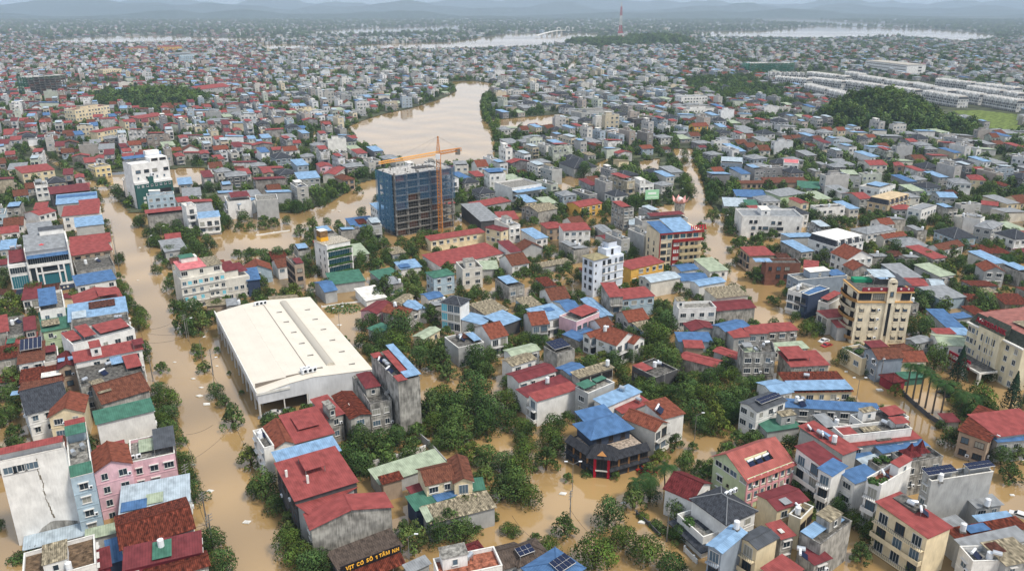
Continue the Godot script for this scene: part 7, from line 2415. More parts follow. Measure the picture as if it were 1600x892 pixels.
func trunk_shape(kind: String) -> Shape:
	var s := Shape.new()
	if kind in ["palm", "areca"]:
		for k in 6:
			s.bar(Vector3(0.06 * sin(k * 0.9), k / 6.0, 0.03 * k), Vector3(0.06 * sin((k + 1) * 0.9), (k + 1) / 6.0, 0.03 * (k + 1)), 0.055 - 0.005 * k, 7, 0.05 - 0.005 * k)
	elif kind == "conifer":
		s.bar(Vector3(0, -1, 0), Vector3(0, 3.2, 0), 0.12, 7, 0.02)
	else:
		s.bar(Vector3(0, -1.2, 0), Vector3(0, 0.55, 0), 0.1, 7, 0.07)
		for q in 6:
			var a := q * 1.05 + 0.4
			s.bar(Vector3(0, 0.1 + 0.09 * q, 0), Vector3(cos(a) * 0.5, 0.75 + 0.1 * (q % 3), sin(a) * 0.5), 0.05, 5, 0.015)
	return s

func tree(x: float, z: float, dia: float, kind: String, label: String, group: String, variant: int) -> void:
	var r := dia / 2
	var full: String = {"m": "mango", "l": "light", "s": "light", "b": "bush", "c": "conifer", "p": "palm", "a": "areca"}[kind]
	var key := "%s%d" % [full, variant % 4]
	var tall := 0.0
	if not crowns.has(key):
		if full in ["palm", "areca"]:
			crowns[key] = frond_shape(full, variant % 4).mesh(M["leaf%d" % (variant % 2)])
		else:
			crowns[key] = crown_shape(full, 2600 if full == "mango" else 1500 if full != "bush" else 900, variant % 4).mesh(M["leaf%d" % (variant % 4)])
	if not trunks.has(full):
		trunks[full] = trunk_shape(full).mesh(M.bark)
	var called: String = {"mango": "tree", "light": "tree", "bush": "shrub", "conifer": "conifer_tree", "palm": "palm_tree", "areca": "palm_tree"}[full]
	var o := thing(called, label, {"bush": "shrub", "palm": "palm tree", "areca": "palm tree"}.get(full, "tree"), Vector3(x, 0, z), variant * 77.0, group)
	var tr := MeshInstance3D.new()
	tr.name = "trunk"
	tr.mesh = trunks[full]
	o.add_child(tr)
	var cr := MeshInstance3D.new()
	cr.name = "crown"
	cr.mesh = crowns[key]
	o.add_child(cr)
	if full == "palm" or full == "areca":
		tall = 6.0 + (variant % 3) if full == "palm" else 9.5 + (variant % 4) * 0.8
		tr.transform = Transform3D(Basis().scaled(Vector3(4.0, tall + 1.5, 4.0)), Vector3(0, -1.5, 0))
		cr.transform = Transform3D(Basis().scaled(Vector3.ONE * r * 1.1), Vector3(0, tall - 0.1, 0.03 * 6 * 4.0))
	elif full == "conifer":
		tr.scale = Vector3.ONE * r
		cr.scale = Vector3.ONE * r
	else:
		var sq := 1.0 + 0.12 * sin(variant * 1.7)
		tr.scale = Vector3(r, r * sq, r)
		cr.scale = Vector3(r, r * sq, r)
		cr.position.y = -0.1 * r if full != "bush" else -0.25 * r

# ---------------------------------------------------------------- places, labels
const FIRST := ["nearest", "second nearest", "third nearest", "fourth nearest", "fifth nearest", "sixth nearest", "seventh nearest", "eighth nearest", "ninth nearest", "tenth nearest", "eleventh nearest", "twelfth nearest", "thirteenth nearest", "fourteenth nearest", "fifteenth nearest", "sixteenth nearest"]
var landmarks := []   # [name, x, z]

func beside(x: float, z: float) -> Array:   # [relation and landmark, distance]
	var best: Array = landmarks[0]
	var bd := 1e9
	for l in landmarks:
		var d := Vector2(x - l[1], z - l[2]).length() * (1.0 if l[0].length() < 60 else 1.2)
		if d < bd:
			bd = d
			best = l
	var ux: float = x / -z - best[1] / -best[2]
	var lateral := ux * -z
	var depth: float = best[2] - z
	var rel := "behind" if depth > 0 else "in front of"
	if absf(lateral) > absf(depth):
		rel = "right of" if lateral > 0 else "left of"
	return ["%s the %s" % [rel, best[0]], bd]

func label_all(list: Array) -> void:   # each entry [phrase, x, z, out]; sets entry[3] to a label of its own
	var by := {}
	for e in list:
		var b := beside(e[1], e[2])
		var key: String = e[0] + " " + b[0]
		if not by.has(key): by[key] = []
		by[key].append([b[1], e])
	for key in by:
		var l: Array = by[key]
		l.sort_custom(func(a, b): return a[0] < b[0])
		for q in l.size():
			l[q][1][3] = key if l.size() == 1 else key + ", " + FIRST[mini(q, 15)]
			var e: Array = l[q][1]
			if e[3].replace("-", " ").split(" ").size() > 16:
				for w in ["sloping ", "gabled ", "hipped ", "flat ", "tiled "]:
					e[3] = e[3].replace(w, "")

# ---------------------------------------------------------------- ground, water, air
func inside_any(p: Vector2, polys: Array) -> bool:
	for e in polys:
		if e[1].has_point(p) and Geometry2D.is_point_in_polygon(p, e[0]):
			return true
	return false

func poly(list: Array) -> Array:
	var pts := PackedVector2Array()
	for k in range(0, list.size(), 2):
		pts.append(Vector2(list[k], list[k + 1]))
	var r := Rect2(pts[0], Vector2.ZERO)
	for p in pts: r = r.expand(p)
	return [pts, r]

func mound_y(x: float, z: float) -> float:
	var y := 0.0
	for m in mounds:
		var d := Vector2((x - m[0]) / m[2], (z - m[1]) / m[3]).length()
		if d < 1.0:
			y = maxf(y, m[4] * (1.0 - d * d) * (0.9 + 0.1 * sin(x * 0.05) * cos(z * 0.06)))
	return y

var mounds := []
var water_polys := []

func structure(called: String, s: Shape, m: Material) -> MeshInstance3D:
	var o := single(called, s.mesh(m))
	o.set_meta("kind", "structure")
	return o

func build_ground() -> void:
	# the flood: one sheet of brown water to the horizon
	var s := Shape.new()
	s.quad(Vector3(-26000, 0, 400), Vector3(26000, 0, 400), Vector3(26000, 0, -30000), Vector3(-26000, 0, -30000))
	var wm := StandardMaterial3D.new()
	wm.resource_name = "muddy flood water"
	wm.albedo_color = c8(166, 137, 92)
	wm.albedo_texture = tex.silt
	wm.roughness = 0.06
	wm.metallic_specular = 1.0
	wm.uv1_triplanar = true
	wm.uv1_world_triplanar = true
	wm.uv1_scale = Vector3.ONE * 0.006
	wm.normal_enabled = true
	wm.normal_texture = tex.ripple
	wm.normal_scale = 0.05
	structure("flood_water", s, wm)
	# the river bed far below keeps the ground solid
	# dry land beyond the flooded quarter, cut out where water stands
	var lm := mat("earth and grass", c8(92, 98, 76), 0.95, tex.deck, 0.01)
	var land := Shape.new()
	var z := -430.0
	while z > -16000.0:
		var step := 5.0 if z > -1500.0 else (12.0 if z > -4000.0 else 150.0)
		var zm := z - step / 2
		var xs := []
		var half := 0.85 * -z + 500.0
		for e in water_polys:
			var r: Rect2 = e[1]
			if zm < r.position.y or zm > r.end.y: continue
			var pts: PackedVector2Array = e[0]
			var cr := []
			for k in pts.size():
				var a := pts[k]
				var b := pts[(k + 1) % pts.size()]
				if (a.y > zm) != (b.y > zm):
					cr.append(a.x + (zm - a.y) / (b.y - a.y) * (b.x - a.x))
			cr.sort()
			for k in range(0, cr.size() - 1, 2):
				xs.append([cr[k], cr[k + 1]])
		xs.sort_custom(func(a, b): return a[0] < b[0])
		var at := -half
		for e in xs + [[half, half]]:
			if e[0] > at:
				land.quad(Vector3(at, 0.35, z), Vector3(e[0], 0.35, z), Vector3(e[0], 0.35, z - step), Vector3(at, 0.35, z - step))
			at = maxf(at, e[1])
		z -= step
	structure("ground", land, lm)
	var hm := mat("wooded slope", c8(66, 84, 56), 0.95, tex.deck, 0.02)
	for m in mounds:
		var h := Shape.new()
		var n := 18
		for a in n * 2:
			for b in n:
				var f := func(aa: int, bb: int) -> Vector3:
					var ang := TAU * aa / (n * 2)
					var rr := float(bb) / n
					var x: float = m[0] + cos(ang) * rr * m[2]
					var zz: float = m[1] + sin(ang) * rr * m[3]
					return Vector3(x, (m[4] * (1.0 - rr * rr) * (0.9 + 0.1 * sin(x * 0.05) * cos(zz * 0.06))) - 0.5, zz)
				h.quad(f.call(a, b), f.call(a, b + 1), f.call(a + 1, b + 1), f.call(a + 1, b))
		structure("wooded_hill", h, hm)
	# mountain ranges closing the valley
	var mm := mat("forested mountain", c8(58, 80, 62), 0.95, tex.deck, 0.002)
	var ridge := noise(0.00028, 5, 21)
	for range_ in [[-6800.0, 1700.0, 25.0, 110.0, 3], [-9500.0, 2600.0, 70.0, 190.0, 8], [-13500.0, 3500.0, 150.0, 230.0, 15]]:
		var h := Shape.new()
		var nx := 150
		var nz := 12
		var hh := func(x: float, v: float) -> float:
			var zz: float = range_[0] - v * range_[1]
			var e: float = ridge.get_noise_2d(x * 1.6 + range_[4] * 900.0, zz * 1.6)
			var g: float = ridge.get_noise_2d(x * 5.0, zz * 5.0 + 400.0)
			return maxf(-3.0, (range_[2] + range_[3] * e + range_[3] * 0.25 * g) * sin(PI * clampf(v, 0.0, 1.0)))
		for a in nx:
			for b in nz:
				var x0 := -15000.0 + 30000.0 * a / nx
				var x1 := -15000.0 + 30000.0 * (a + 1) / nx
				var z0: float = range_[0] - range_[1] * b / nz
				var z1: float = range_[0] - range_[1] * (b + 1) / nz
				h.quad(Vector3(x0, hh.call(x0, float(b) / nz), z0), Vector3(x1, hh.call(x1, float(b) / nz), z0), Vector3(x1, hh.call(x1, float(b + 1) / nz), z1), Vector3(x0, hh.call(x0, float(b + 1) / nz), z1))
		structure("mountain_range", h, mm)

# ---------------------------------------------------------------- the far city
var solid := {}   # 3 m cells that something already stands on

func occupy(x: float, z: float, turn: float, w: float, d: float) -> void:
	var b := Basis(Vector3.UP, deg_to_rad(turn))
	var nx := maxi(1, ceili(w / 2.0))
	var nz := maxi(1, ceili(d / 2.0))
	for a in nx + 1:
		for c in nz + 1:
			var p := b * Vector3(-w / 2 + w * a / nx, 0, -d / 2 + d * c / nz)
			solid[Vector2i(floori((x + p.x) / 3.0), floori((z + p.z) / 3.0))] = true

func is_free(x: float, z: float, turn: float, w: float, d: float) -> bool:
	var b := Basis(Vector3.UP, deg_to_rad(turn))
	var nx := maxi(1, ceili(w / 3.0))
	var nz := maxi(1, ceili(d / 3.0))
	for a in nx + 1:
		for c in nz + 1:
			var p := b * Vector3(-w / 2 + w * a / nx, 0, -d / 2 + d * c / nz)
			if solid.has(Vector2i(floori((x + p.x) / 3.0), floori((z + p.z) / 3.0))): return false
	return true

func in_water(x: float, z: float, turn: float, w: float, d: float) -> bool:
	var b := Basis(Vector3.UP, deg_to_rad(turn))
	for q in [Vector3.ZERO, Vector3(w / 2, 0, d / 2), Vector3(-w / 2, 0, d / 2), Vector3(w / 2, 0, -d / 2), Vector3(-w / 2, 0, -d / 2)]:
		var p: Vector3 = b * q
		if inside_any(Vector2(x + p.x, z + p.z), water_polys): return true
	return false

func many(called: String, am: Mesh, list: Array, label: String, category: String) -> void:   # list of [Transform3D, Color]
	if list.is_empty(): return
	var mm := MultiMesh.new()
	mm.transform_format = MultiMesh.TRANSFORM_3D
	mm.use_colors = true
	mm.mesh = am
	mm.instance_count = list.size()
	for q in list.size():
		mm.set_instance_transform(q, list[q][0])
		mm.set_instance_color(q, list[q][1])
	var o := MultiMeshInstance3D.new()
	o.name = numbered(called)
	o.multimesh = mm
	tag(o, label, category, "", "stuff")
	add_child(o)

# ---------------------------------------------------------------- mesh building
class Shape:
	var v := PackedVector3Array()
	var n := PackedVector3Array()
	var t := PackedVector2Array()
	var c := PackedColorArray()
	var i := PackedInt32Array()
	var tone := Color(1, 1, 1)
	func quad(a: Vector3, b: Vector3, cc: Vector3, d: Vector3, u := Vector2.ZERO, uv_on := false, up := Vector3.ZERO) -> void:
		var k := v.size()
		var nn := (b - a).cross(cc - a)
		if nn.length_squared() < 1e-12:
			nn = (cc - a).cross(d - a)
		nn = nn.normalized()
		if up != Vector3.ZERO:
			nn = up
		for p in [a, b, cc, d]:
			v.append(p)
			n.append(nn)
			c.append(tone)
		if uv_on:
			var w := a.distance_to(b)
			var l := a.distance_to(d)
			var w2 := d.distance_to(cc)
			var off := (d - a).dot((b - a).normalized()) if w > 0.001 else 0.0
			t.append_array(PackedVector2Array([u, u + Vector2(w, 0), u + Vector2(off + w2, -l), u + Vector2(off, -l)]))
		else:
			t.append_array(PackedVector2Array([u, u, u, u]))
		i.append_array(PackedInt32Array([k, k + 2, k + 1, k, k + 3, k + 2]))
	func tri(a: Vector3, b: Vector3, cc: Vector3) -> void:
		var k := v.size()
		var nn := (b - a).cross(cc - a).normalized()
		for p in [a, b, cc]:
			v.append(p)
			n.append(nn)
			c.append(tone)
			t.append(Vector2(p.x + p.z, -p.y))
		i.append_array(PackedInt32Array([k, k + 2, k + 1]))
	func box(a: Vector3, b: Vector3, bottom := false) -> void:
		var lo := a.min(b)
		var hi := a.max(b)
		var p := [Vector3(lo.x, lo.y, hi.z), Vector3(hi.x, lo.y, hi.z), Vector3(hi.x, lo.y, lo.z), Vector3(lo.x, lo.y, lo.z), Vector3(lo.x, hi.y, hi.z), Vector3(hi.x, hi.y, hi.z), Vector3(hi.x, hi.y, lo.z), Vector3(lo.x, hi.y, lo.z)]
		quad(p[0], p[1], p[5], p[4])
		quad(p[1], p[2], p[6], p[5])
		quad(p[2], p[3], p[7], p[6])
		quad(p[3], p[0], p[4], p[7])
		quad(p[4], p[5], p[6], p[7])
		if bottom:
			quad(p[3], p[2], p[1], p[0])
	func bar(a: Vector3, b: Vector3, r: float, sides := 6, r2 := -1.0) -> void:
		var d := (b - a).normalized()
		var s := d.cross(Vector3.UP if absf(d.y) < 0.9 else Vector3.RIGHT).normalized()
		var q := d.cross(s)
		if r2 < 0.0:
			r2 = r
		for k in sides:
			var e := TAU * k / sides
			var f := TAU * (k + 1) / sides
			var x := s * cos(e) + q * sin(e)
			var y := s * cos(f) + q * sin(f)
			quad(a + x * r, a + y * r, b + y * r2, b + x * r2)
			tri(b + x * r2, b + y * r2, b)
			tri(a + y * r, a + x * r, a)
	func slab(p: Array, thick: float, uo := Vector2.ZERO) -> void:   # sheet with corners a b c d seen from above, counter-clockwise; u runs along a-b
		var dn := Vector3(0, -thick, 0)
		quad(p[0], p[1], p[2], p[3], uo, true)
		quad(p[3] + dn, p[2] + dn, p[1] + dn, p[0] + dn)
		for k in 4:
			var e: Vector3 = p[k]
			var f: Vector3 = p[(k + 1) % 4]
			quad(e + dn, f + dn, f, e)
	func mesh(m: Material = null, onto: ArrayMesh = null) -> ArrayMesh:
		var am := onto if onto else ArrayMesh.new()
		if v.is_empty():
			return am
		var a := []
		a.resize(Mesh.ARRAY_MAX)
		a[Mesh.ARRAY_VERTEX] = v
		a[Mesh.ARRAY_NORMAL] = n
		a[Mesh.ARRAY_TEX_UV] = t
		a[Mesh.ARRAY_COLOR] = c
		a[Mesh.ARRAY_INDEX] = i
		am.add_surface_from_arrays(Mesh.PRIMITIVE_TRIANGLES, a)
		if m:
			am.surface_set_material(am.get_surface_count() - 1, m)
		return am

# a builder either adds named parts under a thing, or (merged) collects every part by material into one mesh
class Kit:
	var host: Node3D
	var root: Node3D
	var merged := {}
	var near := true
	func put(called: String, s: Shape, m: Material, under: Node3D = null) -> MeshInstance3D:
		if root == null:
			if s.v.size():
				if not merged.has(m):
					merged[m] = Shape.new()
				var g: Shape = merged[m]
				var k := g.v.size()
				g.v.append_array(s.v)
				g.n.append_array(s.n)
				g.t.append_array(s.t)
				g.c.append_array(s.c)
				for q in s.i:
					g.i.append(q + k)
			return null
		if s.v.is_empty():
			return null
		return put_mesh(called, s.mesh(m), under)
	func put_mesh(called: String, am: Mesh, under: Node3D = null, at := Transform3D()) -> MeshInstance3D:
		var o := MeshInstance3D.new()
		o.name = called
		o.mesh = am
		o.transform = at
		(under if under else root).add_child(o, true)
		return o
	func all() -> ArrayMesh:
		var am := ArrayMesh.new()
		for m in merged:
			merged[m].mesh(m, am)
		return am

var rng := RandomNumberGenerator.new()
var used := {}

func numbered(called: String) -> String:
	var k: int = used.get(called, 0)
	used[called] = k + 1
	return called if k == 0 else "%s_%03d" % [called, k]

func tag(o: Node3D, label: String, category := "", group := "", kind := "") -> Node3D:
	if label: o.set_meta("label", label)
	if category: o.set_meta("category", category)
	if group: o.set_meta("group", group)
	if kind: o.set_meta("kind", kind)
	return o

func thing(called: String, label: String, category: String, at: Vector3, turn := 0.0, group := "") -> Node3D:
	var o := Node3D.new()
	o.name = numbered(called)
	add_child(o)
	o.position = at
	o.rotation.y = deg_to_rad(turn)
	tag(o, label, category, group)
	return o

func kit(root: Node3D) -> Kit:
	var k := Kit.new()
	k.host = self
	k.root = root
	return k

func single(called: String, am: Mesh, at := Transform3D()) -> MeshInstance3D:
	var o := MeshInstance3D.new()
	o.name = numbered(called)
	o.mesh = am
	o.transform = at
	add_child(o)
	return o

# ---------------------------------------------------------------- materials
var M := {}
var R := {}
var tex := {}

func pic(w: int, h: int, f: Callable) -> ImageTexture:
	var im := Image.create(w, h, false, Image.FORMAT_RGB8)
	for y in h:
		for x in w:
			var g: float = f.call(x, y)
			im.set_pixel(x, y, Color(g, g, g))
	return ImageTexture.create_from_image(im)

func noise(freq: float, oct := 4, sd := 1) -> FastNoiseLite:
	var n := FastNoiseLite.new()
	n.noise_type = FastNoiseLite.TYPE_SIMPLEX_SMOOTH
	n.frequency = freq
	n.fractal_octaves = oct
	n.seed = sd
	return n

func make_textures() -> void:
	var a := noise(0.012, 4, 3)
	var b := noise(0.05, 3, 5)
	var per := func(n: FastNoiseLite, x: float, y: float, sx: float, sy: float) -> float:   # noise that repeats every 256 pixels
		var fx := x / 256.0
		var fy := y / 256.0
		var p := n.get_noise_2d(x * sx, y * sy)
		var q := n.get_noise_2d((x - 256.0) * sx, y * sy)
		var r := n.get_noise_2d(x * sx, (y - 256.0) * sy)
		var s := n.get_noise_2d((x - 256.0) * sx, (y - 256.0) * sy)
		return lerpf(lerpf(p, q, fx), lerpf(r, s, fx), fy)
	tex.clean = pic(256, 256, func(x, y): return clampf(0.93 + 0.22 * per.call(a, x, y, 1.0, 0.6) + 0.09 * per.call(b, x, y, 2.0, 0.35), 0.45, 1.0))
	tex.dirty = pic(256, 256, func(x, y):
		var s: float = per.call(b, x, y, 2.2, 0.22)
		var g: float = per.call(a, x, y, 1.6, 1.2)
		var big: float = per.call(a, x, y, 0.6, 0.5)
		return clampf(0.84 + 0.5 * g + 0.5 * minf(s, 0.12) + 0.6 * minf(big, 0.1), 0.16, 1.0))
	tex.metal = pic(256, 256, func(x, y):
		var rib := 0.09 if x % 16 < 3 else 0.0
		var seam := 0.1 if (y + (x / 64) * 71) % 128 < 2 else 0.0
		return clampf(0.95 - rib - seam + 0.012 * float((x / 32 * 7 + y / 128 * 3) % 4 - 2) + 0.22 * per.call(a, x, y, 1.0, 0.7) + 0.12 * minf(0.0, per.call(b, x, y, 2.0, 0.25)), 0.3, 1.0))
	tex.pale = pic(256, 256, func(x, y): return 0.985 - (0.035 if x % 32 < 1 else 0.0) - (0.02 if y % 128 < 1 else 0.0) + 0.05 * per.call(a, x, y, 0.8, 0.8))
	tex.rust = pic(256, 256, func(x, y):
		var rib := 0.18 if x % 16 < 5 else 0.0
		return clampf(0.82 - rib + 0.06 * float((x / 32 * 5) % 5 - 2) + 0.55 * per.call(a, x, y, 1.6, 0.9) + 0.3 * per.call(b, x, y, 2.0, 0.3), 0.2, 1.0))
	tex.tile = pic(256, 256, func(x, y):
		var row: int = y / 12
		var col: int = (x + (row % 2) * 6) / 12
		var g := 0.8 + 0.16 * (sin(float(row * 37 + col * 91)) * 0.5)
		if y % 12 < 2: g -= 0.22
		if (x + (row % 2) * 6) % 12 < 2: g -= 0.08
		return clampf(g + 0.35 * per.call(a, x, y, 1.2, 1.0), 0.25, 1.0))
	tex.deck = pic(256, 256, func(x, y): return clampf(0.78 + 0.55 * per.call(a, x, y, 1.5, 1.5) + 0.25 * per.call(b, x, y, 1.0, 1.0), 0.22, 1.0))
	var wn := NoiseTexture2D.new()
	wn.width = 512
	wn.height = 512
	wn.seamless = true
	wn.as_normal_map = true
	wn.bump_strength = 2.0
	wn.noise = noise(0.02, 4, 11)
	tex.ripple = wn

func mat(called: String, col: Color, rough := 0.85, t: Texture2D = null, scale := 1.0, tri := true) -> StandardMaterial3D:
	var m := StandardMaterial3D.new()
	m.resource_name = called
	m.albedo_color = col
	m.roughness = rough
	m.metallic_specular = 0.22
	if t:
		m.albedo_texture = t
		m.uv1_scale = Vector3.ONE * scale
		if tri:
			m.uv1_triplanar = true
			m.uv1_world_triplanar = true
	return m

func c8(r: int, g: int, b: int) -> Color:
	return Color(r / 255.0, g / 255.0, b / 255.0)

func make_materials() -> void:
	make_textures()
	# walls: name -> colour; the stained ones carry the dirty streaks
	var walls := {"wh": c8(230, 230, 228), "ow": c8(212, 209, 200), "cr": c8(226, 211, 178), "gy": c8(172, 174, 174), "lb": c8(170, 190, 203), "lg": c8(186, 204, 170), "pk": c8(222, 183, 192), "ye": c8(222, 178, 92), "py": c8(224, 206, 156), "bn": c8(170, 152, 134), "dg": c8(84, 84, 86), "nv": c8(62, 74, 98), "gb": c8(142, 154, 168), "tn": c8(198, 178, 146), "gn": c8(70, 110, 96), "mr": c8(140, 58, 68), "bl": c8(74, 116, 170), "bk": c8(128, 88, 74)}
	for k in walls:
		M[k] = mat("wall paint", walls[k], 0.9, tex.clean, 0.09)
	M.st = mat("weathered cement", c8(176, 174, 168), 0.95, tex.dirty, 0.085)
	M.trim = mat("white trim", c8(222, 221, 216), 0.8, tex.clean, 0.2)
	M.dark = mat("dark opening", c8(38, 40, 44), 0.7)
	M.frame = mat("window frame", c8(200, 200, 198), 0.5)
	M.frame_dark = mat("dark frame", c8(74, 62, 54), 0.5)
	M.glass = mat("window glass", c8(44, 54, 62), 0.12)
	M.glass_blue = mat("bluish glass", c8(84, 102, 116), 0.12)
	M.curtain = mat("curtained glass", c8(146, 146, 138), 0.25)
	M.glass_teal = mat("teal glass", c8(48, 104, 116), 0.12)
	M.glass_cyan = mat("turquoise panel", c8(104, 186, 204), 0.3)
	M.rail = mat("railing", c8(120, 118, 114), 0.6)
	M.steel = mat("stainless steel", c8(190, 194, 198), 0.28)
	M.steel.metallic = 0.8
	M.white_tank = mat("plastic tank", c8(214, 218, 222), 0.4)
	M.pv = mat("solar cell", c8(30, 38, 62), 0.12)
	M.net = mat("green netting", c8(40, 128, 96), 0.9)
	M.soot = mat("soot stain", c8(142, 134, 120), 0.95, tex.dirty, 0.5)
	M.mud = mat("mud stain", c8(126, 106, 80), 0.95, tex.dirty, 0.3)
	M.concrete = mat("bare concrete", c8(150, 148, 144), 0.95, tex.dirty, 0.14)
	# roofs: texture runs along the slope
	var roofs := {"rd": [c8(144, 74, 72), "metal"], "mr": [c8(114, 56, 60), "metal"], "rs": [c8(134, 70, 54), "rust"], "bl": [c8(78, 112, 154), "metal"], "lb": [c8(130, 162, 194), "metal"], "pb": [c8(170, 184, 194), "metal"], "gy": [c8(140, 144, 148), "metal"], "dk": [c8(80, 84, 90), "metal"], "gn": [c8(70, 114, 98), "metal"], "pg": [c8(160, 172, 150), "metal"], "tn": [c8(190, 178, 152), "rust"], "wh": [c8(224, 222, 216), "metal"], "bn": [c8(118, 76, 64), "rust"], "pk": [c8(204, 120, 124), "metal"], "tc": [c8(150, 88, 70), "tile"], "bt": [c8(128, 82, 66), "tile"], "mt": [c8(120, 54, 56), "tile"], "sl": [c8(78, 82, 90), "tile"], "gt": [c8(104, 92, 84), "tile"]}
	for k in roofs:
		R[k] = mat("roof " + roofs[k][1], roofs[k][0], 0.8 if roofs[k][1] == "metal" else 0.9, tex[roofs[k][1]], 0.125 if roofs[k][1] == "metal" else 0.18, false)
	var decks := {"cc": c8(158, 156, 150), "dc": c8(112, 110, 106), "bd": c8(124, 104, 84), "rdk": c8(176, 112, 90)}
	for k in decks:
		R[k] = mat("roof deck", decks[k], 0.95, tex.deck, 0.13)
	for k in [0, 1, 2, 3]:
		var m := mat("tinted wall", Color.WHITE, 0.9, tex.clean if k < 2 else tex.dirty, 0.08)
		m.vertex_color_use_as_albedo = true
		M["tint%d" % k] = m
	for k in 4:
		var m := mat("foliage", Color.WHITE.darkened(0.1 * k), 0.8)
		m.albedo_color = [Color(0.9, 0.92, 0.86), Color(0.78, 0.86, 0.78), Color(1.0, 1.0, 0.8), Color(0.86, 0.92, 0.92)][k]
		m.vertex_color_use_as_albedo = true
		m.backlight_enabled = true
		m.backlight = Color(0.10, 0.14, 0.04)
		m.metallic_specular = 0.3
		M["leaf%d" % k] = m
	M.bark = mat("bark", c8(104, 88, 72), 0.95, tex.dirty, 0.6)

# ---------------------------------------------------------------- windows and rooftop pieces
var panes := {}

func window_meshes(w: float, h: float, style: int) -> Array:   # frame mesh and pane mesh, facing +z, centred
	var key := "%d_%d_%d" % [roundi(w * 10), roundi(h * 10), style]
	if panes.has(key):
		return panes[key]
	var f := Shape.new()
	var t := 0.09
	f.box(Vector3(-w / 2 - t, -h / 2 - t, -0.05), Vector3(w / 2 + t, -h / 2, 0.1), true)
	f.box(Vector3(-w / 2 - t, h / 2, -0.05), Vector3(w / 2 + t, h / 2 + t, 0.1), true)
	f.box(Vector3(-w / 2 - t, -h / 2, -0.05), Vector3(-w / 2, h / 2, 0.1))
	f.box(Vector3(w / 2, -h / 2, -0.05), Vector3(w / 2 + t, h / 2, 0.1))
	f.box(Vector3(-w / 2 - 0.2, -h / 2 - 0.17, -0.05), Vector3(w / 2 + 0.2, -h / 2 - t, 0.22), true)
	if w > 1.0:
		for k in range(1, maxi(2, roundi(w / 0.8))):
			var x := -w / 2 + w * k / maxi(2, roundi(w / 0.8))
			f.box(Vector3(x - 0.03, -h / 2, -0.02), Vector3(x + 0.03, h / 2, 0.07))
	if style == 2:
		f.box(Vector3(-w / 2 - 0.25, h / 2 + 0.15, -0.05), Vector3(w / 2 + 0.25, h / 2 + 0.27, 0.5), true)
	var g := Shape.new()
	g.box(Vector3(-w / 2, -h / 2, -0.04), Vector3(w / 2, h / 2, 0.03), true)
	panes[key] = [f, g, {}]
	return panes[key]

func window(k: Kit, at: Transform3D, w: float, h: float, style := 0, fm := "frame", gm := "glass") -> void:
	var pr := window_meshes(w, h, style)
	if gm == "glass":
		var pickg := posmod(int(at.origin.x * 7.3 + at.origin.y * 3.1 + at.origin.z * 5.7), 7)
		if pickg == 2: gm = "curtain"
		elif pickg == 4 or pickg == 5: gm = "glass_blue"
	if k.root == null:
		var g := Shape.new()
		append(g, pr[1], at)
		k.put("window", g, M[gm])
		g = Shape.new()
		append(g, pr[0], at)
		k.put("window", g, M[fm])
		return
	var cache: Dictionary = pr[2]
	if k.near:
		if not cache.has(fm): cache[fm] = pr[0].mesh(M[fm])
		if not cache.has("g" + gm): cache["g" + gm] = pr[1].mesh(M[gm])
		var o := k.put_mesh("window", cache[fm], null, at)
		k.put_mesh("pane", cache["g" + gm], o)
	else:
		var key := fm + "+" + gm
		if not cache.has(key): cache[key] = pr[1].mesh(M[gm], pr[0].mesh(M[fm]))
		k.put_mesh("window", cache[key], null, at)

func append(to: Shape, s: Shape, at: Transform3D) -> void:
	var k := to.v.size()
	for p in s.v: to.v.append(at * p)
	for p in s.n: to.n.append((at.basis * p).normalized())
	to.t.append_array(s.t)
	to.c.append_array(s.c)
	for q in s.i: to.i.append(q + k)

var bits := {}

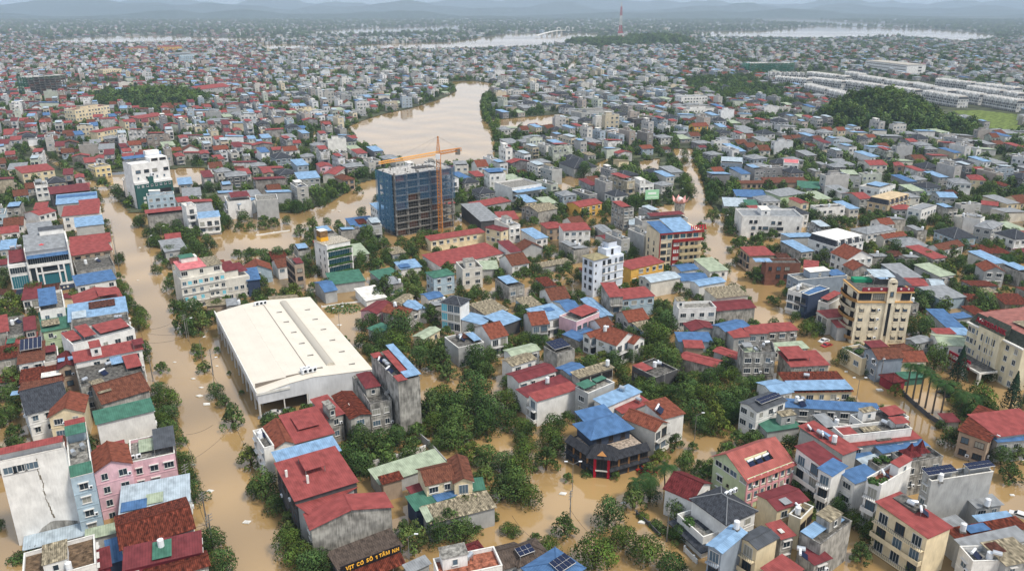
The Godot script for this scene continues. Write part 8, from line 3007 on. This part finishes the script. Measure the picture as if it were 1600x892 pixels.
func rooftop(k: Kit, called: String, at: Vector3, turn := 0.0, size := 1.0) -> void:
	if not bits.has(called):
		var list := []
		if called == "water_tank":
			var s := Shape.new()
			s.bar(Vector3(-0.8, 1.2, 0), Vector3(0.8, 1.2, 0), 0.55, 10)
			list.append([s, "steel"])
			s = Shape.new()
			for x in [-0.55, 0.55]:
				for z in [-0.4, 0.4]:
					s.box(Vector3(x - 0.05, 0, z - 0.05), Vector3(x + 0.05, 0.9, z + 0.05))
			list.append([s, "rail"])
		elif called == "upright_tank":
			var s := Shape.new()
			s.bar(Vector3(0, 0.5, 0), Vector3(0, 2.1, 0), 0.6, 10)
			s.bar(Vector3(0, 2.1, 0), Vector3(0, 2.35, 0), 0.6, 10, 0.15)
			list.append([s, "white_tank"])
			s = Shape.new()
			s.box(Vector3(-0.6, 0, -0.6), Vector3(0.6, 0.5, 0.6))
			list.append([s, "concrete"])
		elif called == "solar_heater":
			var s := Shape.new()
			s.slab([Vector3(-0.9, 0.25, 0.8), Vector3(0.9, 0.25, 0.8), Vector3(0.9, 1.15, -0.6), Vector3(-0.9, 1.15, -0.6)], 0.08)
			list.append([s, "pv"])
			s = Shape.new()
			s.bar(Vector3(-1.0, 1.35, -0.75), Vector3(1.0, 1.35, -0.75), 0.27, 8)
			list.append([s, "white_tank"])
			s = Shape.new()
			for x in [-0.8, 0.8]:
				s.box(Vector3(x - 0.04, 0, -0.8), Vector3(x + 0.04, 1.2, -0.7))
			list.append([s, "rail"])
		elif called == "air_unit":
			var s := Shape.new()
			s.box(Vector3(-0.5, 0.15, -0.25), Vector3(0.5, 0.95, 0.25), true)
			list.append([s, "white_tank"])
			s = Shape.new()
			s.bar(Vector3(0.1, 0.55, 0.25), Vector3(0.1, 0.55, 0.27), 0.32, 10)
			list.append([s, "dark"])
		bits[called] = list
	var tr := Transform3D(Basis(Vector3.UP, turn).scaled(Vector3.ONE * size), at)
	if k.root == null:
		for e in bits[called]:
			var g := Shape.new()
			append(g, e[0], tr)
			k.put(called, g, M[e[1]])
		return
	if not bits.has(called + "m"):
		var am := ArrayMesh.new()
		for e in bits[called]: e[0].mesh(M[e[1]], am)
		bits[called + "m"] = am
	k.put_mesh("water_tank" if called == "upright_tank" else called, bits[called + "m"], null, tr)

# ---------------------------------------------------------------- houses
const TILED := ["gt", "tc", "bt", "mt", "sl"]

func posts(k: Kit, called: String, x0: float, x1: float, z0: float, z1: float, y0: float, y1: float) -> void:
	for x in [x0 + 0.1, x1 - 0.1]:
		for z in [z0 + 0.1, z1 - 0.1]:
			var s := Shape.new()
			s.box(Vector3(x - 0.06, y0, z - 0.06), Vector3(x + 0.06, y1, z + 0.06))
			k.put(called, s, M.rail)

func sheet(k: Kit, called: String, rc: String, x0: float, x1: float, z0: float, z1: float, y: float, tilt: float) -> MeshInstance3D:   # sheet sloping up towards -z
	var s := Shape.new()
	s.slab([Vector3(x0, y, z1), Vector3(x1, y, z1), Vector3(x1, y + tilt, z0), Vector3(x0, y + tilt, z0)], 0.07, Vector2(x0 * 1.7 + y, z1))
	return k.put(called, s, R[rc])

func solar_panels(k: Kit, x0: float, x1: float, z0: float, z1: float, y: float, tilt: float) -> void:
	var f := Shape.new()
	f.slab([Vector3(x0, y - 0.05, z1), Vector3(x1, y - 0.05, z1), Vector3(x1, y + tilt - 0.05, z0), Vector3(x0, y + tilt - 0.05, z0)], 0.08)
	var o := k.put("solar_array", f, M.frame)
	var nx := maxi(2, roundi((x1 - x0) / 1.15))
	var nz := maxi(2, roundi((z1 - z0) / 1.9))
	var px := (x1 - x0) / nx
	var pz := (z1 - z0) / nz
	var s := Shape.new()
	s.slab([Vector3(0.05, 0.04, pz - 0.05), Vector3(px - 0.05, 0.04, pz - 0.05), Vector3(px - 0.05, 0.04 + (pz - 0.1) / (z1 - z0) * tilt, 0.05), Vector3(0.05, 0.04 + (pz - 0.1) / (z1 - z0) * tilt, 0.05)], 0.05)
	var am := s.mesh(M.pv) if k.root else null
	for a in nx:
		for b in nz:
			var at := Transform3D(Basis(), Vector3(x0 + a * px, y + tilt * (z1 - (z0 + (b + 1) * pz)) / (z1 - z0), z0 + b * pz))
			if k.root == null:
				var g := Shape.new()
				append(g, s, at)
				k.put("solar_panel", g, M.pv)
			else:
				k.put_mesh("solar_panel", am, o, at)

func roof_height(code: String, w: float, d: float) -> float:
	var kind := code[0]
	var c := code.substr(2)
	var st := 0.5 if c in TILED else 0.24
	if kind == "A": return d / 2 * st
	if kind == "B": return w / 2 * st
	if kind == "H": return minf(w, d) / 2 * (0.55 if c in TILED else 0.4)
	if kind == "S": return clampf(d * 0.07, 0.3, 1.2)
	return 0.0

func hip(s: Shape, x0: float, x1: float, z0: float, z1: float, y: float, rise: float) -> void:
	var w := x1 - x0
	var d := z1 - z0
	var a := Vector3(x0, y, z1)
	var b := Vector3(x1, y, z1)
	var c := Vector3(x1, y, z0)
	var e := Vector3(x0, y, z0)
	var r0: Vector3
	var r1: Vector3
	if w >= d:
		r0 = Vector3(x0 + d * 0.48, y + rise, (z0 + z1) / 2)
		r1 = Vector3(x1 - d * 0.48, y + rise, (z0 + z1) / 2)
		s.quad(a, b, r1, r0, Vector2.ZERO, true)
		s.quad(c, e, r0, r1, Vector2.ZERO, true)
		s.quad(b, c, r1, r1 + Vector3(0, 0, -0.01), Vector2.ZERO, true)
		s.quad(e, a, r0, r0 + Vector3(0, 0, 0.01), Vector2.ZERO, true)
	else:
		r0 = Vector3((x0 + x1) / 2, y + rise, z1 - w * 0.48)
		r1 = Vector3((x0 + x1) / 2, y + rise, z0 + w * 0.48)
		s.quad(b, c, r1, r0, Vector2.ZERO, true)
		s.quad(e, a, r0, r1, Vector2.ZERO, true)
		s.quad(a, b, r0, r0 + Vector3(-0.01, 0, 0), Vector2.ZERO, true)
		s.quad(c, e, r1, r1 + Vector3(0.01, 0, 0), Vector2.ZERO, true)
	s.box(Vector3(x0, y - 0.16, z0), Vector3(x1, y - 0.005, z1), true)

func house_shape(k: Kit, w: float, d: float, h: float, wall: String, roof: String, sides: String, extras: String, wm: Material = null) -> void:
	if wm == null: wm = M[wall]
	var kind := roof[0]
	var rc := roof.substr(2)
	var rise := roof_height(roof, w, d)
	var x := w / 2
	var z := d / 2
	var s := Shape.new()
	# walls
	s.box(Vector3(-x, -1.5, -z), Vector3(x, h, z))
	var storey := 3.4
	var floors := maxi(1, roundi((h + 1.2) / storey))
	if kind == "S":
		s.quad(Vector3(-x, h, z), Vector3(-x, h, z), Vector3(-x, h + rise, -z), Vector3(-x, h, -z))
		s.tri(Vector3(-x, h, -z), Vector3(-x, h, z), Vector3(-x, h + rise, -z))
		s.tri(Vector3(x, h, z), Vector3(x, h, -z), Vector3(x, h + rise, -z))
		s.quad(Vector3(x, h, -z), Vector3(-x, h, -z), Vector3(-x, h + rise, -z), Vector3(x, h + rise, -z))
	elif kind == "A":
		s.tri(Vector3(-x, h, -z), Vector3(-x, h, z), Vector3(-x, h + rise, 0))
		s.tri(Vector3(x, h, z), Vector3(x, h, -z), Vector3(x, h + rise, 0))
	elif kind == "B":
		s.tri(Vector3(-x, h, z), Vector3(x, h, z), Vector3(0, h + rise, z))
		s.tri(Vector3(x, h, -z), Vector3(-x, h, -z), Vector3(0, h + rise, -z))
	elif kind == "F":
		for e in [[-x, x, z - 0.2, z], [-x, x, -z, -z + 0.2], [-x, -x + 0.2, -z + 0.2, z - 0.2], [x - 0.2, x, -z + 0.2, z - 0.2]]:
			s.box(Vector3(e[0], h - 0.05, e[2]), Vector3(e[1], h + 0.85, e[3]))
	# string courses on the faces that have openings
	for f in range(1, floors):
		var y := h - f * storey
		if y < 0.4: continue
		if sides[0] in "wb": s.box(Vector3(-x, y - 0.12, z), Vector3(x, y + 0.1, z + 0.09), true)
		if sides.length() > 1 and sides[1] in "wb": s.box(Vector3(-x - 0.09, y - 0.12, -z), Vector3(-x, y + 0.1, z), true)
	k.put("wall", s, wm)
	# roof
	var o := 0.45
	s = Shape.new()
	if kind == "F":
		s.quad(Vector3(-x + 0.2, h + 0.06, z - 0.2), Vector3(x - 0.2, h + 0.06, z - 0.2), Vector3(x - 0.2, h + 0.06, -z + 0.2), Vector3(-x + 0.2, h + 0.06, -z + 0.2), Vector2.ZERO, true)
		k.put("roof_deck", s, R[rc])
		s = Shape.new()
		for e in [[-x - 0.06, x + 0.06, z - 0.24, z + 0.06], [-x - 0.06, x + 0.06, -z - 0.06, -z + 0.24], [-x - 0.06, -x + 0.24, -z + 0.24, z - 0.24], [x - 0.24, x + 0.06, -z + 0.24, z - 0.24]]:
			s.box(Vector3(e[0], h + 0.85, e[2]), Vector3(e[1], h + 0.95, e[3]), true)
		k.put("parapet_coping", s, M.concrete if wall in ["st", "dg", "bn", "bk"] else M.trim)
	elif kind == "S":
		s.slab([Vector3(-x - o, h + 0.12 - 0.035, z + o), Vector3(x + o, h + 0.12 - 0.035, z + o), Vector3(x + o, h + rise + 0.15, -z - o), Vector3(-x - o, h + rise + 0.15, -z - o)], 0.08, Vector2(w, d))
		k.put("roof", s, R[rc])
	elif kind == "A":
		var yl := h - o * rise / z + 0.1
		s.slab([Vector3(-x - o, yl, z + o), Vector3(x + o, yl, z + o), Vector3(x + o, h + rise + 0.1, 0), Vector3(-x - o, h + rise + 0.1, 0)], 0.1)
		s.slab([Vector3(x + o, yl, -z - o), Vector3(-x - o, yl, -z - o), Vector3(-x - o, h + rise + 0.1, 0), Vector3(x + o, h + rise + 0.1, 0)], 0.1, Vector2(3, 1))
		s.box(Vector3(-x - o, h + rise + 0.06, -0.14), Vector3(x + o, h + rise + 0.17, 0.14), true)
		k.put("roof", s, R[rc])
	elif kind == "B":
		var yl := h - o * rise / x + 0.1
		s.slab([Vector3(x + o, yl, z + o), Vector3(x + o, yl, -z - o), Vector3(0, h + rise + 0.1, -z - o), Vector3(0, h + rise + 0.1, z + o)], 0.1)
		s.slab([Vector3(-x - o, yl, -z - o), Vector3(-x - o, yl, z + o), Vector3(0, h + rise + 0.1, z + o), Vector3(0, h + rise + 0.1, -z - o)], 0.1, Vector2(3, 1))
		s.box(Vector3(-0.14, h + rise + 0.06, -z - o), Vector3(0.14, h + rise + 0.17, z + o), true)
		k.put("roof", s, R[rc])
	elif kind == "H":
		hip(s, -x - o, x + o, -z - o, z + o, h + 0.12, rise)
		k.put("roof", s, R[rc])
		s = Shape.new()
		var rx := maxf(0.0, x + o - (z + o) * 0.96)
		var rz := maxf(0.0, z + o - (x + o) * 0.96)
		for e in [-1.0, 1.0]:
			var tip := Vector3(rx * e, h + 0.15 + rise, 0) if w >= d else Vector3(0, h + 0.15 + rise, rz * e)
			for g in [-1.0, 1.0]:
				s.bar(tip, Vector3((x + o) * (e if w >= d else g), h + 0.15, (z + o) * (g if w >= d else e)), 0.11, 5)
		s.bar(Vector3(-rx, h + 0.17 + rise, -rz), Vector3(rx, h + 0.17 + rise, rz), 0.12, 5)
		k.put("ridge_cap", s, R.gy if rc in ["sl", "dk"] else R[rc])
	elif kind == "M":
		s.quad(Vector3(-x, h, z), Vector3(x, h, z), Vector3(x - 0.9, h + 2.6, z - 0.9), Vector3(-x + 0.9, h + 2.6, z - 0.9), Vector2.ZERO, true)
		s.quad(Vector3(x, h, z), Vector3(x, h, -z), Vector3(x - 0.9, h + 2.6, -z + 0.9), Vector3(x - 0.9, h + 2.6, z - 0.9), Vector2.ZERO, true)
		s.quad(Vector3(x, h, -z), Vector3(-x, h, -z), Vector3(-x + 0.9, h + 2.6, -z + 0.9), Vector3(x - 0.9, h + 2.6, -z + 0.9), Vector2.ZERO, true)
		s.quad(Vector3(-x, h, -z), Vector3(-x, h, z), Vector3(-x + 0.9, h + 2.6, z - 0.9), Vector3(-x + 0.9, h + 2.6, -z + 0.9), Vector2.ZERO, true)
		k.put("mansard_roof", s, R[rc])
		s = Shape.new()
		s.box(Vector3(-x + 0.7, h + 2.6, -z + 0.7), Vector3(x - 0.7, h + 2.9, z - 0.7), true)
		s.box(Vector3(-x - 0.25, h - 0.25, -z - 0.25), Vector3(x + 0.25, h + 0.02, z + 0.25), true)
		k.put("roof_terrace", s, wm)
		for q in maxi(2, int(w / 4.5)):
			var dx := -x + w * (q + 0.5) / maxi(2, int(w / 4.5))
			s = Shape.new()
			s.box(Vector3(dx - 0.8, h, z - 0.8), Vector3(dx + 0.8, h + 1.8, z - 0.1))
			s.bar(Vector3(dx, h + 1.8, z - 0.1), Vector3(dx, h + 1.8, z - 0.9), 0.8, 12)
			k.put("dormer", s, wm)
			window(k, Transform3D(Basis(), Vector3(dx, h + 1.05, z - 0.1)), 0.9, 1.3)
	# openings
	for f in sides.length():
		if sides[f] == "-": continue
		var turn: float = [0.0, -PI / 2, PI, PI / 2][f]
		var half: float = z if f % 2 == 0 else x
		facade(k, Transform3D(Basis(Vector3.UP, turn), Vector3.ZERO) * Transform3D(Basis(), Vector3(0, 0, half)), w if f % 2 == 0 else d, h, floors, sides[f], wm, wall)
	add_extras(k, w, d, h, rise, roof, extras, wm)

func facade(k: Kit, at: Transform3D, l: float, h: float, floors: int, code: String, wm: Material, wall: String) -> void:
	var storey := 3.4
	var dark := wall in ["dg", "nv", "bn", "bk"]
	for f in floors:
		var top := h - f * storey
		var yc := top - 1.75
		if yc < 0.5: continue
		if code == "b":
			var n := maxi(1, roundi(l / 3.4))
			for q in n:
				var cx := -l / 2 + l * (q + 0.5) / n
				window(k, at * Transform3D(Basis(), Vector3(cx, yc - 0.3, 0)), minf(2.0, l / n - 0.8), 2.3, 0, "frame_dark" if dark or (q + f) % 3 == 1 else "frame")
			var s := Shape.new()
			s.box(Vector3(-l / 2 + 0.15, yc - 1.75, 0), Vector3(l / 2 - 0.15, yc - 1.55, 1.15), true)
			var b := Shape.new()
			append(b, s, at)
			k.put("balcony", b, wm)
			s = Shape.new()
			if f % 2 == 0:
				s.box(Vector3(-l / 2 + 0.15, yc - 0.68, 1.05), Vector3(l / 2 - 0.15, yc - 0.6, 1.13), true)
				var m := maxi(3, int(l / 0.45))
				for q in m + 1:
					var px := -l / 2 + 0.2 + (l - 0.4) * q / m
					s.box(Vector3(px - 0.035, yc - 1.55, 1.06), Vector3(px + 0.035, yc - 0.68, 1.12))
			else:
				s.box(Vector3(-l / 2 + 0.15, yc - 1.55, 1.03), Vector3(l / 2 - 0.15, yc - 0.65, 1.13))
				for e in [-l / 2 + 0.15, l / 2 - 0.27]:
					s.box(Vector3(e, yc - 1.55, 0.0), Vector3(e + 0.12, yc - 0.65, 1.03))
			b = Shape.new()
			append(b, s, at)
			k.put("balcony_railing", b, M.rail if f % 2 == 0 else wm)
		elif code == "u":
			if f == 0:
				for u in [-0.36, -0.22, -0.04]:
					window(k, at * Transform3D(Basis(), Vector3(u * l, yc + 0.2, 0)), 2.4, 1.5, 0, "frame")
				var s := Shape.new()
				var px := 0.06 * l
				var y := h - 0.3
				while y > 5.0:
					var nx := px + rng.randf_range(-0.35, 0.2)
					var ww := rng.randf_range(0.05, 0.2)
					s.quad(Vector3(nx - ww, y - 1.0, 0.02), Vector3(nx + ww, y - 1.0, 0.02), Vector3(px + ww * 0.9, y + 0.1, 0.02), Vector3(px - ww * 0.7, y + 0.1, 0.02))
					px = nx + 0.14
					y -= 1.0
				var b := Shape.new()
				append(b, s, at)
				k.put("crack_stain", b, M.soot)
				s = Shape.new()
				var xs := [-0.22, -0.1, 0.05, 0.12, 0.3, 0.46]
				var ys := [1.2, 3.0, 4.0, 4.0, 3.4, 2.6]
				for q in 5:
					s.quad(Vector3(xs[q] * l, 0.2, 0.03), Vector3(xs[q + 1] * l, 0.2, 0.03), Vector3(xs[q + 1] * l, ys[q + 1], 0.03), Vector3(xs[q] * l, ys[q], 0.03))
				b = Shape.new()
				append(b, s, at)
				k.put("broken_render", b, M.st)
		elif code == "o":
			var n := maxi(1, roundi(l / 3.8))
			for q in n:
				var cx := -l / 2 + l * (q + 0.5) / n
				window(k, at * Transform3D(Basis(), Vector3(cx, yc, 0)), l / n - 0.7, 2.0, 0, "frame_dark", "dark")
		elif code == "g":
			var n := maxi(1, roundi(l / 2.6))
			for q in n:
				var cx := -l / 2 + l * (q + 0.5) / n
				window(k, at * Transform3D(Basis(), Vector3(cx, yc, 0)), l / n - 0.35, 2.6, 0, "frame", "glass_cyan" if q == 0 else "glass")
		else:
			var n := maxi(1, roundi(l / 3.7))
			for q in n:
				if (q * 7 + f * 3 + int(l * 3.0)) % 9 == 0 and n > 2: continue
				var cx := -l / 2 + l * (q + 0.5) / n
				var ww := 1.2 + 0.4 * float((int(l * 10.0) + q) % 3)
				window(k, at * Transform3D(Basis(), Vector3(cx, yc, 0)), minf(ww, l / n - 0.7), 1.5, 2 if (floors + int(l)) % 3 == 0 else 0, "frame_dark" if dark else "frame")
				if k.near and (q + f * 2 + int(l)) % 4 == 0:
					var p := at * Vector3(cx + 1.2, yc - 0.9, 0.3)
					rooftop(k, "air_unit", p, at.basis.get_euler().y, 0.8)

func clump(s: Shape, at: Vector3, r: float, n: int, green: Color) -> void:
	for q in n:
		var dir := Vector3(rng.randfn(), absf(rng.randfn()) * 0.8, rng.randfn()).normalized()
		var p := at + dir * r * rng.randf_range(0.5, 1.0)
		var e := dir.cross(Vector3(rng.randfn(), rng.randfn(), rng.randfn())).normalized() * 0.2
		var g := dir.cross(e).normalized() * 0.2
		s.tone = green * rng.randf_range(0.6, 1.4)
		s.quad(p - e - g, p + e - g, p + e + g, p - e + g)

func add_extras(k: Kit, w: float, d: float, h: float, rise: float, roof: String, extras: String, wm: Material) -> void:
	if extras == "": return
	var base := h + 0.06 + (rise * 0.45 if roof[0] != "F" else 0.0)
	for e in extras.split(";"):
		var bitz := e.split(":")
		var head := bitz[0]
		if head == "K": continue
		if head == "Q":
			var sk := Shape.new()
			hip(sk, -w / 2 - 1.5, w / 2 + 1.5, -d / 2 - 1.5, d / 2 + 1.5, h - 1.6, minf(w, d) * 0.3)
			k.put("eave_skirt", sk, R.sl)
			continue
		var nums := []
		for p in (bitz[2] if head == "P" else bitz[1]).split(","): nums.append(p.to_float())
		var fx := func(u: float) -> float: return -w / 2 + u * w
		var fz := func(v: float) -> float: return d / 2 - v * d
		if head == "P":
			var lift := bitz[3].to_float()
			var x0: float = fx.call(nums[0])
			var x1: float = fx.call(nums[2])
			var z1: float = fz.call(nums[1])
			var z0: float = fz.call(nums[3])
			if bitz[1] == "pv":
				solar_panels(k, x0, x1, z0, z1, base + lift, (z1 - z0) * 0.16)
			elif bitz[1] in ["dc", "cc"]:
				var s := Shape.new()
				s.box(Vector3(x0, h, z0), Vector3(x1, base + lift, z1))
				k.put("roof_terrace", s, R[bitz[1]])
			else:
				sheet(k, "canopy" if lift > 0.9 else "roof_sheet", bitz[1], x0, x1, z0, z1, base + lift, 0.12 * (z1 - z0) * (0.6 if lift > 0.9 else 0.3))
			if lift > 0.9:
				var s := Shape.new()
				posts(k, "canopy_post", x0, x1, z0, z1, h, base + lift)
				if absf(x1 - x0) > 4.0 and lift > 1.9:   # a low wall under the far side of a raised roof
					s = Shape.new()
					s.box(Vector3(x0 + 0.3, h, z0 + 0.3), Vector3(x1 - 0.3, base + lift - 0.35, minf(z0 + (z1 - z0) * 0.55, z1 - 0.4)))
					k.put("roof_room", s, wm)
		elif head == "H":
			var x0: float = fx.call(nums[0])
			var x1: float = fx.call(nums[2])
			var z1: float = fz.call(nums[1])
			var z0: float = fz.call(nums[3])
			var s := Shape.new()
			s.box(Vector3(x0, h, z0), Vector3(x1, base + 2.7, z1))
			k.put("stair_head", s, wm)
			s = Shape.new()
			if bitz[2] == "hm":
				hip(s, x0 - 0.3, x1 + 0.3, z0 - 0.3, z1 + 0.3, base + 2.85, 1.3)
				k.put("stair_head_roof", s, R.mr)
			else:
				s.slab([Vector3(x0 - 0.2, base + 2.8, z1 + 0.2), Vector3(x1 + 0.2, base + 2.8, z1 + 0.2), Vector3(x1 + 0.2, base + 3.05, z0 - 0.2), Vector3(x0 - 0.2, base + 3.05, z0 - 0.2)], 0.09)
				k.put("stair_head_roof", s, R[bitz[2]])
			window(k, Transform3D(Basis(), Vector3((x0 + x1) / 2, base + 1.4, z1)), 0.9, 1.2)
		elif head == "T":
			rooftop(k, "water_tank" if int(nums[0] * 20.0) % 3 else "upright_tank", Vector3(fx.call(nums[0]), base, fz.call(nums[1])), nums[0] * 7.0)
		elif head == "S":
			rooftop(k, "solar_heater", Vector3(fx.call(nums[0]), base, fz.call(nums[1])), 0.3 + nums[1])
		elif head == "X":
			for q in 3:
				rooftop(k, "air_unit", Vector3(fx.call(nums[0]) + (q - 1) * 1.3, base, fz.call(nums[1])), 0.2, 1.1)
		elif head == "V":
			var s := Shape.new()
			s.box(Vector3(fx.call(nums[0]) - 0.25, h, fz.call(nums[1]) - 0.25), Vector3(fx.call(nums[0]) + 0.25, base + 1.8, fz.call(nums[1]) + 0.25))
			k.put("chimney", s, M.trim)
		elif head == "G":
			var s := Shape.new()
			for q in 7:
				clump(s, Vector3(fx.call(nums[0]) + rng.randf_range(-1.8, 1.8), base + 0.5, fz.call(nums[1]) + rng.randf_range(-1.2, 1.2)), 0.9, 40, Color(0.05, 0.1, 0.03))
			k.put("rooftop_plants", s, M.leaf0)
		elif head == "Y":
			var sz: float = nums[2]
			var cx: float = fx.call(nums[0])
			var cz: float = fz.call(nums[1])
			var s := Shape.new()
			s.box(Vector3(cx - sz * 0.32, h, cz - sz * 0.32), Vector3(cx + sz * 0.32, base + 1.6, cz + sz * 0.32))
			k.put("pavilion", s, M.trim)
			s = Shape.new()
			for q in 4:
				var a1 := PI / 4 + q * PI / 2
				var a2 := a1 + PI / 2
				var p1 := Vector3(cx + cos(a1) * sz * 0.75, base + 1.5, cz - sin(a1) * sz * 0.75)
				var p2 := Vector3(cx + cos(a2) * sz * 0.75, base + 1.5, cz - sin(a2) * sz * 0.75)
				var m1 := Vector3(cx + cos(a1) * sz * 0.28, base + 2.5, cz - sin(a1) * sz * 0.28)
				var m2 := Vector3(cx + cos(a2) * sz * 0.28, base + 2.5, cz - sin(a2) * sz * 0.28)
				s.quad(p1, p2, m2, m1, Vector2.ZERO, true)
				s.tri(m1, m2, Vector3(cx, base + 4.4, cz))
			k.put("pavilion_roof", s, R.mt)
